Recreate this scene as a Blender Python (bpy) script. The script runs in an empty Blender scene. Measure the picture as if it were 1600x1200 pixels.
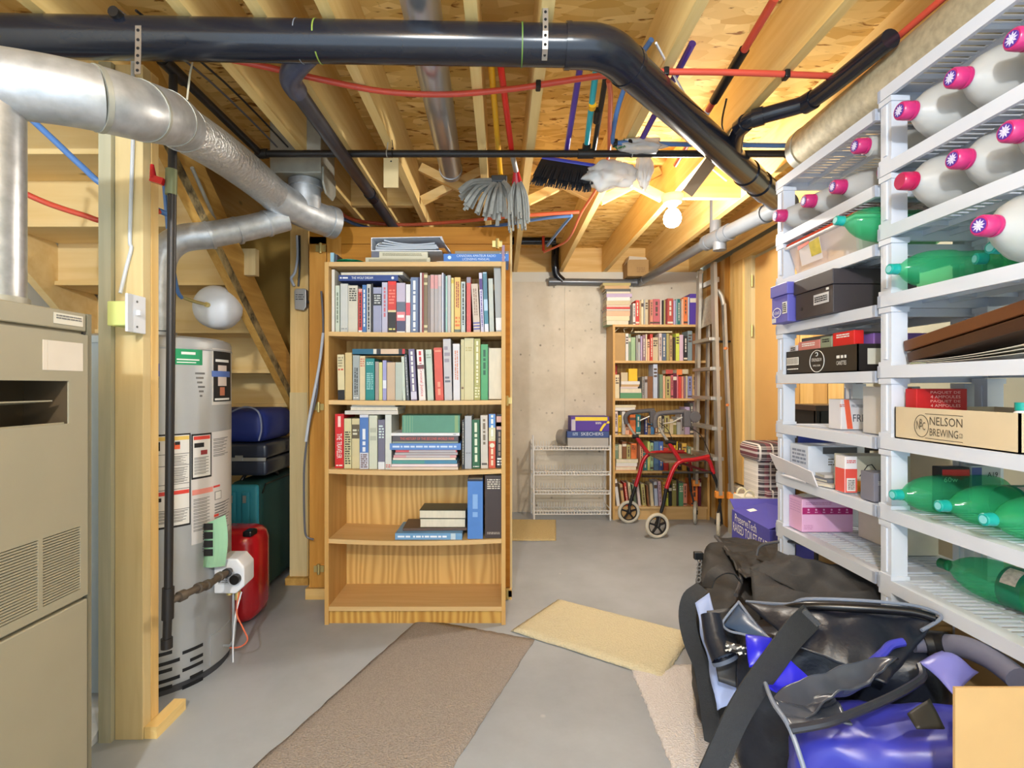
import bpy, bmesh, math, random
from mathutils import Matrix, Vector, noise, Euler

SC = bpy.context.scene
COL = SC.collection
random.seed(7)

# ------------------------------------------------------------------ camera, light, exposure
F, CX, CY, H = 800.0, 783.0, 603.0, 1.2
cam = bpy.data.cameras.new('camera'); cam.lens = 18; cam.sensor_width = 36; cam.sensor_fit = 'HORIZONTAL'
cam.shift_x = 17/1600; cam.shift_y = 3/1600; cam.clip_start = .05
camo = bpy.data.objects.new('camera', cam); COL.objects.link(camo)
camo.location = (0, 0, H); camo.rotation_euler = (math.pi/2, 0, 0)
SC.camera = camo
SC.view_settings.view_transform = 'Standard'; SC.view_settings.look = 'None'
SC.view_settings.gamma = 1; SC.view_settings.use_curve_mapping = False
SC.view_settings.exposure = 1.32
w = bpy.data.worlds.new('world'); SC.world = w; w.use_nodes = True
w.node_tree.nodes['Background'].inputs[0].default_value = (.68, .84, 1, 1)
w.node_tree.nodes['Background'].inputs[1].default_value = 1.15

def lamp(name, loc, power, col, r=.05):
    l = bpy.data.lights.new(name, 'POINT'); l.energy = power; l.color = col; l.shadow_soft_size = r
    o = bpy.data.objects.new(name, l); COL.objects.link(o); o.location = loc
    return o
lamp('bulb_light', (.98, 2.93, 2.115), 50, (1, .95, .86), .05)
lamp('middle_fill_light', (.30, .05, 2.12), 13, (.92, .97, 1), .10)  # added fill lamp out of view, brightens the joist bays overhead
lamp('rear_bulb_light', (-.35, -1.0, 2.2), 80, (.90, .96, 1), .05)

# ------------------------------------------------------------------ helpers
def P(px, py, Y): return Vector(((px-CX)*Y/F, Y, H-(py-CY)*Y/F))
def Pz(px, py, z):
    Y = (z-H)*F/(CY-py); return Vector(((px-CX)*Y/F, Y, z))
def XP(px, Y): return (px-CX)*Y/F
def ZP(py, Y): return H-(py-CY)*Y/F

def lin(c):
    c /= 255.0
    return c/12.92 if c <= .04045 else ((c+.055)/1.055)**2.4
def C(r, g, b): return (lin(r), lin(g), lin(b), 1)

def world(o):
    m = o.matrix_basis.copy()
    if o.parent: m = world(o.parent) @ o.matrix_parent_inverse @ m
    return m

class MB:
    def __init__(s): s.v = []; s.f = []; s.m = []; s.cur = 0
    def add(s, vs, fs):
        b = len(s.v); s.v += [tuple(x) for x in vs]
        for f in fs: s.f.append(tuple(b+i for i in f)); s.m.append(s.cur)
        return s
    def box(s, x0, x1, y0, y1, z0, z1):
        if x0 > x1: x0, x1 = x1, x0
        if y0 > y1: y0, y1 = y1, y0
        if z0 > z1: z0, z1 = z1, z0
        return s.hexa([(x0,y0,z0),(x1,y0,z0),(x1,y1,z0),(x0,y1,z0),(x0,y0,z1),(x1,y0,z1),(x1,y1,z1),(x0,y1,z1)])
    def hexa(s, p):
        return s.add(p, [(0,3,2,1),(4,5,6,7),(0,1,5,4),(1,2,6,5),(2,3,7,6),(3,0,4,7)])
    def obox(s, c, size, R):
        a, b, d = size[0]/2, size[1]/2, size[2]/2; c = Vector(c)
        pts = [(-a,-b,-d),(a,-b,-d),(a,b,-d),(-a,b,-d),(-a,-b,d),(a,-b,d),(a,b,d),(-a,b,d)]
        return s.hexa([c + R @ Vector(p) for p in pts])
    def beam(s, p0, p1, wd, th, up=(0,0,1)):
        p0, p1 = Vector(p0), Vector(p1); d = (p1-p0).normalized(); u = Vector(up)
        a = d.cross(u).normalized(); b = a.cross(d).normalized()
        R = Matrix((a, d, b)).transposed()
        return s.obox((p0+p1)/2, (wd, (p1-p0).length, th), R)
    def tube(s, pts, r, n=10, cap=True, closed=False):
        pts = [Vector(p) for p in pts]; N = len(pts)
        rs = r if isinstance(r, (list, tuple)) else [r]*N
        tans = []
        for i in range(N):
            if closed: t = pts[(i+1) % N]-pts[i-1]
            else: t = pts[min(i+1, N-1)]-pts[max(i-1, 0)]
            tans.append(t.normalized())
        t = tans[0]; a = t.orthogonal().normalized(); rings = []
        for i in range(N):
            t = tans[i]; a = (a - t*a.dot(t)); a = a.normalized() if a.length > 1e-6 else t.orthogonal().normalized()
            b = t.cross(a)
            k = 1.0
            if 0 < i < N-1:
                c = max(-1, min(1, (pts[i]-pts[i-1]).normalized().dot((pts[i+1]-pts[i]).normalized())))
                k = 1/max(.6, math.cos(math.acos(c)/2))
            rings.append([pts[i]+(a*math.cos(2*math.pi*j/n)+b*math.sin(2*math.pi*j/n))*rs[i] for j in range(n)])
        vs = [p for rg in rings for p in rg]; fs = []
        M = N if closed else N-1
        for i in range(M):
            for j in range(n):
                i2 = (i+1) % N
                fs.append((i*n+j, i*n+(j+1) % n, i2*n+(j+1) % n, i2*n+j))
        if cap and not closed:
            fs.append(tuple(range(n-1, -1, -1))); fs.append(tuple((N-1)*n+j for j in range(n)))
        return s.add(vs, fs)
    def cyl(s, p0, p1, r, n=16): return s.tube([p0, p1], r, n)
    def lathe(s, prof, n=24, M=None):
        M = M or Matrix(); vs = []; fs = []; K = len(prof)
        for (r, h) in prof:
            for j in range(n):
                a = 2*math.pi*j/n; vs.append(M @ Vector((max(r, 1e-5)*math.cos(a), max(r, 1e-5)*math.sin(a), h)))
        for i in range(K-1):
            for j in range(n): fs.append((i*n+j, i*n+(j+1) % n, (i+1)*n+(j+1) % n, (i+1)*n+j))
        fs.append(tuple(range(n-1, -1, -1))); fs.append(tuple((K-1)*n+j for j in range(n)))
        return s.add(vs, fs)
    def prism(s, poly, fn0, fn1):
        n = len(poly); vs = [fn0(a, b) for a, b in poly]+[fn1(a, b) for a, b in poly]
        fs = [tuple(range(n-1, -1, -1)), tuple(range(n, 2*n))]
        for i in range(n): fs.append((i, (i+1) % n, n+(i+1) % n, n+i))
        return s.add(vs, fs)
    def grid(s, fn, nu, nv):
        vs = [fn(i/nu, j/nv) for j in range(nv+1) for i in range(nu+1)]
        return s.add(vs, [(j*(nu+1)+i, j*(nu+1)+i+1, (j+1)*(nu+1)+i+1, (j+1)*(nu+1)+i) for j in range(nv) for i in range(nu)])
    def ribbon(s, pts, wds, wid, th=.003):
        pts = [Vector(p) for p in pts]; N = len(pts)
        if not isinstance(wds, list): wds = [wds]*N
        vs = []
        for i in range(N):
            t = (pts[min(i+1, N-1)]-pts[max(i-1, 0)]).normalized(); a = Vector(wds[i]); a = (a-t*a.dot(t)).normalized(); nn = t.cross(a)
            for sa, sn in ((-1,-1),(1,-1),(1,1),(-1,1)): vs.append(pts[i]+a*sa*wid/2+nn*sn*th/2)
        fs = [(3,2,1,0), tuple((N-1)*4+k for k in range(4))]
        for i in range(N-1):
            for k in range(4): fs.append((i*4+k, i*4+(k+1) % 4, (i+1)*4+(k+1) % 4, (i+1)*4+k))
        return s.add(vs, fs)
    def build(s, name, mats, parent=None, smooth=False, origin=None, local=False, bevel=0, fix=True):
        me = bpy.data.meshes.new(name)
        vs = s.v
        if origin is None and parent is None and not local:
            xs = [v[0] for v in vs]; ys = [v[1] for v in vs]; zs = [v[2] for v in vs]
            origin = ((min(xs)+max(xs))/2, (min(ys)+max(ys))/2, min(zs))
        if origin is not None: vs = [(a-origin[0], b-origin[1], c-origin[2]) for a, b, c in vs]
        me.from_pydata(vs, [], s.f)
        for mt in (mats if isinstance(mats, (list, tuple)) else [mats]): me.materials.append(mt)
        for p, k in zip(me.polygons, s.m): p.material_index = k
        if fix:
            bm = bmesh.new(); bm.from_mesh(me); bmesh.ops.recalc_face_normals(bm, faces=bm.faces); bm.to_mesh(me); bm.free()
        if smooth:
            for p in me.polygons: p.use_smooth = True
            me.set_sharp_from_angle(angle=math.radians(38))
        me.update()
        o = bpy.data.objects.new(name, me); COL.objects.link(o)
        if origin is not None: o.location = origin
        if parent is not None:
            o.parent = parent
            if not local: o.matrix_parent_inverse = world(parent).inverted()
        if bevel:
            md = o.modifiers.new('bevel', 'BEVEL'); md.width = bevel; md.segments = 2; md.limit_method = 'ANGLE'
        return o

def tag(o, label, cat, group=None):
    o['label'] = label; o['category'] = cat
    if group: o['group'] = group
    return o
def thing(name, label, cat, loc=(0, 0, 0), group=None):
    o = bpy.data.objects.new(name, None); COL.objects.link(o); o.location = loc; o.empty_display_size = .05
    return tag(o, label, cat, group)
def struct(o): o['kind'] = 'structure'; return o
def copy_tree(o, loc=None, rot=None, parent=None):
    c = o.copy(); COL.objects.link(c)
    if parent is not None: c.parent = parent
    if loc is not None: c.location = loc
    if rot is not None: c.rotation_euler = rot
    for ch in list(o.children): copy_tree(ch, parent=c)
    return c
def inst(me, name, parent, M, local=True):
    o = bpy.data.objects.new(name, me); COL.objects.link(o); o.parent = parent
    o.matrix_basis = M
    if not local: o.matrix_parent_inverse = world(parent).inverted()
    return o

def arc(c, r, a0, a1, n, u, v):
    c, u, v = Vector(c), Vector(u), Vector(v)
    return [c+(u*math.cos(a0+(a1-a0)*i/n)+v*math.sin(a0+(a1-a0)*i/n))*r for i in range(n+1)]
def smooth_path(pts, k=6):
    pts = [Vector(p) for p in pts]; out = []
    for i in range(len(pts)-1):
        p0 = pts[max(i-1, 0)]; p1 = pts[i]; p2 = pts[i+1]; p3 = pts[min(i+2, len(pts)-1)]
        for j in range(k):
            t = j/k
            out.append(.5*((2*p1)+(p2-p0)*t+(2*p0-5*p1+4*p2-p3)*t*t+(3*p1-p0-3*p2+p3)*t**3))
    out.append(pts[-1]); return out

# text: flat lettering fitted in a w x h box around centre c, reading along xa with letter tops along ya
def text(body, mt, parent, c, xa, ya, wd, ht, name='lettering', local=False, lift=.0012):
    cu = bpy.data.curves.new('t', 'FONT'); cu.body = body; cu.resolution_u = 2; cu.align_x = 'CENTER'
    to = bpy.data.objects.new('t', cu); COL.objects.link(to)
    bpy.context.view_layer.update()
    me = bpy.data.meshes.new_from_object(to.evaluated_get(bpy.context.evaluated_depsgraph_get()))
    bpy.data.objects.remove(to); bpy.data.curves.remove(cu)
    xs = [v.co.x for v in me.vertices]; ys = [v.co.y for v in me.vertices]
    x0, x1, y0, y1 = min(xs), max(xs), min(ys), max(ys)
    xa, ya = Vector(xa).normalized(), Vector(ya).normalized(); za = xa.cross(ya).normalized(); c = Vector(c)
    o0 = Vector(c)
    for v in me.vertices:
        u = (v.co.x-(x0+x1)/2)/(x1-x0)*wd; t = (v.co.y-(y0+y1)/2)/(y1-y0)*ht
        v.co = c+xa*u+ya*t+za*lift
    me.name = name; me.materials.clear(); me.materials.append(mt)
    o = bpy.data.objects.new(name, me); COL.objects.link(o); o.parent = parent
    if parent is not None and not local: o.matrix_parent_inverse = world(parent).inverted()
    return o
# printed patch: thin raised plate
def patch(mt, parent, c, xa, ya, wd, ht, name='printed_panel', local=False, lift=.0005, th=.0008):
    xa, ya = Vector(xa).normalized(), Vector(ya).normalized(); za = xa.cross(ya).normalized(); m = MB()
    m.obox(Vector(c)+za*lift, (wd, ht, th), Matrix((xa, ya, za)).transposed())
    return m.build(name, mt, parent, local=local)
def bars(mt, parent, c, xa, ya, wd, ht, rows=3, seed=0, name='small_print', local=False, lift=.0012, fill=.55):
    rnd = random.Random(seed); xa, ya = Vector(xa).normalized(), Vector(ya).normalized(); za = xa.cross(ya).normalized()
    R = Matrix((xa, ya, za)).transposed(); m = MB(); rh = ht/rows
    for r in range(rows):
        x = -wd/2
        y = ht/2-rh*(r+.5)
        while x < wd/2*.98:
            l = min(wd/2-x, rh*rnd.uniform(.5, 2.2))
            if l < rh*.12: break
            m.obox(Vector(c)+xa*(x+l/2)+ya*y+za*lift, (l, rh*fill, .0006), R); x += l+rh*.35
    return m.build(name, mt, parent, local=local)

# ------------------------------------------------------------------ materials
_mc = {}
def M(name, col, rough=.55, metal=0, var=.06, scale=8, bump=0, stretch=(1, 1, 1), bscale=None, spec=.5, coat=0):
    k = (name, tuple(col), rough, metal, var, scale, bump)
    if k in _mc: return _mc[k]
    mt = bpy.data.materials.new(name); mt.use_nodes = True; nt = mt.node_tree; b = nt.nodes['Principled BSDF']
    b.inputs['Roughness'].default_value = rough; b.inputs['Metallic'].default_value = metal
    b.inputs['Specular IOR Level'].default_value = spec; b.inputs['Coat Weight'].default_value = coat
    tc = nt.nodes.new('ShaderNodeTexCoord'); mp = nt.nodes.new('ShaderNodeMapping'); mp.inputs['Scale'].default_value = stretch
    nz = nt.nodes.new('ShaderNodeTexNoise'); nz.inputs['Scale'].default_value = scale; nz.inputs['Detail'].default_value = 4
    mx = nt.nodes.new('ShaderNodeMix'); mx.data_type = 'RGBA'
    nt.links.new(tc.outputs['Object'], mp.inputs[0]); nt.links.new(mp.outputs[0], nz.inputs['Vector'])
    mx.inputs[6].default_value = tuple(max(0, c*(1-var*2)) for c in col[:3])+(1,)
    mx.inputs[7].default_value = tuple(min(1, c*(1+var*2)) for c in col[:3])+(1,)
    nt.links.new(nz.outputs['Fac'], mx.inputs[0]); nt.links.new(mx.outputs[2], b.inputs['Base Color'])
    if bump:
        src = nz
        if bscale:
            src = nt.nodes.new('ShaderNodeTexNoise'); src.inputs['Scale'].default_value = bscale; src.inputs['Detail'].default_value = 3
            nt.links.new(mp.outputs[0], src.inputs['Vector'])
        bp = nt.nodes.new('ShaderNodeBump'); bp.inputs['Strength'].default_value = bump; bp.inputs['Distance'].default_value = .01
        nt.links.new(src.outputs['Fac'], bp.inputs['Height']); nt.links.new(bp.outputs[0], b.inputs['Normal'])
    _mc[k] = mt; return mt

def wood(name, c1, c2, axis='Z', rough=.6, knots=True, fine=34):
    mt = bpy.data.materials.new(name); mt.use_nodes = True; nt = mt.node_tree; b = nt.nodes['Principled BSDF']
    b.inputs['Roughness'].default_value = rough; b.inputs['Specular IOR Level'].default_value = .3
    tc = nt.nodes.new('ShaderNodeTexCoord'); mp = nt.nodes.new('ShaderNodeMapping')
    s = {'X': (.07, 1, 1), 'Y': (1, .07, 1), 'Z': (1, 1, .07)}[axis]; mp.inputs['Scale'].default_value = s
    n1 = nt.nodes.new('ShaderNodeTexNoise'); n1.inputs['Scale'].default_value = fine; n1.inputs['Detail'].default_value = 5; n1.inputs['Distortion'].default_value = .6
    n2 = nt.nodes.new('ShaderNodeTexNoise'); n2.inputs['Scale'].default_value = 5; n2.inputs['Detail'].default_value = 2
    nt.links.new(tc.outputs['Object'], mp.inputs[0]); nt.links.new(mp.outputs[0], n1.inputs['Vector']); nt.links.new(mp.outputs[0], n2.inputs['Vector'])
    ad = nt.nodes.new('ShaderNodeMath'); ad.operation = 'ADD'; nt.links.new(n1.outputs['Fac'], ad.inputs[0]); nt.links.new(n2.outputs['Fac'], ad.inputs[1])
    rp = nt.nodes.new('ShaderNodeMapRange'); rp.inputs[1].default_value = .75; rp.inputs[2].default_value = 1.25
    nt.links.new(ad.outputs[0], rp.inputs[0])
    mx = nt.nodes.new('ShaderNodeMix'); mx.data_type = 'RGBA'; mx.inputs[6].default_value = c1; mx.inputs[7].default_value = c2
    nt.links.new(rp.outputs[0], mx.inputs[0]); last = mx.outputs[2]
    if knots:
        vo = nt.nodes.new('ShaderNodeTexVoronoi'); vo.inputs['Scale'].default_value = 3.2
        mp2 = nt.nodes.new('ShaderNodeMapping'); s2 = {'X': (.5, 1, 1), 'Y': (1, .5, 1), 'Z': (1, 1, .5)}[axis]; mp2.inputs['Scale'].default_value = s2
        nt.links.new(tc.outputs['Object'], mp2.inputs[0]); nt.links.new(mp2.outputs[0], vo.inputs['Vector'])
        r2 = nt.nodes.new('ShaderNodeMapRange'); r2.inputs[1].default_value = .025; r2.inputs[2].default_value = .06; r2.inputs[3].default_value = .8; r2.inputs[4].default_value = 0
        nt.links.new(vo.outputs['Distance'], r2.inputs[0])
        m2 = nt.nodes.new('ShaderNodeMix'); m2.data_type = 'RGBA'; m2.inputs[7].default_value = tuple(x*.35 for x in c1[:3])+(1,)
        nt.links.new(r2.outputs[0], m2.inputs[0]); nt.links.new(last, m2.inputs[6]); last = m2.outputs[2]
    nt.links.new(last, b.inputs['Base Color']); return mt

def oak_panel(name, c1, c2):
    mt = bpy.data.materials.new(name); mt.use_nodes = True; nt = mt.node_tree; b = nt.nodes['Principled BSDF']; b.inputs['Roughness'].default_value = .5
    tc = nt.nodes.new('ShaderNodeTexCoord'); mp = nt.nodes.new('ShaderNodeMapping'); mp.inputs['Scale'].default_value = (1, 1, .16)
    nt.links.new(tc.outputs['Object'], mp.inputs[0])
    wv = nt.nodes.new('ShaderNodeTexWave'); wv.bands_direction = 'X'; wv.inputs['Scale'].default_value = 9; wv.inputs['Distortion'].default_value = 16
    wv.inputs['Detail'].default_value = 2; wv.inputs['Detail Scale'].default_value = .7
    nt.links.new(mp.outputs[0], wv.inputs['Vector'])
    mx = nt.nodes.new('ShaderNodeMix'); mx.data_type = 'RGBA'; mx.inputs[6].default_value = c1; mx.inputs[7].default_value = c2
    nt.links.new(wv.outputs['Fac'], mx.inputs[0]); nt.links.new(mx.outputs[2], b.inputs['Base Color']); return mt

def osb(name):
    mt = bpy.data.materials.new(name); mt.use_nodes = True; nt = mt.node_tree; b = nt.nodes['Principled BSDF']; b.inputs['Roughness'].default_value = .7
    b.inputs['Specular IOR Level'].default_value = .2
    tc = nt.nodes.new('ShaderNodeTexCoord'); mp = nt.nodes.new('ShaderNodeMapping'); mp.inputs['Scale'].default_value = (7, 20, 1)
    nt.links.new(tc.outputs['Object'], mp.inputs[0])
    vo = nt.nodes.new('ShaderNodeTexVoronoi'); vo.inputs['Scale'].default_value = 1.4
    nz = nt.nodes.new('ShaderNodeTexNoise'); nz.inputs['Scale'].default_value = 1.2; nz.inputs['Detail'].default_value = 5; nz.inputs['Distortion'].default_value = 1.2
    nt.links.new(mp.outputs[0], vo.inputs['Vector']); nt.links.new(mp.outputs[0], nz.inputs['Vector'])
    sp = nt.nodes.new('ShaderNodeSeparateColor'); nt.links.new(vo.outputs['Color'], sp.inputs[0])
    mx = nt.nodes.new('ShaderNodeMix'); mx.data_type = 'RGBA'; mx.inputs[6].default_value = C(206, 162, 84); mx.inputs[7].default_value = C(238, 204, 132)
    nt.links.new(sp.outputs[0], mx.inputs[0])
    r2 = nt.nodes.new('ShaderNodeMapRange'); r2.inputs[1].default_value = .60; r2.inputs[2].default_value = .66
    nt.links.new(nz.outputs['Fac'], r2.inputs[0])
    m2 = nt.nodes.new('ShaderNodeMix'); m2.data_type = 'RGBA'; m2.inputs[7].default_value = C(140, 92, 34)
    nt.links.new(r2.outputs[0], m2.inputs[0]); nt.links.new(mx.outputs[2], m2.inputs[6]); nt.links.new(m2.outputs[2], b.inputs['Base Color'])
    return mt

def pitted(name, base, dark, rough=.8, pit=C(90, 80, 66), big=1.3, fine=9, pscale=7, pth=.055, bump=.25):
    mt = bpy.data.materials.new(name); mt.use_nodes = True; nt = mt.node_tree; b = nt.nodes['Principled BSDF']; b.inputs['Roughness'].default_value = rough
    b.inputs['Specular IOR Level'].default_value = .35
    tc = nt.nodes.new('ShaderNodeTexCoord')
    n1 = nt.nodes.new('ShaderNodeTexNoise'); n1.inputs['Scale'].default_value = big; n1.inputs['Detail'].default_value = 7; n1.inputs['Roughness'].default_value = .62
    n2 = nt.nodes.new('ShaderNodeTexNoise'); n2.inputs['Scale'].default_value = fine; n2.inputs['Detail'].default_value = 4
    vo = nt.nodes.new('ShaderNodeTexVoronoi'); vo.inputs['Scale'].default_value = pscale
    for n in (n1, n2, vo): nt.links.new(tc.outputs['Object'], n.inputs['Vector'])
    r1 = nt.nodes.new('ShaderNodeMapRange'); r1.inputs[1].default_value = .38; r1.inputs[2].default_value = .66; nt.links.new(n1.outputs['Fac'], r1.inputs[0])
    mx = nt.nodes.new('ShaderNodeMix'); mx.data_type = 'RGBA'; mx.inputs[6].default_value = base; mx.inputs[7].default_value = dark; nt.links.new(r1.outputs[0], mx.inputs[0])
    r2 = nt.nodes.new('ShaderNodeMapRange'); r2.inputs[1].default_value = pth; r2.inputs[2].default_value = pth*1.8; r2.inputs[3].default_value = .75; r2.inputs[4].default_value = 0
    nt.links.new(vo.outputs['Distance'], r2.inputs[0])
    ml = nt.nodes.new('ShaderNodeMath'); ml.operation = 'MULTIPLY'; r3 = nt.nodes.new('ShaderNodeMapRange'); r3.inputs[1].default_value = .45; r3.inputs[2].default_value = .6
    nt.links.new(n2.outputs['Fac'], r3.inputs[0]); nt.links.new(r2.outputs[0], ml.inputs[0]); nt.links.new(r3.outputs[0], ml.inputs[1])
    m2 = nt.nodes.new('ShaderNodeMix'); m2.data_type = 'RGBA'; m2.inputs[7].default_value = pit
    nt.links.new(ml.outputs[0], m2.inputs[0]); nt.links.new(mx.outputs[2], m2.inputs[6]); nt.links.new(m2.outputs[2], b.inputs['Base Color'])
    bp = nt.nodes.new('ShaderNodeBump'); bp.inputs['Strength'].default_value = bump; bp.inputs['Distance'].default_value = .004
    nt.links.new(n2.outputs['Fac'], bp.inputs['Height']); nt.links.new(bp.outputs[0], b.inputs['Normal'])
    return mt

def pet(name, col, thru, fac=.5, rough=.08):
    mt = bpy.data.materials.new(name); mt.use_nodes = True; nt = mt.node_tree; b = nt.nodes['Principled BSDF']
    b.inputs['Base Color'].default_value = col; b.inputs['Roughness'].default_value = rough
    nz = nt.nodes.new('ShaderNodeTexNoise'); nz.inputs['Scale'].default_value = 14; tc = nt.nodes.new('ShaderNodeTexCoord'); nt.links.new(tc.outputs['Object'], nz.inputs['Vector'])
    bp = nt.nodes.new('ShaderNodeBump'); bp.inputs['Strength'].default_value = .25; bp.inputs['Distance'].default_value = .01
    nt.links.new(nz.outputs['Fac'], bp.inputs['Height']); nt.links.new(bp.outputs[0], b.inputs['Normal'])
    tr = nt.nodes.new('ShaderNodeBsdfTransparent'); tr.inputs[0].default_value = thru
    ms = nt.nodes.new('ShaderNodeMixShader'); ms.inputs[0].default_value = fac
    nt.links.new(tr.outputs[0], ms.inputs[1]); nt.links.new(b.outputs[0], ms.inputs[2])
    nt.links.new(ms.outputs[0], nt.nodes['Material Output'].inputs['Surface']); return mt

def plaid(name):
    mt = bpy.data.materials.new(name); mt.use_nodes = True; nt = mt.node_tree; b = nt.nodes['Principled BSDF']; b.inputs['Roughness'].default_value = .85
    tc = nt.nodes.new('ShaderNodeTexCoord'); last = None
    def stripe(dirn, sc, ph, lo, hi):
        wv = nt.nodes.new('ShaderNodeTexWave'); wv.bands_direction = dirn; wv.wave_profile = 'SAW'; wv.inputs['Scale'].default_value = sc; wv.inputs['Phase Offset'].default_value = ph
        nt.links.new(tc.outputs['Object'], wv.inputs['Vector'])
        g = nt.nodes.new('ShaderNodeMath'); g.operation = 'COMPARE'; g.inputs[1].default_value = (lo+hi)/2; g.inputs[2].default_value = (hi-lo)/2
        nt.links.new(wv.outputs['Fac'], g.inputs[0]); return g.outputs[0]
    cur = None; base = C(70, 62, 66)
    for dirn, sc, ph, lo, hi, col in (('X', 4.2, 0, 0, .35, C(120, 62, 72)), ('DIAGONAL', 1.8, 1, 0, .0, C(90, 60, 60)), ('Z', 4.5, 0, .1, .3, C(205, 200, 196)), ('X', 4.2, 0, .45, .58, C(225, 220, 214)), ('Z', 4.5, 0, .55, .62, C(222, 216, 210)), ('Z', 4.5, 0, .72, .78, C(222, 216, 210))):
        m = nt.nodes.new('ShaderNodeMix'); m.data_type = 'RGBA'; m.inputs[7].default_value = col
        f = stripe(dirn, sc, ph, lo, hi); h = nt.nodes.new('ShaderNodeMath'); h.operation = 'MULTIPLY'; h.inputs[1].default_value = .75
        nt.links.new(f, h.inputs[0]); nt.links.new(h.outputs[0], m.inputs[0])
        if cur is None: m.inputs[6].default_value = base
        else: nt.links.new(cur, m.inputs[6])
        cur = m.outputs[2]
    nt.links.new(cur, b.inputs['Base Color']); return mt

def emit(name, col, s):
    mt = bpy.data.materials.new(name); mt.use_nodes = True; b = mt.node_tree.nodes['Principled BSDF']
    b.inputs['Base Color'].default_value = (1, 1, 1, 1); b.inputs['Emission Color'].default_value = col; b.inputs['Emission Strength'].default_value = s; return mt

PC1, PC2 = C(222, 178, 104), C(240, 206, 142)
pineY = wood('pine_along', C(226, 188, 116), C(242, 212, 146), 'Y'); pineX = wood('pine_across', PC1, PC2, 'X'); pineZ = wood('pine_upright', PC1, PC2, 'Z')
stairw = wood('stair_plywood', C(232, 196, 130), C(244, 214, 156), 'X', fine=20)
greystud = wood('grey_stud', C(176, 172, 146), C(196, 190, 164), 'Z')
palestud = wood('pale_stud', C(214, 190, 138), C(226, 204, 154), 'Z')
oldwood = wood('aged_timber', C(186, 138, 66), C(216, 170, 92), 'Y')
mould = pitted('mould_stained', C(176, 152, 104), C(60, 50, 36), big=14, pscale=30, pth=.2)
closetw = wood('closet_pine', C(190, 128, 48), C(214, 156, 72), 'Z'); closetX = wood('closet_pine_across', C(176, 112, 24), C(200, 136, 44), 'X')
oakZ = wood('oak_side', C(196, 150, 84), C(214, 172, 108), 'Z', rough=.5, knots=False); oakX = wood('oak_shelf', C(206, 166, 108), C(218, 182, 128), 'X', rough=.5, knots=False)
oakback = oak_panel('oak_back', C(222, 180, 106), C(198, 150, 78)); oakdark = oak_panel('oak_kick', C(214, 168, 84), C(184, 130, 52))
OSB = osb('osb_subfloor')
conc = pitted('concrete_wall', C(228, 218, 200), C(204, 193, 172), pit=C(112, 102, 86), big=2.2, pscale=13, pth=.09, bump=.5); floor_m = pitted('painted_concrete_floor', C(170, 176, 184), C(152, 157, 164), rough=.36, pit=C(200, 200, 198), big=1.6, fine=3, pscale=5, pth=.035, bump=.04)
wallpaint = M('painted_wall', C(196, 196, 176), .8, var=.04); white_wall = M('whitewashed_wall', C(226, 222, 210), .8, var=.03)
blk = M('black_abs', C(26, 29, 38), .2, var=.15, scale=6); blkiron = M('black_iron', C(48, 44, 42), .42, .4, .12)
galv_s = M('galvanised_smooth', C(196, 200, 206), .28, .8, .06, 6)
galv = M('galvanised', C(186, 188, 190), .42, .65, .2, 26, bump=.10); galv_d = M('galvanised_dull', C(166, 164, 152), .5, .5, .14, 14); foil = M('foil_flex', C(206, 206, 204), .32, .7, .1, 70, bump=1.0)
greypipe = M('grey_drain_pipe', C(112, 116, 122), .3, .35, .1)
redpex = M('red_tubing', C(206, 78, 58), .35); bluepex = M('blue_tubing', C(86, 128, 190), .35); orangepex = M('orange_tubing', C(224, 110, 76), .35)
white = M('white_plastic', C(228, 230, 236), .4, var=.02); cream = M('cream_plastic', C(214, 206, 172), .5, var=.03)
shelfw = M('white_shelf_plastic', C(206, 212, 224), .42, var=.02)
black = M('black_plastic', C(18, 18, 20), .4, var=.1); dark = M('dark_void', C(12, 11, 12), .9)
almond = M('almond_steel', C(150, 142, 120), .45, var=.03); almond_d = M('almond_flange', C(120, 114, 94), .6)
steelgrey = M('tank_grey', C(172, 174, 176), .38, .25, .04); sheet = M('cool_lit_sheet', C(196, 212, 228), .4, .2, .03)  # bluish tone of the duct sheet is cool light put into its colour
alu = M('aluminium', C(188, 186, 180), .42, .7, .08); brass = M('brass', C(206, 186, 120), .4, .6)
paper = M('paper', C(226, 220, 206), .8, var=.04, scale=30); pages = M('page_block', C(222, 212, 190), .85, var=.07, scale=60, stretch=(1, 1, .2))
ink = M('black_print', C(30, 28, 28), .7); wink = M('white_print', C(236, 234, 228), .7); gink = M('grey_print', C(120, 118, 116), .7)
kraft = M('cardboard', C(182, 148, 98), .8, var=.05, scale=12); kraft_l = M('pale_cardboard', C(206, 188, 156), .8, var=.05)
redp = M('red_gloss', C(196, 26, 36), .25, coat=.4); orangep = M('orange_plastic', C(240, 150, 60), .5)
def flat(r, g, b, rough=.5): return M('colour_%d_%d_%d' % (r, g, b), C(r, g, b), rough, var=.05, scale=20)
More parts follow.
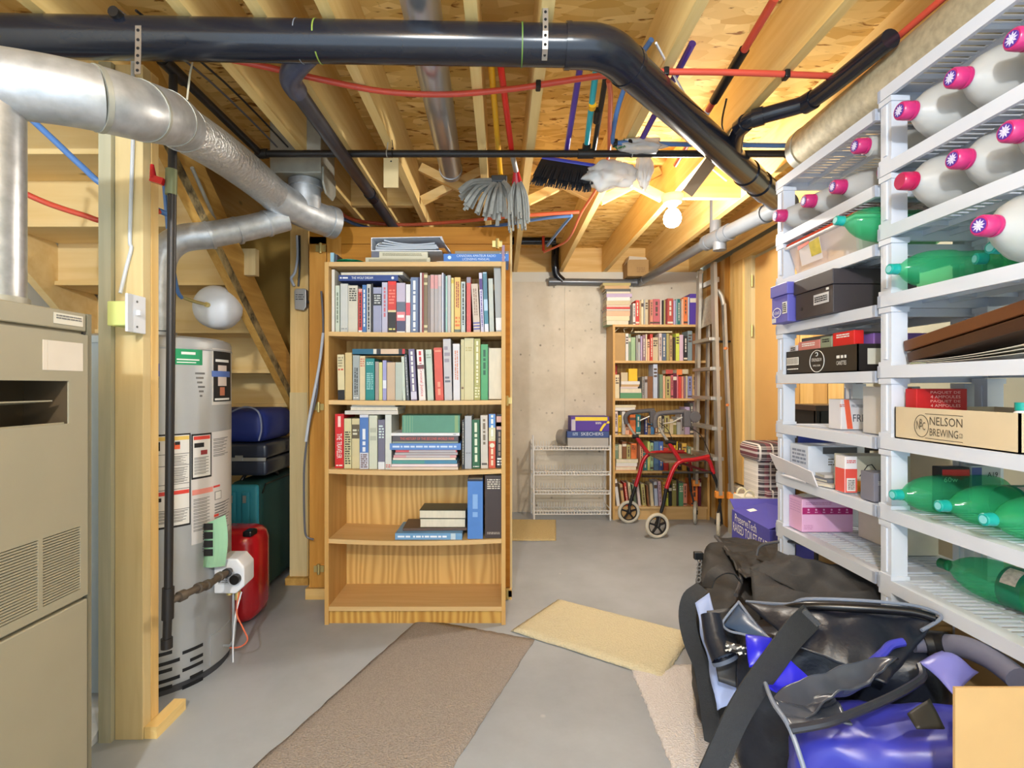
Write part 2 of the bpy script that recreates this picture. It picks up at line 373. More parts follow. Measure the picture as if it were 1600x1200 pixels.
# ================================================================== SETTING
JB, JT = 2.29, 2.53          # joist bottom and subfloor
fl = struct(MB().box(-2.35, 2.0, -.45, 5.1, -.1, 0).build('floor', floor_m))
ceil = struct(MB().box(-2.35, 2.0, -2.2, 5.1, JT, JT+.03).build('ceiling', OSB))
wb = MB(); wb.box(-2.35, .603, 4.87, 5.1, 0, 2.19); wb.box(.607, 2.0, 4.874, 5.1, 0, 2.19); wb.box(.60, .61, 4.88, 5.0, 0, 2.19)
wb = struct(wb.build('wall_back', conc))
struct(MB().box(-2.3, 1.92, 4.90, 5.08, 2.19, JB).build('trim_1', white_wall))
rim = struct(MB().box(-2.3, 1.92, 4.94, 4.98, JB, JT).build('trim_2', pineX))
wl = struct(MB().box(-2.45, -2.35, -2.2, 5.1, 0, JT).build('wall_left', white_wall))
wr = MB(); wr.box(1.95, 2.05, -2.2, 5.1, 0, JT); wr = struct(wr.build('wall_right', wallpaint))
# right wall boards behind the ladder
for i in range(7):
    y0 = 4.2+.0957*i; MB().box(1.92-.003*(i % 2), 1.95, y0+.002, y0+.0937, 0, JB).build('plank', closetw if i % 2 else pineZ, wr)
for i in range(4):
    y0 = 2.86+.14*i; MB().box(1.915-.003*(i % 2), 1.95, y0+.002, y0+.138, .3, 2.24).build('plank', oakZ if i % 2 else pineZ, wr)
MB().box(1.86, 1.95, 2.86, 4.2, 0, .40).build('ledge', conc, wr)
# door in the right wall
dr = struct(MB().box(1.93, 1.95, 3.44, 3.89, .42, 2.17).build('door_1', M('tan_door', C(222, 174, 104), .5, var=.02)))
MB().box(1.90, 1.95, 4.03, 4.18, .42, 2.20).build('door_casing', pineZ, dr)
MB().box(1.915, 1.95, 3.92, 4.03, .42, 2.20).build('door_jamb', palestud, dr)
MB().box(1.89, 1.95, 3.42, 4.18, 2.20, 2.28).build('door_header', pineY, dr)
for z in (.7, 1.62, 2.0): MB().cyl((1.912, 3.905, z-.045), (1.912, 3.905, z+.045), .009, 8).build('hinge', brass, dr)

# joists, blocking and bridging: parts of the ceiling
JX = (-1.75, -1.35, -.93, -.71, -.51, -.088, .135, .57, .99, 1.41, 1.83)
for x in JX: MB().box(x-.019, x+.019, -2.2, 4.94, JB, JT).build('joist', pineY, ceil)
def block(x0, x1, y, n='blocking'): MB().box(x0+.02, x1-.02, y, y+.038, JB+.002, JT-.002).build(n, pineX, ceil)
block(-.93, -.71, 3.1); block(-.71, -.51, 3.1); block(.99, 1.41, 2.97); block(-1.35, -.93, 3.1)
def brace(x0, x1, y):
    a, b = x0+.03, x1-.03
    MB().beam((a, y, JT-.03), (b, y, JB+.03), .034, .05).build('bridging', pineX, ceil)
    MB().beam((a, y+.05, JB+.03), (b, y+.05, JT-.03), .034, .05).build('bridging', pineX, ceil)
for a, b in ((-.51, -.088), (.135, .57), (.57, .99)): brace(a, b, 3.05)
brace(-.088, .135, 3.3)
struct(MB().box(-1.1, .0, 4.2, 4.25, 1.9, JB).build('shade_sheet_1', dark))  # black sheet, paints the darkness of the space behind the closet top

# ================================================================== STAIRCASE (left)
st = thing('staircase', 'plywood staircase seen from underneath behind the furnace and grey water heater', 'staircase', (-1.8, 4.0, 0))
def zline(y): return 2.075-.85*(y-2.04)
for x0, x1, mt in ((-1.345, -1.305, oldwood), (-2.29, -2.25, stairw)):
    m = MB(); ya, yb = (1.83 if x0 > -2 else 1.3), 4.3
    poly = [(ya, zline(ya)), (yb, zline(yb)), (yb, zline(yb)+.27), (ya, min(JT-.005, zline(ya)+.27))]
    if x0 < -2: poly = [(1.5, JT-.01), (1.6, zline(1.6)), (yb, zline(yb)), (yb, zline(yb)+.27), (1.9, JT-.01)]
    m.prism(poly, lambda a, b: (x0, a, b), lambda a, b: (x1, a, b)); m.build('stringer', mt, st)
m = MB(); m.prism([(1.83, zline(1.83)-.001), (4.3, zline(4.3)-.001), (4.3, zline(4.3)+.07), (1.83, zline(1.83)+.07)], lambda a, b: (-1.304, a, b), lambda a, b: (-1.3025, a, b)); m.build('mould_stain', mould, st)
for k in range(-4, 7):
    y = 2.60+.255*k; zb = 1.73-.215*k
    x1 = -1.345 if y > 1.83 else -1.40
    if zb-.02 < JT-.02:
        zt = min(zb+.215, JT-.01)
        MB().box(-2.25, x1, y, y+.018, zb, zt).build('riser', stairw, st)
        MB().box(-2.25, x1, y-.02 if k > -4 else y, y+.255, zb-.022, zb-.001).build('tread', stairw, st)
sp = MB().box(-2.2, -1.30, 3.42, 3.44, 1.36, JB).build('plywood_panel', M('shaded_plywood', C(176, 140, 66), .7, var=.08))
tag(sp, 'tan plywood sheet behind the sloping stair timber, left of the junction box stud', 'panel')
bk = struct(MB().box(-2.3, -1.30, 4.35, 4.4, 0, 1.6).build('shade_sheet_2', dark))  # black sheet standing in for the deep shade under the stairs

# ================================================================== CORNER STUD POST with switch box
pp = thing('stud_post', 'bare timber corner post of two studs beside the beige furnace', 'post', (-1.28, 1.75, 0))
MB().box(-1.353, -1.311, 1.72, 1.81, 0, JB).build('stud', greystud, pp)['label'] = 'grey weathered stud'
MB().box(-1.309, -1.214, 1.735, 1.775, 0, JB).build('stud', palestud, pp, bevel=.002)
MB().box(-1.30, -1.2135, 1.777, 1.815, 0, JB).build('stud', pineZ, pp, bevel=.002)
MB().box(-1.2125, -1.17, 1.74, 1.90, 0, .04).build('base_plate', pineY, pp)
sb = thing('switch_box', 'yellow green electrical box with white switch plate on timber post', 'switch', (-1.25, 1.70, 1.38))
MB().box(-1.275, -1.212, 1.655, 1.735, 1.395, 1.475).build('box', M('lime_plastic', C(216, 226, 140), .5), sb, bevel=.004)
MB().box(-1.212, -1.203, 1.648, 1.735, 1.375, 1.50).build('switch_plate', white, sb, bevel=.003)
MB().box(-1.203, -1.190, 1.686, 1.697, 1.432, 1.45).build('toggle', white, sb, bevel=.002)
m = MB()
for z in (1.395, 1.478): m.cyl((-1.204, 1.6915, z), (-1.2015, 1.6915, z), .004, 8)
m.build('screws', gink, sb)
cb = MB().tube(smooth_path([P(207, 62, 1.728), P(208, 200, 1.728), P(205, 300, 1.728), P(203, 375, 1.728), P(205, 388, 1.728), P(197, 420, 1.728), P(188, 458, 1.71)]), .0058, 8).build('cable', M('white_cable', C(206, 210, 216), .4), smooth=True)
tag(cb, 'white electrical cable running down the timber post to the switch box', 'cable')

# ================================================================== FURNACE
FX = -1.06
fu = thing('furnace', 'beige steel furnace cabinet with louvred vents, cut off by left frame edge', 'furnace', (-1.45, 1.03, 0))
def fY(px): return -FX*F/(CX-px)
m = MB(); y0, y1 = .74, 1.325
m.box(-1.80, FX-.115, y0, y1, 0, 1.386); m.box(FX-.115, FX-.012, y0, y1, 1.215, 1.386); m.box(FX-.115, FX-.012, y0, y1, 0, 1.065); m.box(FX-.115, FX-.012, 1.253, y1, 1.065, 1.215); body = m.build('cabinet_body', almond, fu, bevel=.006)
MB().box(FX-.012, FX, y0, 1.308, 1.338, 1.384).build('top_panel', almond, fu, bevel=.003)
# door panel with real opening: frame pieces
oz0, oz1, oy1 = 1.108, 1.212, 1.251
m = MB(); m.box(FX-.012, FX+.004, y0, 1.308, oz1, 1.330); m.box(FX-.012, FX+.004, y0, 1.308, .848, oz0); m.box(FX-.012, FX+.004, oy1, 1.308, oz0, oz1)
m.box(FX-.012, FX+.004, y0, 1.165-.012-.085, .69, .848)
m.box(FX-.012, FX+.004, y0, 1.308, .668, .69); m.box(FX-.012, FX+.004, 1.285, 1.308, .69, .848); m.box(FX-.012, FX+.004, 1.168, 1.180, .69, .848)
door = m.build('door_panel', almond, fu)
m = MB()
m.box(FX-.11, FX-.105, y0, oy1, oz0-.04, oz1+.02); m.box(FX-.11, FX, oy1-.002, oy1, oz0-.04, oz1+.0); m.box(FX-.11, FX, y0, oy1, oz1, oz1+.004)
m.build('recess', M('recess_brown', C(70, 56, 36), .6), fu)
m = MB(); m.hexa([(FX-.10, y0, 1.10), (FX-.004, y0, 1.108), (FX-.004, oy1-.004, 1.108), (FX-.10, oy1-.06, 1.10), (FX-.10, y0, 1.104), (FX-.004, y0, 1.112), (FX-.004, oy1-.004, 1.112), (FX-.10, oy1-.06, 1.104)])
m.hexa([(FX-.09, y0, 1.155), (FX-.01, y0, 1.163), (FX-.01, oy1-.03, 1.163), (FX-.09, oy1-.06, 1.155), (FX-.09, y0, 1.158), (FX-.01, y0, 1.166), (FX-.01, oy1-.03, 1.166), (FX-.09, oy1-.06, 1.158)])
m.build('air_vane', almond, fu)
for a, b in ((1.07, 1.168), (1.180, 1.285)):
    L = b-a; lm = None
    for i in range(24):
        z = .692+i*.0065
        if lm is None:
            m = MB(); m.hexa([(-.010, 0, .0030), (.003, 0, 0), (.003, L, 0), (-.010, L, .0030), (-.010, 0, .0044), (.003, 0, .0042), (.003, L, .0042), (-.010, L, .0044)]); o = m.build('louvre', almond, fu, local=True); lm = o.data
        else: o = bpy.data.objects.new('louvre', lm); COL.objects.link(o); o.parent = fu
        o.matrix_parent_inverse = world(fu).inverted(); o.location = (FX, a, z)
MB().box(FX-.0125, FX-.0118, 1.06, 1.29, .688, .85).build('louvre_shadow', M('louvre_back', C(60, 52, 38), .8), fu)
MB().box(FX-.012, FX+.004, y0, 1.308, .012, .658).build('lower_panel', almond, fu, bevel=.003)
MB().box(FX-.02, FX, 1.312, 1.325, .0, 1.384).build('side_flange', almond_d, fu)
ya = (0, 1, 0); za = (0, 0, 1)
patch(M('cream_sticker', C(206, 196, 182), .6), fu, (FX+.004, 1.242, 1.272), ya, za, .10, .07, 'sticker')
patch(M('cream_sticker', C(206, 196, 182), .6), fu, (FX+.004, 1.185, 1.272), ya, za, .012, .07, 'sticker')
pl = patch(M('silver_badge', C(206, 202, 188), .4, .3), fu, (FX+.0005, 1.254, 1.362), ya, za, .085, .026, 'badge')
bars(gink, fu, (FX+.001, 1.256, 1.366), ya, za, .075, .012, 2, 3)
MB().cyl((FX+.0, 1.296, 1.333), (FX+.006, 1.296, 1.333), .004, 8).build('screw', black, fu)
# vertical flue and main vent run
fv = thing('flue_pipe', 'speckled silver flue pipe rising from the furnace top', 'pipe', (-1.145, 1.15, 1.386))
MB().tube([(-1.145, 1.15, 1.386), (-1.145, 1.15, 1.83)], .06, 24).build('pipe', M('speckled_galv', C(178, 180, 182), .34, .7, .2, 40), fv, smooth=True)
MB().tube([(-1.145, 1.15, 1.386), (-1.145, 1.15, 1.40)], .066, 24).build('collar', galv_d, fv, smooth=True)
vn = thing('vent_duct', 'fat round galvanised vent duct crossing in front of the post to foil section', 'duct', (-1.05, 1.6, 1.9))
vp = smooth_path([(-1.19, 1.12, 1.875), (-1.06, 1.19, 1.89), (-.985, 1.25, 1.90), (-.955, 1.33, 1.92), (-.965, 1.45, 1.965), (-1.0, 1.56, 2.01), (-1.04, 1.66, 2.04)], 4)
MB().tube(vp[:9], .074, 28).build('pipe', galv, vn, smooth=True)
p1 = vp[8:]
MB().tube(p1, .0755, 28).build('elbow', galv, vn, smooth=True)
for q, r in ((p1[0], p1[1]), (p1[5], p1[6]), (p1[10], p1[11]), (p1[-1], p1[-2])):
    d = (Vector(r)-Vector(q)).normalized()*.006; MB().tube([Vector(q)-d, Vector(q)+d], .0772, 28).build('seam_ring', galv_d, vn, smooth=True)
p2 = [(-1.04, 1.66, 2.04), (-1.045, 1.9, 2.07), (-1.05, 2.15, 2.085), (-1.05, 2.37, 2.085)]
MB().tube(smooth_path(p2, 5), .0745, 28).build('foil_section', foil, vn, smooth=True)
p3 = [(-1.052, 2.36, 2.085), (-1.0, 2.45, 2.06), (-.93, 2.56, 2.045), (-.865, 2.64, 2.04)]
MB().tube(smooth_path(p3, 3), .076, 28).build('tee', galv, vn, smooth=True)
MB().tube([(-.885, 2.615, 2.041), (-.86, 2.646, 2.04)], .08, 28).build('end_cap', galv, vn, smooth=True)
MB().tube([(-.955, 2.50, 2.06), (-.955, 2.50, 2.20)], .072, 24).build('riser', galv, vn, smooth=True)
MB().tube([(-.955, 2.50, 2.165), (-.955, 2.50, 2.195)], .08, 24).build('seam_ring', galv, vn, smooth=True)
bt = MB(); bt.box(-1.085, -.845, 2.40, 2.60, 2.20, JT-.002)
bt.prism([(2.41, 2.235), (2.59, 2.235), (2.59, 2.16), (2.55, 2.12), (2.45, 2.12), (2.41, 2.16)], lambda a, b: (-.845, a, b), lambda a, b: (-.835, a, b))
tag(bt.build('duct_boot', galv_d, bevel=.004), 'square dull galvanised duct boot hung between joists above the foil vent', 'duct')
# perforated hanging strap and string
def strap(pts, label, wid=.016):
    s = MB(); s.ribbon(pts, (1, 0, 0), wid, .0015); o = s.build('hanger_strap', M('strap_metal', C(150, 140, 130), .4, .6)); tag(o, label, 'strap')
    h = MB(); pts = [Vector(p) for p in pts]
    for i in range(len(pts)-1):
        d = pts[i+1]-pts[i]; n = max(1, int(d.length/.02))
        for j in range(n): c = pts[i]+d*(j+.5)/n; h.cyl(c+Vector((0, -.0018, 0)), c+Vector((0, .0018, 0)), .0042, 8)
    h.build('holes', dark, o); return o
strap([P(216, 40, 1.36), P(216, 70, 1.36), P(215, 116, 1.352)], 'perforated metal strap holding up the fat vent duct near the post')
s = MB().tube([(-.985, 1.65, JB), (-1.0, 1.645, 2.20), (-1.02, 1.66, 2.112)], .003, 6).build('hanger_wire', M('twine', C(196, 186, 160), .7)); tag(s, 'thin twisted wire holding up the foil vent section', 'wire')

blk_ = MB().box(P(365, 400, 2.62).x, P(402, 400, 2.62).x, 2.60, 2.64, ZP(431, 2.62), ZP(390, 2.62)).build('timber_block', palestud); tag(blk_, 'short tan timber block behind the bent shiny vent pipe', 'block')
cdt = MB().tube(smooth_path([P(300, 262, 2.1), P(330, 330, 2.3), P(352, 380, 2.5), P(376, 428, 2.7)], 4), .008, 8).build('conduit', galv_d, smooth=True); tag(cdt, 'thin grey conduit slanting beside the stair timber', 'pipe')
# return air duct behind the furnace
rd = thing('return_duct', 'pale sheet metal duct with cool light painted in, between furnace and timber post', 'duct', (-1.7, 1.86, 0))
MB().box(-2.05, -1.365, 1.83, 1.90, .10, 1.378).build('sheet_body', sheet, rd, bevel=.004)
MB().box(-2.05, -1.36, 1.824, 1.83, 1.355, 1.38).build('top_flange', sheet, rd)
m = MB(); m.hexa([(-2.1, 1.68, 0), (-1.362, 1.68, 0), (-1.362, 1.90, 0), (-2.1, 1.90, 0), (-2.1, 1.75, .05), (-1.362, 1.75, .05), (-1.362, 1.90, .10), (-2.1, 1.90, .10)]); m.build('base_flare', white, rd)
m = MB()
for i in range(6): m.box(-1.40+i*.012-.05, -1.394+i*.012-.05, 1.66, 1.69, .004, .03)
m.build('grille', gink, rd)

# ================================================================== WATER HEATER
HX, HY, HR = -1.48, 2.2, .285
wh = thing('water_heater', 'tall grey gas water heater covered in warning labels beside timber post', 'water heater', (HX, HY, 0))
T = Matrix.Translation((HX, HY, 0))
MB().lathe([(HR-.02, .0), (HR-.008, .0), (HR-.008, .03), (HR-.02, .03)], 56, T).build('base_ring', M('base_dark', C(64, 64, 68), .5), wh, smooth=True)
MB().lathe([(HR-.004, .03), (HR, .045), (HR, 1.375), (HR-.006, 1.39), (HR-.03, 1.4), (0, 1.402)], 72, T).build('tank_body', steelgrey, wh, smooth=True)
MB().lathe([(HR+.001, 1.345), (HR+.0025, 1.348), (HR+.0025, 1.352), (HR+.001, 1.355)], 72, T).build('top_seam', steelgrey, wh, smooth=True)
def hang(px):
    dx, dy = (px-CX)/F, 1.0; a = dx*dx+1; b = -2*(dx*HX+HY); c = HX*HX+HY*HY-HR*HR; D = b*b-4*a*c
    t = (-b-math.sqrt(max(D, 0)))/(2*a); return math.atan2(t-HY, dx*t-HX), t
def curved(px0, px1, py0, py1, mt, name, lift=.0015, par=wh):
    a0, t0 = hang(px0); a1, t1 = hang(px1); tm = (t0+t1)/2; z1, z0 = ZP(py0, tm), ZP(py1, tm); n = 14; m = MB(); r = HR+lift; vs = []; fs = []
    for i in range(n+1):
        a = a0+(a1-a0)*i/n
        for rr, z in ((r, z0), (r, z1), (HR-.002, z1), (HR-.002, z0)): vs.append((HX+rr*math.cos(a), HY+rr*math.sin(a), z))
    for i in range(n):
        for k in range(4): fs.append((i*4+k, i*4+(k+1) % 4, i*4+4+(k+1) % 4, i*4+4+k))
    fs += [(0, 1, 2, 3), (n*4+3, n*4+2, n*4+1, n*4)]
    return m.add(vs, fs).build(name, mt, par, smooth=True)
labw = M('label_white', C(222, 218, 212), .5, var=.02)
curved(272, 316, 545, 570, M('label_green', C(30, 150, 98), .5), 'green_label'); curved(276, 311, 561, 563, wink, 'label_print', .0022); curved(283, 305, 550, 554, wink, 'label_print', .0022); curved(276, 306, 565.5, 567, wink, 'label_print', .0022)
curved(331, 361, 546, 632, M('label_silver', C(206, 202, 196), .5), 'brand_label'); curved(333, 359.5, 550, 627, ink, 'brand_label_panel', .0022)
curved(336, 356, 562, 566, wink, 'label_print', .003); curved(331, 358, 580, 589, M('label_blue', C(90, 120, 190), .5), 'label_print', .003); curved(340, 353, 571, 603, M('label_shield', C(222, 206, 196), .5), 'label_print', .0026); curved(343, 350, 605, 618, M('label_rust', C(196, 120, 90), .5), 'label_print', .003); curved(335, 357, 622, 625, wink, 'label_print', .003)
curved(244, 297.5, 678, 824, ink, 'warning_label'); curved(244, 295.5, 680.5, 821, labw, 'warning_sheet', .0022)
curved(244, 295, 682, 688, M('label_yellow', C(226, 190, 96), .5), 'warning_header', .003); curved(264, 281, 692, 702, M('label_orange', C(232, 96, 50), .5), 'pictogram', .003); curved(273, 281, 690, 695, ink, 'pictogram', .0034); curved(243, 250, 691, 705, ink, 'pictogram', .003)
for y in (709, 727, 756, 764, 796): curved(244, 295, y, y+1, gink, 'rule', .003)
for i in range(9): curved(266, 292-(i*7) % 11, 712+i*1.6, 712.7+i*1.6, gink, 'small_print', .003)
for i in range(13): curved(266, 293-(i*5) % 9, 730+i*1.9, 730.9+i*1.9, gink, 'small_print', .003)
curved(244, 295, 767, 773, M('label_red', C(220, 66, 54), .5), 'warning_header', .003); curved(242, 252, 779, 785, ink, 'pictogram', .003); curved(263, 270, 793, 800, ink, 'pictogram', .003)
for i in range(8): curved(244, 293-(i*5) % 9, 799+i*2.4, 800+i*2.4, gink, 'small_print', .003)
curved(299, 360.5, 674, 838, M('label_sheet', C(210, 204, 200), .55, var=.02), 'warning_label')
curved(299, 330, 677, 747, ink, 'danger_label', .0022); curved(301, 328, 680, 744, labw, 'danger_sheet', .003); curved(302, 327, 681, 686.5, M('label_red', C(220, 66, 54), .5), 'warning_header', .0036)
curved(303, 318, 692, 699, ink, 'pictogram', .0036); curved(313, 323, 703, 710, M('label_maroon', C(150, 50, 50), .5), 'pictogram', .0036)
for i in range(12): curved(303, 325-(i*4) % 8, 714+i*2.3, 715+i*2.3, gink, 'small_print', .0036)
for i in range(11): curved(333, 355-(i*5) % 9, 684+i*2.7, 685+i*2.7, gink, 'small_print', .0022)
for i in range(20): curved(302, 327-(i*4) % 8, 778+i*2.6, 779+i*2.6, gink, 'small_print', .0022); curved(335, 357-(i*5) % 9, 783+i*2.3, 784+i*2.3, gink, 'small_print', .0022)
curved(300, 332, 763, 771, M('label_red2', C(226, 140, 126), .5), 'warning_header', .0022); curved(333, 343, 758, 761, M('label_red', C(220, 66, 54), .5), 'warning_header', .0022); curved(334, 341, 803, 807, M('label_red', C(220, 66, 54), .5), 'warning_header', .0022)
curved(335, 345, 767, 780, gink, 'pictogram', .0022); curved(336, 344, 768, 779, labw, 'pictogram', .003)
for i in range(6): curved(305+i*1.5, 320-(i % 3)*2, 582+i*7, 585+i*7, gink, 'stamped_mark', .0008)
for r, (a, b) in enumerate(((285, 317), (297, 317), (285, 317), (297, 317), (285, 317))): curved(a, b, 1011+r*13.5-(b-a)*.0, 1016+r*13.5, black, 'air_slot', .001)
for r, (a, b) in enumerate(((244, 269), (244, 281), (244, 269), (244, 281), (244, 269))): curved(a, b, 1019+r*13.5, 1024.5+r*13.5, black, 'air_slot', .001)
curved(328, 359, 980, 1026, steelgrey, 'access_panel', .004); curved(330, 346, 1028, 1034, ink, 'label_print', .0012)
m = MB(); m.cyl((HX, HY, 1.40), (HX, HY, 1.43), .075, 24); m.build('draft_hood', galv, wh, smooth=True)
# side sticker facing left of pole
curved(243, 249, 568, 588, M('label_blue2', C(60, 90, 200), .5), 'energy_label', .0015); curved(243.5, 248, 590, 606, ink, 'energy_label', .0015)
# water heater vent branch
bv = thing('vent_branch', 'shiny bent vent pipe from water heater top to the foil duct', 'pipe', (HX+.05, HY, 1.43))
pth = smooth_path([(-1.455, 2.18, 1.432), (-1.455, 2.18, 1.66), (-1.44, 2.19, 1.77), (-1.38, 2.21, 1.835), (-1.28, 2.26, 1.865)], 5)
MB().tube(pth, .058, 24).build('elbow', galv, bv, smooth=True)
MB().tube(smooth_path([(-1.29, 2.255, 1.864), (-1.16, 2.36, 1.93), (-1.03, 2.45, 2.0)], 4), .0565, 24).build('pipe', galv, bv, smooth=True)
for q in ((-1.285, 2.257, 1.864, .1, .06, .05), (-1.20, 2.33, 1.907, .12, .1, .07), (-1.10, 2.405, 1.963, .12, .1, .07)):
    c = Vector(q[:3]); d = Vector(q[3:]).normalized()*.006; MB().tube([c-d, c+d], .0615, 24).build('seam_ring', galv, bv, smooth=True)
# gas valve on the heater
gv = thing('gas_valve', 'white gas control valve with black dial on lower water heater', 'valve', (-1.15, 2.19, .30))
m = MB(); m.prism([(-.06, -.06), (.03, -.06), (.065, -.03), (.065, .05), (.035, .085), (-.04, .085), (-.06, .05)], lambda a, b: (-1.135+a, 2.13, .395+b), lambda a, b: (-1.145+a, 2.24, .395+b)); m.build('body', white, gv, bevel=.006)
MB().cyl((-1.10, 2.131, .40), (-1.10, 2.108, .40), .020, 18).build('dial', black, gv, smooth=True)
patch(M('label_offwhite', C(200, 200, 204), .5), gv, (-1.155, 2.1295, .40), (1, 0, 0), (0, 0, 1), .045, .05, 'rating_label'); bars(gink, gv, (-1.155, 2.1285, .40), (1, 0, 0), (0, 0, 1), .04, .04, 5, 2)
m = MB(); m.tube([(-1.135, 2.17, .335), (-1.135, 2.17, .30), (-1.137, 2.175, .12), (-1.16, 2.19, .09), (-1.20, 2.2, .085)], .006, 8); m.tube([(-1.115, 2.17, .335), (-1.12, 2.165, .22), (-1.14, 2.18, .10), (-1.20, 2.2, .08)], .004, 8); m.build('gas_tube', galv, gv, smooth=True)
MB().tube(smooth_path([(-1.10, 2.15, .335), (-1.105, 2.14, .25), (-1.08, 2.14, .19), (-1.06, 2.14, .14), (-1.09, 2.14, .11), (-1.15, 2.17, .09)]), .003, 6).build('pilot_wire', orangepex, gv)
MB().tube(smooth_path([(-1.09, 2.15, .335), (-1.11, 2.14, .24), (-1.12, 2.14, .13), (-1.115, 2.13, .05)]), .0028, 6).build('pilot_wire', white, gv)
m = MB(); m.cyl((-1.145, 2.16, .32), (-1.145, 2.16, .335), .012, 8); m.cyl((-1.11, 2.16, .30), (-1.11, 2.16, .335), .012, 8); m.build('fitting', brass, gv)
m = MB(); m.grid(lambda u, v: (-1.245+.11*u+.012*math.sin(v*3), 2.105-.02*math.sin(u*3.1), .46+.21*v-.05*(1-u)*(v)), 8, 8); gt = m.build('paper_tag', M('mint_card', C(150, 196, 160), .7)); tag(gt, 'mint green instruction card hanging on the water heater above the valve', 'tag')
so = gt.modifiers.new('s', 'SOLIDIFY'); so.thickness = .001
bars(ink, gt, (-1.19, 2.082, .575), (1, .1, 0), (0, 0, 1), .035, .14, 4, 5, 'printed_picture', fill=.8); bars(gink, gt, (-1.222, 2.09, .58), (1, -.1, 0), (0, 0, 1), .022, .12, 12, 6)
# gas pipe
gp = thing('gas_drop_pipe', 'black iron gas pipe standing upright in front of the grey water heater', 'pipe', (-1.12, 1.72, .3))
MB().tube([(-1.098, 1.715, JB-.02), (-1.115, 1.715, .46)], .0135, 14).build('pipe', blkiron, gp, smooth=True)
MB().tube([(-1.115, 1.715, .525), (-1.117, 1.715, .42)], .0185, 14).build('tee', blkiron, gp, smooth=True)
MB().tube([(-1.117, 1.715, .42), (-1.12, 1.715, .345)], .0135, 14).build('drip_leg', blkiron, gp, smooth=True)
MB().tube([(-1.12, 1.715, .355), (-1.12, 1.715, .322)], .018, 14).build('cap', blkiron, gp, smooth=True)
rusty = M('rusty_iron', C(96, 84, 72), .6, .4, .25, 20)
q = smooth_path([(-1.11, 1.72, .478), (-1.09, 1.78, .48), (-1.085, 1.84, .475), (-1.09, 1.92, .46), (-1.10, 2.0, .455), (-1.115, 2.08, .44), (-1.13, 2.135, .43)], 3)
MB().tube(q, .0125, 12).build('branch', rusty, gp, smooth=True)
for i in (2, 6, 8, 12, 15): d = (q[i+1]-q[i]).normalized()*.012; MB().tube([q[i]-d, q[i]+d], .0185, 12).build('coupling', rusty if i != 15 else blkiron, gp, smooth=True)
MB().tube([(-1.104, 1.715, 1.925), (-1.106, 1.715, 1.84)], .018, 12).build('valve_body', M('brass_green', C(120, 124, 90), .5, .4), gp, smooth=True)
m = MB(); m.beam((-1.118, 1.695, 1.875), (-1.155, 1.69, 1.885), .018, .022); m.tube([(-1.148, 1.69, 1.885), (-1.152, 1.69, 1.93)], [.011, .006], 10); m.build('valve_handle', redp, gp, smooth=True)
# expansion tank under stairs
et = thing('expansion_tank', 'white round expansion tank end hanging under the stair treads', 'tank', (-1.42, 2.5, 1.48))
R = Matrix.Translation((-1.42, 2.48, 1.592)) @ Matrix.Rotation(-math.pi/2, 4, 'X')
MB().lathe([(.0, 0), (.05, .004), (.085, .018), (.104, .045), (.108, .07), (.108, .12), (.09, .16), (0, .18)], 36, R).build('shell', white, et, smooth=True)
MB().cyl((-1.42, 2.482, 1.592), (-1.42, 2.465, 1.592), .012, 10).build('port', brass, et)
MB().tube(smooth_path([(-1.42, 2.47, 1.592), (-1.47, 2.44, 1.605), (-1.505, 2.42, 1.62)], 3), .008, 8).build('nipple', brass, et, smooth=True)
tb = MB().tube(smooth_path([(-1.505, 2.42, 1.615), (-1.515, 2.40, 1.64), (-1.51, 2.36, 1.73), (-1.505, 2.33, 1.80), (-1.5, 2.3, 1.95), (-1.5, 2.28, 2.1)], 3), .009, 8).build('water_tube', bluepex, smooth=True); tag(tb, 'short blue water tube dropping to the white expansion tank', 'tube')
# blue and red tubing far left under stairs
tb = MB().tube(smooth_path([P(42, 180, 1.75), P(80, 215, 1.77), P(130, 262, 1.8), P(170, 294, 1.83), P(262, 335, 2.0)], 5), .011, 10).build('water_tube', bluepex, smooth=True); tag(tb, 'blue water tube slanting under the stairs behind the timber post', 'tube')
tb = MB().tube(smooth_path([P(30, 298, 1.75), P(75, 318, 1.78), P(130, 336, 1.8), P(170, 345, 1.83), P(250, 330, 1.95)], 5), .010, 10).build('water_tube', redpex, smooth=True); tag(tb, 'red water tube slanting under the stairs behind the timber post', 'tube')
tb = MB().tube(smooth_path([P(36, 190, 1.72), P(33, 240, 1.73), P(31, 300, 1.75)], 4), .009, 8).build('water_tube', redpex, smooth=True); tag(tb, 'short upright red tube beside the silver flue pipe', 'tube')
# ================================================================== UNDER-STAIR LUGGAGE
def rbox(x0, x1, y0, y1, z0, z1, name, mt, par, bv=.03):
    o = MB().box(x0, x1, y0, y1, z0, z1).build(name, mt, par, bevel=bv); o.modifiers['bevel'].segments = 3
    for p in o.data.polygons: p.use_smooth = True
    return o
teal = M('teal_fabric', C(40, 134, 152), .6, var=.08); dkgreen = M('dark_green_fabric', C(20, 62, 58), .7, var=.1); navyf = M('navy_fabric', C(28, 46, 120), .6, var=.1)
tc = thing('suitcase', 'teal upright suitcase with dark green sides under the stairs', 'suitcase', (-1.42, 3.0, 0))
rbox(-1.52, -1.335, 2.84, 3.40, .04, .665, 'shell', dkgreen, tc, .04)
rbox(-1.515, -1.34, 2.815, 2.85, .20, .655, 'front_pocket', teal, tc, .02)
for x in (-1.475, -1.40): rbox(x-.022, x+.022, 2.80, 2.82, .42, .62, 'pocket_flap', teal, tc, .008); MB().box(x-.012, x+.006, 2.796, 2.80, .56, .60).build('badge', alu, tc)
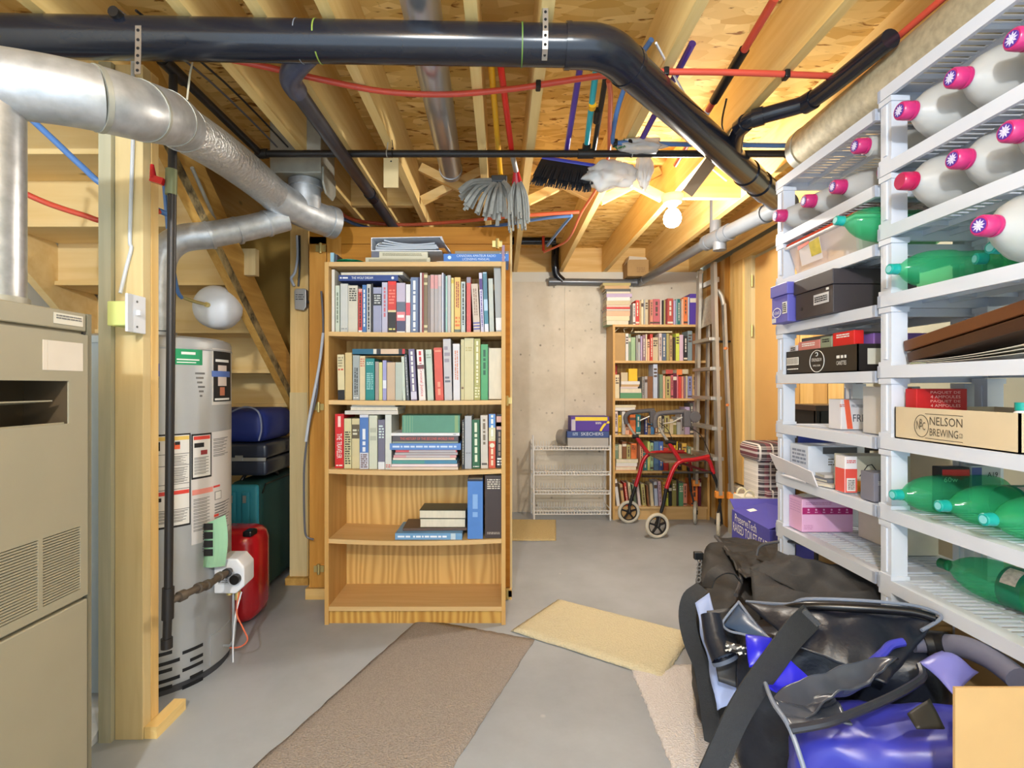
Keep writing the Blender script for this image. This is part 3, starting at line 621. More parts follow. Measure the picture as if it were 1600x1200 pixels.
MB().tube(smooth_path([(-1.47, 2.9, .665), (-1.45, 2.93, .70), (-1.40, 3.0, .71), (-1.36, 3.07, .69), (-1.355, 3.1, .665)], 4), .010, 8).build('handle', black, tc, smooth=True)
MB().tube([(-1.334, 2.86, .60), (-1.334, 2.9, .645), (-1.334, 3.35, .645)], .004, 6).build('zip', black, tc)
for x in (-1.49, -1.37):
    for y in (2.87, 3.35): MB().cyl((x-.012, y, .022), (x+.012, y, .022), .022, 12).build('wheel', black, tc)
rc = thing('suitcase', 'red hard suitcase standing behind the water heater', 'suitcase', (-1.35, 2.65, 0))
rbox(-1.50, -1.232, 2.535, 2.78, .0, .475, 'shell', redp, rc, .075)
MB().box(-1.29, -1.245, 2.55, 2.62, .445, .475).build('handle', black, rc, bevel=.008)
bc = thing('briefcase', 'black hard briefcase lying on the teal suitcase under the stairs', 'briefcase', (-1.52, 3.05, .70))
rbox(-1.72, -1.30, 2.84, 3.3, .70, .79, 'lower_shell', M('charcoal_case', C(40, 44, 56), .35, var=.1), bc, .02); rbox(-1.72, -1.30, 2.84, 3.3, .795, .88, 'upper_shell', M('charcoal_case', C(40, 44, 56), .35, var=.1), bc, .02)
MB().box(-1.715, -1.305, 2.836, 2.842, .783, .802).build('rim', alu, bc)
for x in (-1.62, -1.45): MB().box(x-.02, x+.02, 2.828, 2.838, .785, .815).build('latch', alu, bc)
bb = thing('bag', 'navy blue bag with cord lying on black briefcase under the stairs', 'bag', (-1.5, 3.05, .882))
rbox(-1.72, -1.31, 2.83, 3.25, .883, 1.07, 'body', navyf, bb, .06)
MB().tube(smooth_path([(-1.6, 2.80, .95), (-1.5, 2.79, 1.04), (-1.40, 2.79, 1.085), (-1.33, 2.80, 1.06), (-1.315, 2.81, .97), (-1.33, 2.81, .90)], 4), .005, 6).build('cord', M('pale_cord', C(120, 126, 150), .6), bb, smooth=True)

# ================================================================== STUD right of stairs with junction box
ws = thing('wall_stud', 'upright timber stud with junction box left of wooden closet', 'stud', (-1.23, 3.12, 0))
MB().box(-1.285, -1.175, 3.12, 3.16, .042, JB).build('stud', pineZ, ws); MB().box(-1.30, -1.16, 3.08, 3.24, 0, .042).build('base_plate', oldwood, ws)
MB().box(-1.286, -1.18, 3.114, 3.12, .042, 1.16).build('side_board', palestud, ws)
jb = thing('junction_box', 'small grey metal junction box with scribbled cover on the stud', 'electrical box', (-1.22, 3.09, 1.6))
m = MB(); m.prism([(-.032, -.058), (.02, -.066), (.036, -.045), (.036, .058), (.028, .066), (-.026, .066), (-.036, .05)], lambda a, b: (-1.21+a, 3.08, 1.72+b), lambda a, b: (-1.21+a, 3.118, 1.72+b)); m.build('box', alu, jb, bevel=.003)
bars(ink, jb, (-1.21, 3.079, 1.735), (1, .0, 0), (0, 0, 1), .05, .04, 3, 8, 'scribble', fill=.3)
MB().box(-1.173, -1.15, 3.09, 3.1, 1.70, 1.715).build('switch_lever', black, jb)
cb = MB().tube(smooth_path([P(464, 368, 3.1), P(465, 400, 3.1), P(461, 425, 3.1), P(455, 435, 3.1), P(460, 447, 3.1)], 4), .008, 8).build('cable', M('white_cable', C(206, 210, 216), .4), smooth=True); tag(cb, 'pale cable curving down into the grey junction box', 'cable')
cb = MB().tube(smooth_path([P(468, 368, 3.1), P(468, 420, 3.1), P(466, 447, 3.1)], 4), .006, 8).build('cable', black, smooth=True); tag(cb, 'black cable dropping straight into the grey junction box', 'cable')
wc = MB().tube(smooth_path([P(502, 455, 2.84), P(505, 520, 2.84), P(498, 580, 2.84), P(494, 620, 2.84), P(484, 660, 2.84), P(476, 720, 2.84), P(475, 770, 2.84), P(476, 820, 2.84), P(479, 838, 2.84), P(490, 843, 2.84)], 5), .006, 8).build('cable', M('grey_cable', C(96, 92, 96), .4), smooth=True); tag(wc, 'grey cable hanging down the closet edge left of large bookcase', 'cable')
wc = MB().tube(smooth_path([P(505, 520, 2.83), P(499, 570, 2.83), P(490, 618, 2.83), P(483, 655, 2.83), P(478, 690, 2.83)], 5), .008, 8).build('cable', M('white_cable', C(206, 210, 216), .4), smooth=True); tag(wc, 'short white cable twisted beside grey cable on closet edge', 'cable')

# ================================================================== WOODEN CLOSET behind the bookcase
cl = thing('closet', 'tall pine closet standing behind the large oak bookcase', 'closet', (-.52, 3.0, 0))
MB().box(-1.075, .05, 2.90, 3.40, .06, 2.07).build('carcass', closetw, cl)
MB().box(-1.08, -.985, 2.884, 2.90, .065, 2.04).build('stile', closetw, cl); MB().box(-.98, -.90, 2.882, 2.90, .065, 2.04).build('stile', closetw, cl)
MB().box(-1.08, .05, 2.884, 2.90, 2.0, 2.095).build('rail', closetX, cl); MB().box(-.90, -.04, 2.887, 2.90, 1.86, 1.998).build('rail', closetX, cl); MB().box(-.90, -.04, 2.887, 2.90, 1.72, 1.858).build('rail', closetX, cl)
MB().box(-.038, .05, 2.884, 2.90, .065, 1.998).build('stile', closetX, cl)
MB().box(.05, .062, 2.884, 3.40, .06, 2.09).build('side_edge', palestud, cl)
MB().box(-1.10, .06, 2.875, 3.40, 0, .06).build('plinth', pineX, cl)
def hinge(px, py, y=2.875):
    h = MB(); c = P(px, py, y); h.box(c.x-.028, c.x+.028, y, y+.010, c.z-.018, c.z+.018); h.cyl(c+Vector((0, -.004, -.028)), c+Vector((0, -.004, .028)), .009, 8); return h.build('hinge', brass, cl)
hinge(498, 636); hinge(498, 889); hinge(501, 388); hinge(792, 626); hinge(792, 928); hinge(777, 381)

# ================================================================== LARGE BOOKCASE
bx0, bx1, by0, by1 = -.887, .0225, 2.57, 2.875
bcz = thing('bookcase', 'large oak veneer bookcase with five compartments against pine closet', 'bookcase', ((bx0+bx1)/2, 2.72, 0))
ZS = [1.823, 1.473, 1.129, .782, .432, .091]
MB().box(bx0, bx0+.021, by0, by1, 0, 1.823).build('side_panel', oakZ, bcz, bevel=.0015); MB().box(bx1-.021, bx1, by0, by1, 0, 1.823).build('side_panel', oakZ, bcz, bevel=.0015)
for i, z in enumerate(ZS):
    n = 10; m = MB(); sag = 0 if i in (0, 5) else (-.012 if i == 4 else -.004 if i != 3 else -.010); vs = []; 
    for k in range(n+1):
        u = k/n; x = bx0+.021+(bx1-bx0-.042)*u; zz = z+sag*(1-(2*u-1)**2)
        vs += [(x, by0+.002, zz-.022), (x, by1-.006, zz-.022), (x, by1-.006, zz), (x, by0+.002, zz)]
    fs = [(0, 1, 2, 3), (n*4+3, n*4+2, n*4+1, n*4)]
    for k in range(n):
        for j in range(4): fs.append((k*4+j, k*4+(j+1) % 4, k*4+4+(j+1) % 4, k*4+4+j))
    m.add(vs, fs).build('shelf', oakX, bcz)
MB().box(bx0+.005, bx1-.005, by1-.006, by1, .0, 1.80).build('back_panel', oakback, bcz)
MB().box(bx0+.021, bx1-.021, by0+.02, by0+.035, .0, .069).build('kick_board', oakdark, bcz)

# ================================================================== BOOKS
PAL = {}
def sag_at(x, i):
    if i in (0, 5): return 0
    s = -.012 if i == 4 else (-.010 if i == 3 else -.004); u = (x-bx0)/(bx1-bx0); return s*(1-(2*u-1)**2)
def upright_book(x, y, z, t, h, d, col, label, group, lean=0, extras=(), pagecol=None, kids=True, out=False):
    cm = flat(*col); m = MB(); b = .0018
    if out: m.box(-t/2, -t/2+b, 0, d, 0, h); m.box(t/2-b, t/2, 0, d, 0, h); m.box(-t/2, t/2, d-.003, d, 0, h)
    else: m.box(-t/2, -t/2+b, 0, d, 0, h); m.box(t/2-b, t/2, 0, d, 0, h); m.box(-t/2+b, t/2-b, 0, .004, 0, h)
    o = m.build('book', cm, local=True); o.location = (x, y, z); o.rotation_euler = (0, math.radians(lean), 0); tag(o, label, 'book', group)
    if t > .006: MB().box(-t/2+b, t/2-b, .005 if not out else .004, d-.004, .003, h-.004).build('pages', pages, o, local=True)
    for k, e in enumerate(extras):
        if e[0] == 'band': MB().box(-t/2+.0003, t/2-.0003, -.0006, .001, h*e[1], h*e[2]).build('spine_band', flat(*e[3]), o, local=True)
        elif e[0] == 'text':
            z0, z1 = (e[3], e[4]) if len(e) > 3 else (.12, .88)
            text(e[1], flat(*e[2]), o, (0, -.0008, h*(z0+z1)/2), (0, 0, -1), (1, 0, 0), h*(z1-z0), t*.55, 'spine_lettering', True)
        elif e[0] == 'bars':
            z0, z1 = (e[2], e[3]) if len(e) > 2 else (.2, .85)
            bars(flat(*e[1]), o, (0, -.0008, h*(z0+z1)/2), (0, 0, -1), (1, 0, 0), h*(z1-z0), t*.6, e[4] if len(e) > 4 else 1, len(label)+k, 'spine_lettering', True)
        elif e[0] == 'hbars': bars(flat(*e[1]), o, (0, -.0008, h*(e[2]+e[3])/2), (1, 0, 0), (0, 0, 1), t*.75, h*(e[3]-e[2]), e[4], len(label)+k, 'spine_lettering', True)
        elif e[0] == 'dot': MB().cyl((0, -.0012, h*e[1]), (0, .001, h*e[1]), t*.36, 14).build('spine_emblem', flat(*e[2]), o, local=True)
    return o
def flat_book(x0, x1, y, z0, z1, d, col, label, group=None, rot=0, extras=(), name='book', cat='book', pagesfront=False):
    L = x1-x0; t = z1-z0; b = min(.002, t*.2); m = MB(); cm = flat(*col)
    m.box(-L/2, L/2, 0, d, 0, b); m.box(-L/2, L/2, 0, d, t-b, t)
    if pagesfront: m.box(-L/2, L/2, d-.003, d, b, t-b)
    else: m.box(-L/2, L/2, 0, .003, b, t-b)
    o = m.build(name, cm, local=True); o.location = ((x0+x1)/2, y, z0); o.rotation_euler = (0, 0, math.radians(rot)); tag(o, label, cat, group)
    MB().box(-L/2+.003, L/2-.003, .0035 if not pagesfront else .002, d-.004, b, t-b).build('pages', pages, o, local=True)
    for k, e in enumerate(extras):
        if e[0] == 'text': text(e[1], flat(*e[2]), o, (L*(e[3]-.5), -.0008, t*(e[6] if len(e) > 6 else .5)), (1, 0, 0), (0, 0, 1), L*e[4], t*e[5], 'spine_lettering', True)
        elif e[0] == 'bars': bars(flat(*e[1]), o, (L*(e[2]-.5), -.0008, t*.5), (1, 0, 0), (0, 0, 1), L*e[3], t*.5, e[4] if len(e) > 4 else 1, k+len(label), 'spine_lettering', True)
        elif e[0] == 'band': MB().box(-L/2+L*e[1], -L/2+L*e[2], -.0006, .001, .0004, t-.0004).build('spine_band', flat(*e[3]), o, local=True)
        elif e[0] == 'dot': MB().cyl((L*(e[1]-.5), -.0012, t/2), (L*(e[1]-.5), .001, t/2), t*.25, 12).build('spine_emblem', flat(*e[2]), o, local=True)
    return o
YB = 2.605
def shelf_books(rows, si, phrase, group):
    for r in rows:
        x0, x1, yt, col, desc = r[:5]; ex = r[5] if len(r) > 5 else (); lean = r[6] if len(r) > 6 else 0; z = ZS[si]
        X0, X1 = XP(x0, YB), XP(x1, YB); t = X1-X0-.0006; xc = (X0+X1)/2; zz = z+max(sag_at(X0, si), sag_at(X1, si))+.0012
        h = ZP(yt, YB)-zz
        if lean > 0: t *= math.cos(math.radians(lean))
        upright_book(xc, YB+random.uniform(0, .006), zz, t, h, .165 if h < .24 else .2, col, desc+' '+phrase, group, lean, ex, out=('page' in desc))
W = (236, 234, 228); K = (30, 30, 32)
shelf_books([
 (518, 522.6, 421, (222, 216, 204), 'tall slim cream booklet at the left end'),
 (524, 530.5, 446, (196, 204, 186), 'pale green slim book', [('bars', (120, 130, 110))]),
 (531.5, 543.3, 443, (196, 196, 190), 'plain light grey thick book', [('hbars', (150, 150, 150), .05, .10, 1)]),
 (544, 558.8, 446, (206, 198, 180), 'cream thick book with dark star print', [('hbars', (60, 56, 50), .66, .95, 6)]),
 (559.6, 565.6, 451, (206, 66, 60), 'small red book with black lettering', [('bars', (60, 20, 20), .12, .9), ('band', 0, .05, W), ('band', .93, 1, (222, 150, 140))]),
 (566, 572.3, 445, (70, 116, 172), 'bright blue paperback', [('bars', W, .1, .9)]),
 (573, 579.4, 444, (186, 184, 180), 'grey book with black letters down its spine', [('bars', K, .05, .92)]),
 (579.9, 582.8, 443, (36, 34, 38), 'thin black book'),
 (583.2, 596.2, 449, (150, 152, 178), 'lavender grey book with black title block', [('band', .60, .86, (46, 46, 50)), ('hbars', (200, 200, 196), .63, .84, 4)]),
 (596.6, 605.3, 441, (186, 182, 200), 'pale lilac book', [('bars', (200, 110, 120), .3, .9)]),
 (606, 619, 439.5, (204, 54, 44), 'thick red and black book with yellow emblem', [('band', 0, .40, (34, 28, 26)), ('band', .40, .44, (214, 196, 150)), ('band', .93, 1, (226, 40, 36)), ('hbars', (240, 120, 100), .55, .85, 5), ('hbars', (214, 206, 120), .04, .10, 1)]),
 (619.6, 633.2, 442, (190, 176, 194), 'lilac thick book with pink band', [('band', 0, .03, W), ('band', .03, .24, (70, 70, 100)), ('band', .24, .42, (222, 124, 130)), ('band', .42, .62, (96, 104, 120)), ('hbars', W, .28, .38, 1)]),
 (634, 641, 444, (222, 218, 216), 'white slim book with red band', [('band', .36, .62, (214, 80, 92))]),
 (641.5, 652.9, 433, (104, 120, 152), 'blue grey book with large white letters', [('bars', W, .04, .94)]),
 (653.2, 655.9, 433, (38, 40, 84), 'very thin navy book'),
 (656.2, 659, 426, (214, 210, 208), 'tall thin white booklet'),
 (659.2, 661.8, 426, (150, 60, 56), 'tall thin dark red booklet'),
 (662, 667.8, 426, (126, 104, 74), 'tall brown book with gold spine rings', [('band', .92, .97, (216, 200, 150)), ('band', .80, .84, (216, 200, 150)), ('band', .09, .13, (216, 200, 150)), ('band', 0, .04, (216, 200, 150))]),
 (668.1, 672, 430, (128, 112, 104), 'dull brown slim book'),
 (672.4, 678.2, 429, (178, 164, 160), 'first of three pinkish grey volumes', [('band', .76, .99, (214, 150, 146))]),
 (678.5, 684.3, 429, (172, 162, 160), 'middle of three pinkish grey volumes', [('band', .76, .99, (214, 150, 146))]),
 (684.6, 689.8, 429, (176, 168, 168), 'last of three pinkish grey volumes', [('band', .80, .99, (206, 176, 172))]),
 (690.2, 692.9, 426, (206, 204, 214), 'thin silver white booklet'),
 (693.1, 695.9, 428, (52, 60, 78), 'thin slate navy booklet'),
 (696.2, 699, 431, (158, 196, 184), 'thin mint booklet'),
 (699.3, 704.2, 430, (186, 178, 176), 'warm grey paperback'),
 (704.8, 709.2, 434, (220, 206, 140), 'pale yellow slim book', [('band', .9, .97, (200, 176, 60))]),
 (710, 719.4, 433, (232, 184, 96), 'orange and yellow book with dark lettering', [('bars', (150, 40, 30), .45, .92, 2), ('band', 0, .06, (96, 110, 96)), ('hbars', (220, 110, 40), .1, .3, 3)]),
 (720.4, 727, 440, (188, 196, 190), 'pale book with bold black letters', [('bars', K, .15, .96)]),
 (729, 735.6, 433, (208, 84, 78), 'red hardback with grey top', [('band', .90, 1, (140, 134, 150))], 0),
 (740, 750.4, 443, (206, 186, 166), 'beige pink book with blue diagonal stripes', [('band', .06, .09, (84, 84, 156)), ('band', .12, .15, (84, 84, 156)), ('band', .18, .21, (84, 84, 156)), ('bars', (150, 120, 100), .35, .9, 2)], -3),
 (751.4, 756.4, 426, (206, 198, 216), 'white book with purple spine print', [('band', .72, .9, (74, 40, 120)), ('bars', (90, 60, 140), .1, .7)], -2),
 (757.4, 763.6, 425, (170, 200, 220), 'light blue and teal book with white foot', [('band', .14, .36, (60, 130, 150)), ('band', 0, .14, (220, 220, 230)), ('band', .55, .98, (70, 120, 140))], -2),
 (765, 772.2, 435, (186, 190, 180), 'plain pale grey book', (), -1.5),
 (775, 786, 417, (158, 160, 158), 'tall grey binder with white tag at the right end', [('band', .03, .22, (226, 224, 222))], -2)],
 1, 'on top shelf', 'books on the top shelf of the large bookcase')
G1 = 'books on the top shelf of the large bookcase'
flat_book(XP(529, YB), XP(622, YB), YB, 1.735, 1.764, .15, (34, 62, 128), 'navy book lying across upright books on the top shelf, white title', G1, 0, [('text', 'THE WOLF DREAM', (230, 232, 236), .40, .36, .42), ('bars', (220, 222, 226), .10, .15, 1), ('dot', .91, (226, 226, 230))])
flat_book(XP(530, YB), XP(630, YB), YB+.01, 1.765, 1.781, .17, (196, 196, 200), 'loose white magazine lying on the navy book', G1, -3, pagesfront=True, name='magazine', cat='magazine')
shelf_books([
 (528, 538.6, 554, (216, 202, 158), 'cream book with black foot and red mark at the left end', [('band', 0, .22, (28, 26, 26)), ('hbars', (200, 70, 50), .64, .70, 1), ('hbars', (150, 140, 110), .72, .96, 4)], -1),
 (539, 549.6, 551, (206, 180, 124), 'tan yellow thick book'),
 (551, 561.5, 555, (158, 164, 162), 'mid grey book with black title', [('bars', (60, 60, 60), .12, .72, 2), ('hbars', W, .03, .07, 1)]),
 (562, 570.4, 556, (214, 196, 158), 'cream book with faint red top', [('hbars', (200, 110, 90), .75, .95, 4)]),
 (571, 584.8, 560, (24, 130, 126), 'thick teal book with pale lettering', [('hbars', (180, 220, 214), .84, .92, 2), ('hbars', (150, 204, 200), .25, .66, 9)]),
 (586, 591.6, 565, (152, 142, 138), 'mauve grey slim book'),
 (592, 597.2, 566, (204, 200, 128), 'olive yellow slim book'),
 (597.6, 603.4, 563, (158, 156, 200), 'lavender slim book', [('band', .3, .5, (226, 226, 232))]),
 (604.2, 617.2, 566, (196, 170, 142), 'plain tan thick book'),
 (617.8, 628.6, 566, (176, 184, 172), 'plain grey green book'),
 (629.2, 633.6, 557, (198, 206, 190), 'pale mint slim book', (), -2),
 (635.2, 639.4, 554, (84, 86, 92), 'slim black speckled book', [('bars', (190, 190, 190), .1, .95)], -3),
 (642, 651.4, 545, (120, 110, 140), 'mauve book with white title letters', [('bars', (230, 226, 220), .18, .95), ('band', .02, .17, (206, 200, 216))], -3),
 (654.6, 665, 546, (230, 222, 216), 'white book with bold red title', [('text', 'Criminal Justice', (200, 40, 48), .08, .64), ('bars', (200, 40, 48), .72, .97), ('band', .62, .70, (110, 70, 70))], -3),
 (668, 677.6, 546, (190, 200, 184), 'pale sage green book', [('hbars', (150, 160, 140), .82, .92, 2)], -2.5),
 (680.2, 693, 543, (212, 82, 64), 'coral red thick book', [('bars', (236, 150, 120), .1, .35), ('hbars', (236, 140, 110), .90, .97, 1)], -2),
 (694.6, 706.6, 529.5, (192, 186, 186), 'tall pale grey marbled book', [('hbars', (150, 140, 150), .6, .9, 3), ('hbars', (110, 110, 120), .28, .4, 2)], -1.5),
 (708.4, 719, 537, (214, 210, 212), 'white book with terracotta print', [('bars', (206, 130, 100), .36, .88, 2)], -.6),
 (720, 725.3, 530, (200, 188, 140), 'slim khaki book', [('dot', .2, (120, 90, 60))]),
 (725.6, 740.3, 528, (204, 194, 148), 'tall thick khaki cream book', [('hbars', (180, 166, 110), .78, .86, 2)]),
 (740.8, 750.4, 529, (170, 164, 92), 'olive book with pale letters', [('bars', (228, 222, 190), .25, .96), ('hbars', (228, 222, 180), .03, .22, 4)]),
 (751.4, 762.4, 538, (78, 160, 102), 'bright green hardback', [('bars', (30, 90, 60), .45, .9)]),
 (763.6, 784.8, 542.5, (206, 196, 190), 'thick white book turned with page edges outward')],
 2, 'on second shelf', 'books on the second shelf of the large bookcase')
flat_book(XP(551, YB), XP(633, YB), YB-.005, 1.362, 1.388, .16, (20, 92, 120), 'glossy teal and cream book lying across others on second shelf', 'books on the second shelf of the large bookcase', 0, [('band', .40, .46, (214, 206, 190)), ('band', .46, .54, (40, 40, 46)), ('band', .54, .88, (208, 178, 150)), ('band', .88, .95, (30, 30, 30)), ('band', .95, 1, (190, 40, 46))])
G3 = 'books on the third shelf of the large bookcase'
shelf_books([
 (523, 536.8, 647, (204, 28, 34), 'bright red thick book with white title at the left end', [('text', 'THE TRAVELER', W, .18, .64), ('bars', (240, 200, 190), .72, .96), ('hbars', W, .03, .07, 1)]),
 (537.4, 548.8, 654, (206, 198, 152), 'cream book with black ink drawing', [('hbars', (70, 66, 50), .08, .75, 14)]),
 (549.4, 561.2, 654, (204, 190, 146), 'tan book with brown title block', [('band', .60, .88, (96, 84, 62)), ('hbars', (210, 204, 180), .66, .8, 2)]),
 (561.8, 575.6, 648, (206, 206, 214), 'blue and white book with speckled foot', [('band', .30, .95, (76, 116, 180)), ('bars', (226, 228, 234), .32, .74, 1), ('hbars', (110, 80, 80), .02, .28, 7)]),
 (576.4, 589.2, 649, (202, 204, 184), 'pale grey green thick book', [('hbars', (176, 178, 160), .5, .8, 2)]),
 (590.4, 601, 656, (110, 106, 126), 'grey mauve book with white label', [('band', 0, .15, (222, 220, 220)), ('hbars', (206, 220, 216), .62, .9, 5)]),
 (601.6, 611.4, 648, (204, 206, 198), 'white slim book with red corner mark', [('hbars', (196, 90, 80), .03, .10, 2)]),
 (721.6, 725.6, 656, (44, 42, 42), 'slim black book with white letters', [('bars', (190, 186, 170), .1, .95)]),
 (726.2, 736.8, 650, (170, 172, 176), 'plain silver grey book', [('hbars', (90, 90, 90), .29, .31, 1)]),
 (737.8, 750, 656, (30, 92, 56), 'dark green book with cream title strip', [('band', .14, .96, (30, 92, 56)), ('bars', (216, 222, 196), .14, .94), ('hbars', W, .03, .06, 1)], -.5),
 (751.4, 762.6, 649, (204, 194, 180), 'greyish cream book with tall brown letters', [('bars', (120, 104, 84), .45, .93), ('hbars', (90, 80, 70), .05, .12, 1)], -.5),
 (763.6, 774.2, 647, (206, 80, 46), 'blue cream and orange red book', [('band', .75, 1, (88, 140, 200)), ('band', .5, .75, (206, 200, 160)), ('dot', .42, (226, 220, 190)), ('bars', (236, 206, 170), .05, .36), ('bars', (230, 230, 220), .55, .98)]),
 (775.6, 785, 648, (40, 34, 36), 'black book with pinkish top at the right end', [('band', .72, .97, (206, 160, 150)), ('band', .78, .86, (230, 228, 226)), ('bars', (150, 130, 110), .22, .68), ('hbars', W, .04, .2, 3)])],
 3, 'on third shelf', G3)
def pile(x0, x1, y0, y1, col, label, ex=(), rot=0, d=.2, pf=False, name='book', cat='book', yo=0):
    return flat_book(XP(x0, YB), XP(x1, YB), YB+yo, ZP(y1, YB)+.0004, ZP(y0, YB)-.0004, d, col, label, G3, rot, ex, pagesfront=pf, name=name, cat=cat)
pile(539, 622, 641.6, 647.6, (204, 198, 188), 'pale grey book lying on upright books at left of third shelf', yo=-.002)
pile(547, 622, 635.8, 641.4, (206, 202, 194), 'white booklet lying second from top at left of third shelf', pf=True)
pile(549, 618, 632.4, 635.6, (216, 214, 210), 'thin curled magazine topmost at left of third shelf', name='magazine', cat='magazine', pf=True, rot=2)
pile(610, 716, 729.5, 733.6, (214, 196, 178), 'cream magazine at the very bottom of the third shelf pile', name='magazine', cat='magazine', yo=-.01)
pile(612, 715, 725, 729.3, (226, 206, 206), 'pinkish white magazine second from bottom of the third shelf pile', name='magazine', cat='magazine')
pile(612.5, 714, 719, 724.8, (70, 130, 160), 'blue green magazine low in the third shelf pile', [('band', 0, .5, (80, 146, 140))], name='magazine', cat='magazine')
pile(614, 712, 715.4, 718.8, (228, 214, 196), 'cream white magazine above the blue green one in third shelf pile', name='magazine', cat='magazine')
pile(615, 713, 711, 715.2, (206, 150, 150), 'rosy magazine in the middle of the third shelf pile', [('band', .2, .9, (186, 176, 178))], name='magazine', cat='magazine')
pile(617, 715, 707, 710.8, (170, 164, 166), 'grey magazine in the middle of the third shelf pile', name='magazine', cat='magazine', rot=1)
pile(618, 714, 703.2, 706.8, (196, 84, 90), 'red and grey magazine directly under the blue spiral book', [('band', .22, .98, (176, 170, 174))], name='magazine', cat='magazine')
pile(609, 720, 692.6, 703, (90, 132, 196), 'blue book with white spine teeth in third shelf pile', [('bars', (200, 216, 236), .5, .92, 1)])
pile(613, 716, 689.8, 692.4, (140, 152, 136), 'thin grey green booklet above the blue book in third shelf pile')
pile(613, 716, 681.2, 689.6, (84, 76, 80), 'dark grey book with red history title in third shelf pile', [('text', 'THE HISTORY OF THE SECOND WORLD WAR', (226, 92, 74), .53, .82, .5)])
pile(611, 718, 676.4, 681, (224, 222, 222), 'white book under the thick green one in third shelf pile', [('bars', (150, 150, 150), .93, .05, 1)])
pile(628.5, 718.5, 649, 676.2, (84, 140, 116), 'thick faded green book topmost on the third shelf pile', [('band', .03, .06, (110, 156, 124)), ('band', .08, .10, (110, 156, 124)), ('band', .12, .15, (110, 156, 124)), ('band', .17, .185, (110, 156, 124)), ('band', .91, .97, (130, 160, 110))], d=.16, rot=.5)
G4 = 'books on the fourth shelf of the large bookcase'
for a, b, yt, col, desc, ex in ((731, 754.6, 748, (76, 126, 196), 'large sky blue binder book on fourth shelf', [('bars', (130, 170, 220), .3, .75), ('band', .97, 1, (30, 34, 50))]), (758, 784.4, 742, (62, 48, 44), 'large dark brown dictionary on fourth shelf', [('hbars', (206, 196, 180), .78, .95, 5), ('hbars', (170, 160, 150), .06, .10, 2)])):
    X0, X1 = XP(a, YB), XP(b, YB); xc = (X0+X1)/2; zz = .432+max(sag_at(X0, 4), sag_at(X1, 4))+.001
    upright_book(xc, YB-.02, zz, X1-X0, ZP(yt, YB)-zz, .23, col, desc, G4, 0, ex)
zz = .432+sag_at(-.33, 4)+.003
flat_book(XP(617, 2.58), XP(722, 2.58), 2.585, zz, zz+.032, .22, (110, 156, 196), 'light blue paperback lying at the bottom on fourth shelf', G4, 0, [('bars', (226, 232, 240), .14, .2, 1), ('bars', (236, 240, 246), .52, .5, 1), ('band', .83, .9, (190, 206, 214))])
flat_book(XP(629, 2.62), XP(729, 2.62), 2.63, zz+.033, zz+.046, .19, (96, 74, 62), 'thin brown patterned book on the light blue paperback', G4, 2)
flat_book(XP(656, 2.64), XP(727.5, 2.64), 2.64, zz+.047, zz+.092, .16, (90, 84, 62), 'cream page block book lower of two on fourth shelf', G4, 0, pagesfront=True)
flat_book(XP(655, 2.64), XP(728, 2.64), 2.64, zz+.093, zz+.135, .16, (86, 84, 70), 'dark covered book upper of two on fourth shelf', G4, -1, pagesfront=True)
# on top of the bookcase
dt = MB().lathe([(.0, .0), (.05, .0), (.072, .014), (.073, .018), (.068, .016), (.04, .006), (0, .005)], 28, Matrix.Translation((XP(548, 2.66), 2.66, 1.824))).build('dish', M('green_glaze', C(10, 110, 70), .25), smooth=True); tag(dt, 'small green dish lying on top of the large bookcase', 'dish')
GT = 'things on top of the large bookcase'
o = upright_book(-.865, 2.62, 1.824, .018, .058, .14, (150, 190, 206), 'small pale blue booklet standing on top of large bookcase, left edge', GT)
upright_book(-.846, 2.625, 1.824, .012, .05, .14, (70, 74, 84), 'small dark booklet beside the pale blue one on top of bookcase', GT)
flat_book(XP(571, YB), XP(672, YB), YB, 1.825, 1.853, .22, (196, 188, 160), 'cream patterned photo album at bottom of bookcase top stack', GT, 0, [('bars', (150, 142, 110), .5, .9, 4)], 'album', 'album')
flat_book(XP(580, YB), XP(668, YB), YB+.005, 1.854, 1.884, .21, (206, 198, 172), 'second cream patterned album under the white binder', GT, 1, [('band', 0, .14, (96, 98, 112)), ('bars', (150, 142, 110), .55, .7, 3)], 'album', 'album')
bd = thing('ring_binder', 'white open ring binder bulging with grey papers on bookcase top', 'binder', (XP(635, YB), YB, 1.886), GT)
bxl, bxr = XP(580, YB), XP(690, YB)
MB().box(bxl, bxr, YB, YB+.22, 1.886, 1.89).build('cover', white, bd)
m = MB(); m.box(bxl, bxl+.003, YB, YB+.21, 1.89, 1.955); m.hexa([(bxr-.008, YB, 1.955), (bxr-.004, YB, 1.955), (bxr+.04, YB, 1.885), (bxr+.045, YB, 1.885), (bxr-.008, YB+.2, 1.955), (bxr-.004, YB+.2, 1.955), (bxr+.04, YB+.2, 1.885), (bxr+.045, YB+.2, 1.885)]); m.build('cover_flap', white, bd)
m = MB(); m.hexa([(bxl, YB+.002, 1.952), (bxl+.36, YB+.002, 1.958), (bxl+.36, YB+.21, 1.958), (bxl, YB+.21, 1.952), (bxl, YB+.002, 1.955), (bxl+.36, YB+.002, 1.961), (bxl+.36, YB+.21, 1.961), (bxl, YB+.21, 1.955)]); m.build('cover', white, bd)
pg = M('grey_papers', C(176, 182, 190), .7, var=.05)
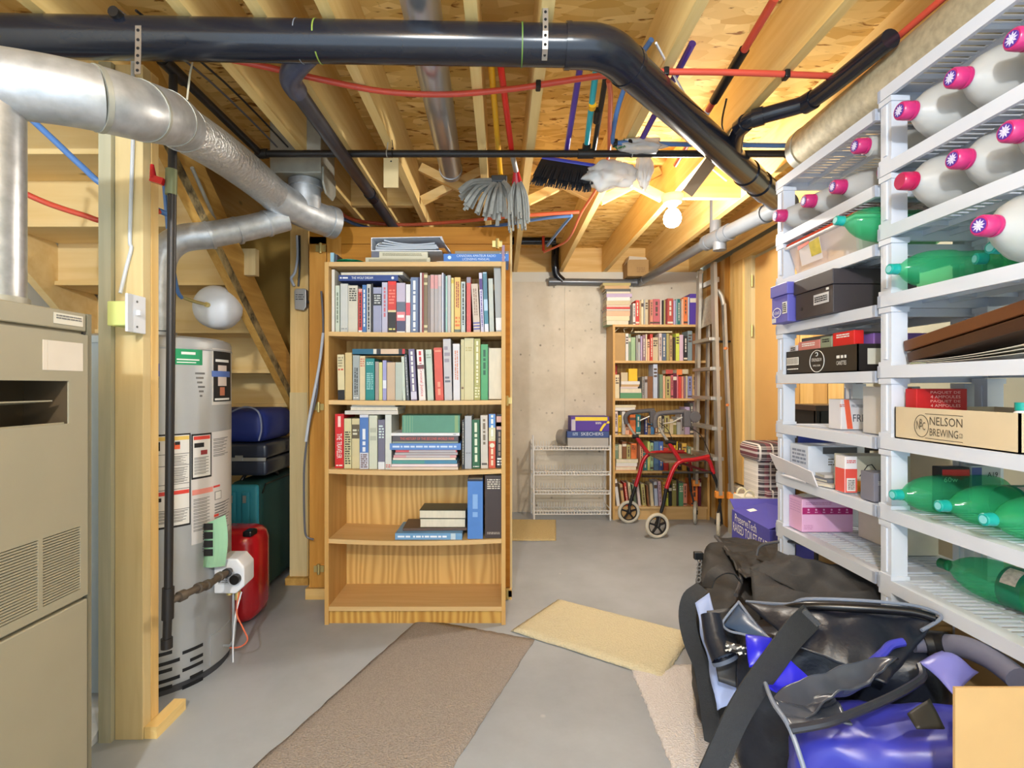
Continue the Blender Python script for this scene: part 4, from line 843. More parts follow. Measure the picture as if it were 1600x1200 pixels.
for i, (a, b, za_, zb_) in enumerate(((.02, .33, 1.892, 1.898), (.02, .34, 1.904, 1.902), (.03, .335, 1.917, 1.908), (.05, .33, 1.93, 1.917), (.06, .32, 1.943, 1.929))):
    m = MB(); vs = []; n = 8
    for k in range(n+1):
        u = k/n; x = bxl+a+(b-a)*u; zc = za_+(zb_-za_)*u-.012*math.sin(u*math.pi)*(i*.3); vs += [(x, YB+.006+.004*i, zc), (x, YB+.2, zc), (x, YB+.2, zc+.008), (x, YB+.006+.004*i, zc+.008)]
    fs = [(0, 1, 2, 3), (n*4+3, n*4+2, n*4+1, n*4)]+[(k*4+j, k*4+(j+1) % 4, k*4+4+(j+1) % 4, k*4+4+j) for k in range(n) for j in range(4)]
    m.add(vs, fs).build('papers', pg, bd)
for x in (bxl+.035, bxl+.30): MB().tube(arc((x, YB+.05, 1.918), .022, 0, math.pi, 10, (1, 0, 0), (0, 0, 1)), .002, 6).build('ring', alu, bd)
flat_book(XP(682, YB), XP(790, YB), YB+.004, 1.825, 1.835, .2, (222, 216, 204), 'thin white papers under the blue radio manual on bookcase top', GT, 0, name='paper_stack', cat='papers', pagesfront=True)
flat_book(XP(693, YB), XP(795, YB), YB+.004, 1.836, 1.873, .2, (44, 110, 190), 'blue radio licensing manual lying on top of large bookcase', GT, 0, [('text', 'CANADIAN AMATEUR RADIO', (206, 224, 244), .5, .60, .34, .72), ('text', 'LICENSING MANUAL', (206, 224, 244), .5, .42, .32, .26), ('dot', .09, (200, 226, 246)), ('dot', .92, (200, 226, 246))])
flat_book(XP(711, 2.66), XP(795, 2.66), 2.66, 1.874, 1.90, .14, (134, 132, 120), 'grey covered book on top of the blue radio manual', GT, 0, [('bars', (226, 224, 216), .90, .14, 1)])
tag(MB().box(.004, .018, 2.60, 2.82, 1.828, 1.915).build('booklet', flat(150, 120, 140)), 'thin mauve booklet hanging at the right end of bookcase top', 'book', GT)
# ================================================================== CEILING PIPES
ab = thing('drain_pipe', 'thick black drain pipe across the ceiling that elbows diagonally towards the white shelves', 'pipe', (0, 1.54, 2.16))
MB().tube([(-1.9, 1.50, 2.232), (.22, 1.54, 2.222)], .057, 28).build('straight_pipe', blk, ab, smooth=True)
MB().tube(smooth_path([(.20, 1.54, 2.222), (.285, 1.545, 2.222), (.345, 1.575, 2.221), (.40, 1.63, 2.22)], 4), .0615, 28).build('elbow', blk, ab, smooth=True)
MB().tube([(.385, 1.615, 2.22), (1.52, 2.80, 2.205)], .057, 28).build('diagonal_pipe', blk, ab, smooth=True)
dd = (Vector((1.52, 2.80, 2.205))-Vector((.385, 1.615, 2.22))).normalized()
for x, y, z, r in ((.20, 1.54, 2.222, .0635),):
    MB().tube([(x-.008, y, z), (x+.008, y, z)], r, 28).build('collar', blk, ab, smooth=True)
for t, r, l in ((.03, .0635, .01), (1.17, .0625, .05), (1.36, .0635, .06)):
    c = Vector((.385, 1.615, 2.22))+dd*t; MB().tube([c-dd*l, c+dd*l], r, 28).build('collar', blk, ab, smooth=True)
MB().tube([(.06, 1.537, 2.223), (.064, 1.537, 2.223)], .0585, 28).build('glue_ring', flat(90, 120, 50), ab, smooth=True)
MB().tube([(-.545, 1.527, 2.2265), (-.541, 1.527, 2.2265)], .0585, 28).build('glue_ring', flat(130, 150, 60), ab, smooth=True)
MB().tube([(-.60, 1.526, 2.227), (-.597, 1.526, 2.227)], .0582, 28).build('glue_ring', flat(120, 124, 130), ab, smooth=True)
strap([(.128, 1.478, JB), (.128, 1.478, 2.225), (.128, 1.49, 2.18), (.128, 1.515, 2.163)], 'perforated metal strap over the thick black drain pipe near ceiling centre')
d2 = thing('drain_pipe', 'thinner black waste pipe running back from elbow under thick drain pipe', 'pipe', (-.69, 2.4, 2.2))
MB().tube(smooth_path([(-.585, 1.56, 2.215), (-.625, 1.59, 2.205), (-.665, 1.63, 2.20), (-.69, 1.68, 2.20), (-.694, 1.74, 2.202)], 5), .035, 20).build('elbow', M('scuffed_abs', C(64, 66, 82), .3, var=.3, scale=20), d2, smooth=True)
MB().tube([(-.694, 1.71, 2.202), (-.706, 3.9, 2.252)], .0285, 18).build('straight_pipe', M('dusty_abs', C(46, 46, 54), .35, var=.35, scale=16), d2, smooth=True)
MB().tube([(-.699, 2.72, 2.225), (-.6995, 2.80, 2.227)], .033, 18).build('coupling', blk, d2, smooth=True)
g1 = thing('gas_pipe', 'long black iron gas pipe crossing below the joists from side to side', 'pipe', (.1, 2.3, 2.22))
MB().tube([(-1.075, 2.30, 2.243), (1.34, 2.30, 2.243)], .0155, 14).build('straight_pipe', blkiron, g1, smooth=True)
MB().tube([(.345, 2.30, 2.243), (.415, 2.30, 2.243)], .021, 14).build('tee', blkiron, g1, smooth=True)
MB().tube([(.38, 2.30, 2.243), (.385, 2.30, 2.285)], .019, 14).build('tee_branch', blkiron, g1, smooth=True)
MB().tube([(-1.10, 2.30, 2.243), (-1.05, 2.30, 2.243)], .021, 14).build('elbow', blkiron, g1, smooth=True)
g2 = thing('gas_pipe', 'black iron gas pipe running back from the drop pipe along a joist', 'pipe', (-1.09, 1.95, 2.24))
MB().tube([(-1.10, 1.45, 2.262), (-1.085, 2.33, 2.246)], .0155, 14).build('straight_pipe', blkiron, g2, smooth=True)
MB().tube([(-1.099, 1.66, 2.259), (-1.098, 1.77, 2.257)], .0215, 14).build('tee', blkiron, g2, smooth=True)
for dx, lab in ((-.12, 'pair of thin cables along the joist beside the gas pipe, outer one'), (-.07, 'thin black cable along the joist right beside the gas pipe')):
    c = MB().tube(smooth_path([(-1.0+dx, 1.5, 2.3), (-.96+dx, 1.9, 2.33), (-.93+dx, 2.4, 2.32), (-.92+dx, 2.7, 2.3)], 4), .004, 6).build('cable', M('grey_cable', C(96, 92, 96), .4) if dx < -.1 else black); tag(c, lab, 'cable')

def pex(name, mt, pts, z, r, label, cat='tube', k=5):
    o = MB().tube(smooth_path([Pz(a, b, z) for a, b in pts], k), r, 12).build(name, mt, smooth=True); return tag(o, label, cat)
rp = pex('water_tube', redpex, [(300, 81), (400, 101), (500, 124), (600, 143), (700, 147.5), (800, 139), (870, 128.5), (935, 119), (1010, 113), (1100, 112.5), (1200, 115), (1322, 120)], 2.278, .0105, 'long sagging red water tube strung under all the joists')
def clip(px, py, z, par):
    c = Pz(px, py, z); MB().box(c.x-.009, c.x+.009, c.y-.016, c.y+.016, z-.016, z+.012).build('clip', black, par, bevel=.004)
for a, b in ((841, 133), (1040, 112.8), (1228, 116.5), (1322, 120)): clip(a, b, 2.278, rp)
c = Pz(1322, 120, 2.278); o = MB().tube([c, c+Vector((.02, -.05, .0)), c+Vector((.03, -.6, 0))], .0105, 10).build('tube_return', redpex, rp, smooth=True)
pex('water_tube', orangepex, [(951, 126), (954, 150), (953, 190), (952, 236)], 2.272, .0095, 'orange water tube branching back from the red tube by the teal pole')
tag(MB().tube(smooth_path([Pz(1018, 62, 2.42), Pz(990, 105, 2.40), Pz(968, 160, 2.34), Pz(958, 205, 2.275), Pz(957, 222, 2.27)], 5), .010, 12).build('water_tube', bluepex, smooth=True), 'blue water tube running from ceiling front back to a black elbow', 'tube')
bp = pex('water_tube', bluepex, [(957, 223), (1010, 224), (1100, 226), (1245, 227.5)], 2.268, .0105, 'straight blue water tube running sideways just above the gas pipe')
clip(984, 223.5, 2.268, bp); clip(961, 223, 2.268, bp)
pex('water_tube', orangepex, [(527, 328), (548, 342), (590, 349), (640, 351), (720, 346), (800, 338), (905, 331)], 2.262, .011, 'orange water tube curving above the closet at the back of the joists')
pex('water_tube', bluepex, [(520, 333), (560, 352), (620, 362), (700, 361), (780, 352), (850, 341), (893, 337)], 2.246, .0105, 'pale blue water tube curving above the closet under the orange one')
pex('water_tube', bluepex, [(893, 337), (880, 352), (864, 372), (855, 384)], 2.246, .0095, 'pale blue tube end dropping towards black waste elbow at the back wall')
pex('water_tube', orangepex, [(953, 236), (945, 262), (930, 298), (908, 333), (893, 366), (880, 380), (850, 394)], 2.27, .008, 'thin orange tube following the joist to the back wall', k=4)
tb = MB().tube([P(849, 392, 4.55), P(849, 360, 4.55)], .012, 8).build('water_tube', redpex); tag(tb, 'short upright red tube stub at the back wall', 'tube')

# galvanised round duct in the joist bay
du = thing('round_duct', 'smooth galvanised round duct lying in the joist bay above the gas pipe', 'duct', (-.27, 2.2, 2.35))
MB().tube([(-.235, 1.2, 2.355), (-.28, 2.86, 2.405)], .0615, 26).build('pipe', galv_s, du, smooth=True); MB().tube([(-.2795, 2.83, 2.404), (-.28, 2.87, 2.405)], .064, 26).build('end_ring', galv, du, smooth=True)
# big duct at the right
bd2 = thing('round_duct', 'large dusty galvanised duct running along above the white shelves', 'duct', (1.285, 1.0, 2.1))
MB().tube([(1.285, -.6, 2.192), (1.285, 2.15, 2.192)], .087, 30).build('pipe', M('dusty_duct', C(176, 164, 136), .6, .25, .25, 40, .1), bd2, smooth=True)
MB().tube([(1.285, 2.12, 2.192), (1.285, 2.16, 2.192)], .0895, 30).build('end_ring', galv_d, bd2, smooth=True)
MB().box(1.280, 1.290, -.6, 2.15, 2.277, 2.281).build('seam', galv_d, bd2)
wp = thing('waste_pipe', 'black waste pipe bending down beside the large dusty duct', 'pipe', (1.1, 2.0, 2.2))
pts = [Pz(1148, 236, 2.225), Pz(1152, 210, 2.238), Pz(1164, 193, 2.243), Pz(1185, 183, 2.245), Pz(1252, 164, 2.247), Pz(1275, 152, 2.247), Pz(1310, 126, 2.247), Pz(1392, 60, 2.247)]
MB().tube(smooth_path(pts, 5), .030, 18).build('pipe', blk, wp, smooth=True)
q = smooth_path(pts, 5)
for i in (9, 15, 22): d = (q[i+1]-q[i]).normalized()*.02; MB().tube([q[i]-d, q[i]+d], .035, 18).build('coupling', blk, wp, smooth=True)
for j, pz in enumerate(([(1025, 67), (1040, 95), (1060, 130), (1085, 175)], [(1135, 155), (1128, 195), (1140, 218), (1175, 225)])):
    c = MB().tube(smooth_path([Pz(a, b, 2.30) for a, b in pz], 4), .004, 6).build('cable', white if j == 0 else black); tag(c, ('thin white cable dangling behind the diagonal drain pipe', 'thin black cable loop beside the black waste pipe')[j], 'cable')
# drain at back wall
bw = thing('drain_pipe', 'grey drain pipe along the back wall top and out towards the ladder', 'pipe', (1.0, 4.8, 2.1))
MB().tube([(.475, 4.835, 2.185), (1.31, 4.835, 2.175)], .032, 16).build('wall_pipe', greypipe, bw, smooth=True)
MB().tube([(.45, 4.835, 2.185), (.52, 4.835, 2.185)], .038, 16).build('cleanout', greypipe, bw, smooth=True)
MB().tube(smooth_path([(.51, 4.80, 2.52), (.505, 4.80, 2.35), (.52, 4.82, 2.25), (.58, 4.835, 2.19)], 4), .036, 16).build('black_riser', blk, bw, smooth=True)
MB().tube([(.49, 4.6, 2.50), (-.05, 4.6, 2.50)], .032, 14).build('black_branch', blk, bw, smooth=True)
a = Vector((1.31, 4.82, 2.178)); b = Vector((1.40, 3.50, 2.175)); c = Vector((1.53, 2.7, 2.172))
MB().tube(smooth_path([(1.25, 4.835, 2.176), (1.305, 4.825, 2.176), a+(b-a)*.04, a+(b-a)*.09], 3), .037, 16).build('elbow', greypipe, bw, smooth=True)
MB().tube([a, b], .034, 18).build('straight_pipe', greypipe, bw, smooth=True)
MB().tube([b-(b-a).normalized()*.03, b+(c-b).normalized()*.03], .04, 18).build('coupling', greypipe, bw, smooth=True)
MB().tube([b, c], .046, 22).build('large_pipe', greypipe, bw, smooth=True)
for t, l in ((.03, .02), (.16, .07), (.30, .03), (.75, .012)): e = b+(c-b)*t; d = (c-b).normalized()*l; MB().tube([e-d, e+d], .053, 22).build('collar', greypipe, bw, smooth=True)
e = b+(c-b)*.14; MB().tube([e, e+Vector((0, 0, JB-e.z+.15))], .036, 16).build('branch', greypipe, bw, smooth=True)
e = b+(c-b)*.20; MB().tube([e, e+Vector((0, 0, -.09))], .042, 16).build('cleanout', greypipe, bw, smooth=True)
cbx = thing('cardboard_box', 'small cardboard box tucked on top of the back wall beside drain pipe', 'box', (1.26, 4.80, 2.212))
m = MB(); m.box(1.165, 1.36, 4.72, 4.89, 2.213, 2.365); m.build('carton', kraft, cbx)
m = MB(); m.beam((1.165, 4.72, 2.365), (1.15, 4.72, 2.33), .002, .17, (0, 1, 0)); m.hexa([(1.17, 4.73, 2.364), (1.35, 4.73, 2.364), (1.35, 4.88, 2.364), (1.17, 4.88, 2.364), (1.19, 4.75, 2.405), (1.34, 4.74, 2.39), (1.34, 4.87, 2.395), (1.19, 4.87, 2.41)]); m.build('paper_stuffing', paper, cbx)
bars(M('kraft_print', C(160, 128, 88), .8), cbx, (1.29, 4.719, 2.27), (1, 0, 0), (0, 0, 1), .08, .05, 3, 4)

# light fixture
lf = thing('ceiling_light', 'bare glowing light bulb in white ceramic holder under a joist', 'lamp', (.98, 2.93, 2.1))
T = Matrix.Translation((.98, 2.93, JB)) @ Matrix.Rotation(math.pi, 4, 'X')
MB().lathe([(.0, 0), (.062, 0), (.062, .012), (.056, .022), (.05, .045), (.032, .05), (.03, .06), (0, .06)], 28, T).build('holder', M('porcelain', C(232, 226, 210), .4), lf, smooth=True)
T = Matrix.Translation((.98, 2.93, JB-.06)) @ Matrix.Rotation(math.pi, 4, 'X')
ob = MB().lathe([(.0, 0), (.014, 0), (.018, .014), (.034, .028), (.046, .05), (.05, .072), (.046, .095), (.032, .114), (.014, .122), (0, .123)], 28, T).build('bulb', emit('glowing_bulb', (1, .93, .8, 1), 22), lf, smooth=True)
cbl = MB().tube(smooth_path([Pz(1103, 256, 2.3), Pz(1118, 268, 2.29), Pz(1135, 282, 2.3)], 4), .005, 6).build('cable', white); tag(cbl, 'short white cable near the glowing bulb', 'cable')

# ================================================================== BROOMS, MOPS AND POLES resting on the gas pipe
yel = M('yellow_handle', C(232, 172, 30), .35); redh = M('red_handle', C(214, 40, 30), .35); pur = M('purple_handle', C(86, 60, 160), .35); teal2 = M('teal_handle', C(40, 176, 190), .35)
mopgrey = M('mop_grey', C(150, 148, 140), .9, var=.15, scale=40)
m1 = thing('mop', 'grey strip mop with yellow handle hanging upside between the joists', 'mop', (0, 2.5, 2.2))
MB().tube([Pz(764, 60, 2.36), Pz(783, 284, 2.262)], .0125, 12).build('handle', yel, m1, smooth=True)
m = MB(); rnd = random.Random(3)
for i in range(46):
    a = rnd.uniform(-1.15, .6); l = rnd.uniform(.11, .135)+.07*math.cos(a); b = rnd.uniform(-.5, .3); c0 = Vector((-.012+a*.03, 2.60+b*.05, 2.245-rnd.uniform(0, .03)))
    e = c0+Vector((math.sin(a)*l*1.0-.02, b*.12, -l*math.cos(a)*.95)); mid = (c0+e)/2+Vector((math.sin(a)*.02, -.01, .018))
    m.ribbon(smooth_path([c0, mid, e], 3), (math.cos(a), rnd.uniform(-.4, .4), math.sin(a)), .015, .004)
m.build('strips', mopgrey, m1)['kind'] = 'stuff'
MB().box(-.05, .03, 2.57, 2.65, 2.225, 2.262).build('head_block', M('dark_grey_plastic', C(70, 72, 74), .5), m1, bevel=.008)
m2 = thing('mop', 'string mop with red and white handle and red collar', 'mop', (.08, 2.46, 2.2))
h = [Pz(776, 60, 2.36), Pz(786, 130, 2.325), Pz(800, 240, 2.262)]
MB().tube(h[:2], .0125, 12).build('handle', redh, m2, smooth=True); MB().tube(h[1:], .0125, 12).build('handle', redh, m2, smooth=True)
MB().tube([h[2], Vector((.075, 2.49, 2.235))], .0125, 12).build('ferrule', alu, m2, smooth=True)
MB().tube([(.072, 2.47, 2.245), (.078, 2.51, 2.20), (.079, 2.515, 2.19)], [.012, .026, .027], 16).build('collar', redp, m2, smooth=True)
m = MB(); rnd = random.Random(9)
for i in range(40):
    a = rnd.uniform(-1, 1); b = rnd.uniform(-1, 1); l = rnd.uniform(.15, .25); c0 = Vector((.079+a*.02, 2.515+b*.02, 2.195))
    m.tube(smooth_path([c0, c0+Vector((a*.03, b*.03, -l*.4)), c0+Vector((a*.035+.005, b*.03, -l))], 3), .0055, 5)
m.build('strings', mopgrey, m2)['kind'] = 'stuff'
br = thing('broom', 'black bristled push broom with purple handle resting on the gas pipe', 'broom', (.28, 2.42, 2.2))
MB().tube([Pz(908, 95, 2.37), Pz(884, 243, 2.272)], .0125, 12).build('handle', pur, br, smooth=True)
hd = M('violet_block', C(74, 78, 200), .35)
p0, p1 = P(846, 249, 2.42), P(929, 262, 2.42)
MB().beam(p0, p1, .05, .018).build('head_block', hd, br, bevel=.005)
m = MB(); rnd = random.Random(5)
for i in range(70):
    for j in range(4):
        u = i/69; c = p0.lerp(p1, u)+Vector((0, -.02+.013*j, -.008)); e = c+Vector((-.045+.03*u+rnd.uniform(-.006, .006), (j-1.5)*.02, -.088-rnd.uniform(0, .006)-.02*u*0))
        m.tube([c, e], [.0036, .0028], 4, cap=False)
m.build('bristles', M('bristle_black', C(24, 24, 28), .6), br)['kind'] = 'stuff'
tp = thing('pole', 'teal broom pole with yellow ring resting on the gas pipe', 'pole', (.37, 2.1, 2.27))
MB().tube([Pz(933, 95, 2.36), Pz(915, 240, 2.271)], .0125, 12).build('handle', teal2, tp, smooth=True); c = Pz(926, 163, 2.316); c2 = Pz(925, 169, 2.312); MB().tube([c, c2], .016, 12).build('ring', yel, tp, smooth=True)
tp = thing('pole', 'dark grey broom pole beside the teal pole', 'pole', (.41, 2.1, 2.27))
MB().tube([Pz(948, 110, 2.36), Pz(928, 235, 2.275)], .011, 12).build('handle', blkiron, tp, smooth=True); MB().tube([Pz(934, 172, 2.32), Pz(932, 190, 2.306)], .0145, 12).build('joint', black, tp, smooth=True)
tp = thing('pole', 'purple pole resting on the gas pipe near the white bag', 'pole', (.62, 2.0, 2.27))
MB().tube([Pz(1082, 68, 2.35), Pz(1000, 223, 2.275)], .0125, 12).build('handle', pur, tp, smooth=True)
tp = thing('pole', 'red extension pole with black foam grip lying in the right joist bay', 'pole', (.83, 2.0, 2.3))
a, b = Vector((.83, 1.55, 2.375)), Vector((.845, 2.48, 2.27)); f = lambda t: a.lerp(b, t)
MB().tube([f(0), f(.25)], .0135, 12).build('handle', redpex, tp, smooth=True); MB().tube([f(.22), f(.50)], .018, 12).build('foam_grip', black, tp, smooth=True); MB().tube([f(.5), f(.56)], .013, 12).build('handle', redpex, tp, smooth=True)
MB().tube([f(.56), f(.66)], .0132, 12).build('white_sleeve', white, tp, smooth=True); MB().tube([f(.66), f(1)], .011, 12).build('inner_pole', orangepex, tp, smooth=True)
tp = MB().beam((.965, 2.32, 2.235), (.90, 2.47, 2.13), .055, .012, (0, -1, .2)).build('board', M('grey_board', C(140, 120, 96), .7)); tag(tp, 'short grey brown wooden board dangling behind the gas pipe right of the white bag', 'board')
def lump(name, c, rad, mt, par, seed, amp=.35, sub=4, fr=6):
    bm = bmesh.new(); bmesh.ops.create_icosphere(bm, subdivisions=sub, radius=1)
    for v in bm.verts:
        n = v.co.normalized(); d = 1+amp*noise.noise(n*fr*.35+Vector((seed, 0, 0)))+amp*.4*abs(noise.noise(n*fr+Vector((0, seed, 0))))
        v.co = Vector((c[0]+n.x*rad[0]*d, c[1]+n.y*rad[1]*d, c[2]+n.z*rad[2]*d))
    me = bpy.data.meshes.new(name); bm.to_mesh(me); bm.free(); me.materials.append(mt)
    for p in me.polygons: p.use_smooth = True
    o = bpy.data.objects.new(name, me); COL.objects.link(o); o.parent = par; o.matrix_parent_inverse = world(par).inverted(); return o
bag_w = pet('translucent_bag', C(222, 220, 216), (.9, .9, .9, 1), .75, .25)
wb_ = thing('plastic_bag', 'crumpled white plastic bag with green leaf print hung over gas pipe', 'bag', (.56, 2.4, 2.1))
lump('bag_body', (.50, 2.37, 2.175), (.115, .05, .062), bag_w, wb_, 3.1, .4); lump('bag_corner', (.66, 2.36, 2.20), (.035, .03, .085), bag_w, wb_, 7.7, .4); lump('bag_top', (.615, 2.27, 2.262), (.10, .045, .03), bag_w, wb_, 1.3, .4)
lf_ = M('leaf_green', C(44, 120, 66), .6); m = MB(); rnd = random.Random(2)
for i in range(14):
    c = Vector((.50+rnd.uniform(0, .10), 2.246, 2.245+rnd.uniform(0, .03))); d = Vector((rnd.uniform(-1, 1), 0, rnd.uniform(-.3, 1))).normalized()*.035
    m.prism([(-.5, 0), (0, .12), (.5, 0), (0, -.12)], lambda a, b: c+d*a+Vector((-d.z, 0, d.x))*b, lambda a, b: c+d*a+Vector((-d.z, 0, d.x))*b+Vector((0, -.001, 0)))
m.build('leaf_print', lf_, wb_)
tg = thing('tag', 'pale wooden tag hanging by wire from the gas pipe', 'tag', (-.49, 2.29, 2.08))
MB().box(XP(600, 2.285), XP(623, 2.285), 2.277, 2.283, ZP(294, 2.285), ZP(248, 2.285)).build('card', M('tag_wood', C(200, 176, 128), .7, var=.1), tg)
MB().tube([(-.485, 2.278, 2.215), (-.487, 2.282, 2.262), (-.484, 2.3, 2.262), (-.488, 2.29, 2.30)], .002, 6).build('wire', black, tg); MB().cyl((XP(611, 2.277), 2.2765, ZP(252, 2.277)), (XP(611, 2.277), 2.2775, ZP(252, 2.277)), .004, 8).build('hole', black, tg)
for px, lab in ((605, 'twisted wire tie on gas pipe above the wooden tag'), (987, 'chain tie holding the gas pipe near the white bag'), (1228, 'wire tie at the right end of the gas pipe')):
    x = XP(px, 2.3); m = MB(); m.tube(arc((x, 2.30, 2.243), .018, 0, 2*math.pi, 14, (0, 1, 0), (0, 0, 1))[:-1], .0025, 6, closed=True); m.tube([(x, 2.30, 2.262), (x+.006, 2.29, JB+.01)], .0025, 6); tag(m.build('wire_tie', alu), lab, 'wire')
# ================================================================== FAR BOOKCASE
fx0, fx1, fy0, fy1 = 1.0, 1.866, 4.58, 4.865
fb = thing('bookcase', 'far wooden bookcase against the concrete wall behind the red walker', 'bookcase', (1.43, 4.72, 0))
FZ = [1.7496, 1.426, 1.088, .762, .4386, .118]
MB().box(fx0, fx0+.02, fy0, fy1, 0, 1.7496).build('side_panel', oakZ, fb); MB().box(fx1-.02, fx1, fy0, fy1, 0, 1.7496).build('side_panel', oakZ, fb)
for z in FZ: MB().box(fx0+.02, fx1-.02, fy0+.002, fy1-.006, z-.02, z).build('shelf', oakX, fb)
MB().box(fx0+.003, fx1-.003, fy1-.006, fy1, 0, 1.74).build('back_panel', oakdark, fb); MB().box(fx0+.02, fx1-.02, fy0+.02, fy0+.034, 0, .098).build('kick_board', oakX, fb)
ORD = ['first', 'second', 'third', 'fourth', 'fifth', 'sixth', 'seventh', 'eighth']
YF = 4.605
CN = {'white': (222, 218, 212), 'red': (206, 64, 56), 'tan': (196, 160, 112), 'cream': (222, 208, 172), 'beige': (202, 186, 152), 'salmon': (214, 140, 116), 'rose': (196, 100, 108), 'black': (34, 32, 34), 'dark red': (130, 36, 44), 'brick red': (184, 76, 66), 'lilac': (184, 164, 196), 'pale teal': (140, 176, 180), 'dark teal': (36, 108, 104), 'grey': (150, 148, 144), 'orange': (232, 124, 62), 'purple': (84, 58, 160), 'kraft': (206, 172, 120), 'sage': (120, 140, 112), 'mint': (156, 186, 144), 'silver': (176, 178, 178), 'mauve': (140, 110, 126), 'peach': (230, 176, 142), 'slate blue': (86, 104, 128), 'dark brown': (62, 46, 36), 'lime': (206, 214, 84), 'pale pink': (216, 184, 200), 'grey teal': (130, 146, 150), 'pinkish white': (216, 198, 194), 'green': (90, 146, 104), 'yellow': (236, 192, 40), 'pale blue': (186, 196, 216), 'dark grey': (84, 86, 84), 'maroon': (100, 26, 50), 'pink': (212, 120, 130), 'periwinkle': (136, 140, 186), 'brown': (130, 84, 50), 'teal': (44, 126, 130), 'navy': (40, 56, 120), 'sky blue': (86, 150, 214), 'olive': (136, 130, 70), 'royal blue': (70, 104, 176), 'steel blue': (84, 120, 160), 'gold': (214, 172, 76), 'khaki': (176, 164, 104), 'speckled grey': (170, 164, 164), 'yellow green': (196, 206, 120)}
def far_row(rows, zi, phrase, group, base=None):
    cnt = {}; seen = {}
    for r in rows: cnt[r[3]] = cnt.get(r[3], 0)+1
    for r in rows:
        x0, x1, yt, cn = r[:4]; lean = r[4] if len(r) > 4 else 0; z = (FZ[zi] if base is None else base)+.001
        X0, X1 = XP(x0, YF), XP(x1, YF); t = X1-X0-.0015; h = ZP(yt, YF)-z; seen[cn] = seen.get(cn, 0)+1; L = abs(math.sin(math.radians(lean)))*h
        if lean: t = max(.012, t*.85-L*.2); h *= .985
        lab = (cn if cnt[cn] == 1 else ORD[seen[cn]-1]+' '+cn)+' book '+('' if cnt[cn] == 1 else 'from left ')+'standing on '+phrase
        ex = []; k = int(x0*7) % 5
        if t > .018 and cn not in ('kraft',):
            dk = sum(CN[cn]) > 380; ic = (90, 70, 60) if dk else (220, 210, 190)
            if k == 0: ex = [('bars', ic, .15, .85)]
            elif k == 1: ex = [('band', .72, .86, ic)]
            elif k == 2: ex = [('hbars', ic, .6, .9, 3)]
            elif k == 3: ex = [('bars', ic, .35, .9), ('band', .05, .12, ic)]
        upright_book((X0+X1)/2, YF+random.uniform(0, .012), z, t, h, .15 if zi else .16, CN[cn], lab, group, lean, ex)
def far_pile(rows, phrase, group, zbase):
    z = zbase+.0005; n = len(rows); cnt = {}; seen = {}
    for r in rows: cnt[r[3]] = cnt.get(r[3], 0)+1
    for x0, x1, t, cn in rows:
        seen[cn] = seen.get(cn, 0)+1
        lab = (cn if cnt[cn] == 1 else ORD[seen[cn]-1]+' '+cn)+' book '+('' if cnt[cn] == 1 else 'from bottom ')+'lying flat in '+phrase
        flat_book(XP(x0, YF), XP(x1, YF), YF+.01, z, z+t-.0006, .17, CN[cn], lab, group, random.uniform(-1.5, 1.5), pagesfront=(len(lab) % 2 == 0)); z += t
    return z
S = 4.605/800
GF = ['books standing on top of the far bookcase', 'books in the upper compartment of the far bookcase', 'books in the second compartment of the far bookcase', 'books in the third compartment of the far bookcase', 'books in the fourth compartment of the far bookcase', 'books in the lowest compartment of the far bookcase']
far_pile([(948, 983, 7*S, 'mint'), (948, 984, 7*S, 'cream'), (948, 985, 8*S, 'peach'), (948, 986, 3*S, 'navy'), (948, 985, 3*S, 'red'), (948, 985, 3*S, 'rose'), (948, 985, 7*S, 'beige'), (949, 985, 5.5*S, 'white'), (948, 988, 5.5*S, 'lilac'), (948, 985, 3.5*S, 'silver'), (947, 986, 4*S, 'dark grey'), (945, 984, 5*S, 'tan'), (942.5, 986, 4.5*S, 'khaki')], 'the tall stack at left end of far bookcase top', 'tall book stack on the far bookcase', FZ[0])
far_row([(989, 993, 474, 'white'), (993.3, 999, 469, 'red'), (999.2, 1002, 470, 'tan'), (1002.4, 1006, 468, 'cream'), (1006.2, 1008, 468, 'silver'), (1008.2, 1013, 468, 'beige'), (1013.5, 1016, 468, 'brown'), (1016.2, 1021, 468, 'salmon'), (1021.2, 1031.6, 467, 'rose'), (1032, 1034.5, 469, 'pinkish white'), (1035, 1037.4, 469, 'black'), (1037.6, 1040, 469, 'khaki'), (1040.2, 1043, 469, 'dark red'), (1043.3, 1052.5, 466, 'brick red'), (1053, 1056.3, 469, 'lilac'), (1056.5, 1058.5, 467, 'pale teal'), (1058.7, 1063, 467, 'dark teal'), (1063.2, 1065, 470, 'grey'), (1065.2, 1068.2, 467, 'peach'), (1068.4, 1075, 464, 'orange'), (1075.2, 1077.6, 464, 'pale blue'), (1078, 1088, 459, 'purple')], 0, 'top of the far bookcase', GF[0])
far_row([(977.5, 982, 521, 'white'), (982.3, 986, 522, 'sage'), (986.3, 993, 527, 'mint'), (994, 997, 524, 'grey'), (997.3, 1001, 523, 'silver'), (1001.3, 1004, 525, 'lilac'), (1004.3, 1009, 523, 'mauve'), (1009.2, 1011.5, 522, 'cream'), (1011.8, 1015.5, 530, 'peach'), (1015.8, 1020, 522, 'red'), (1020.3, 1029, 527, 'beige'), (1030, 1034.6, 520.5, 'pinkish white'), (1035, 1041.5, 521, 'slate blue'), (1042, 1046, 521, 'khaki'), (1046.5, 1051, 524, 'tan'), (1052, 1055.6, 527, 'dark brown'), (1056, 1061.6, 521, 'lime'), (1062, 1068, 523, 'pale pink'), (1068.3, 1074.3, 525, 'black'), (1074.6, 1081.6, 517, 'grey teal'), (1082, 1089, 521, 'brown')], 1, 'upper shelf of the far bookcase', GF[1])
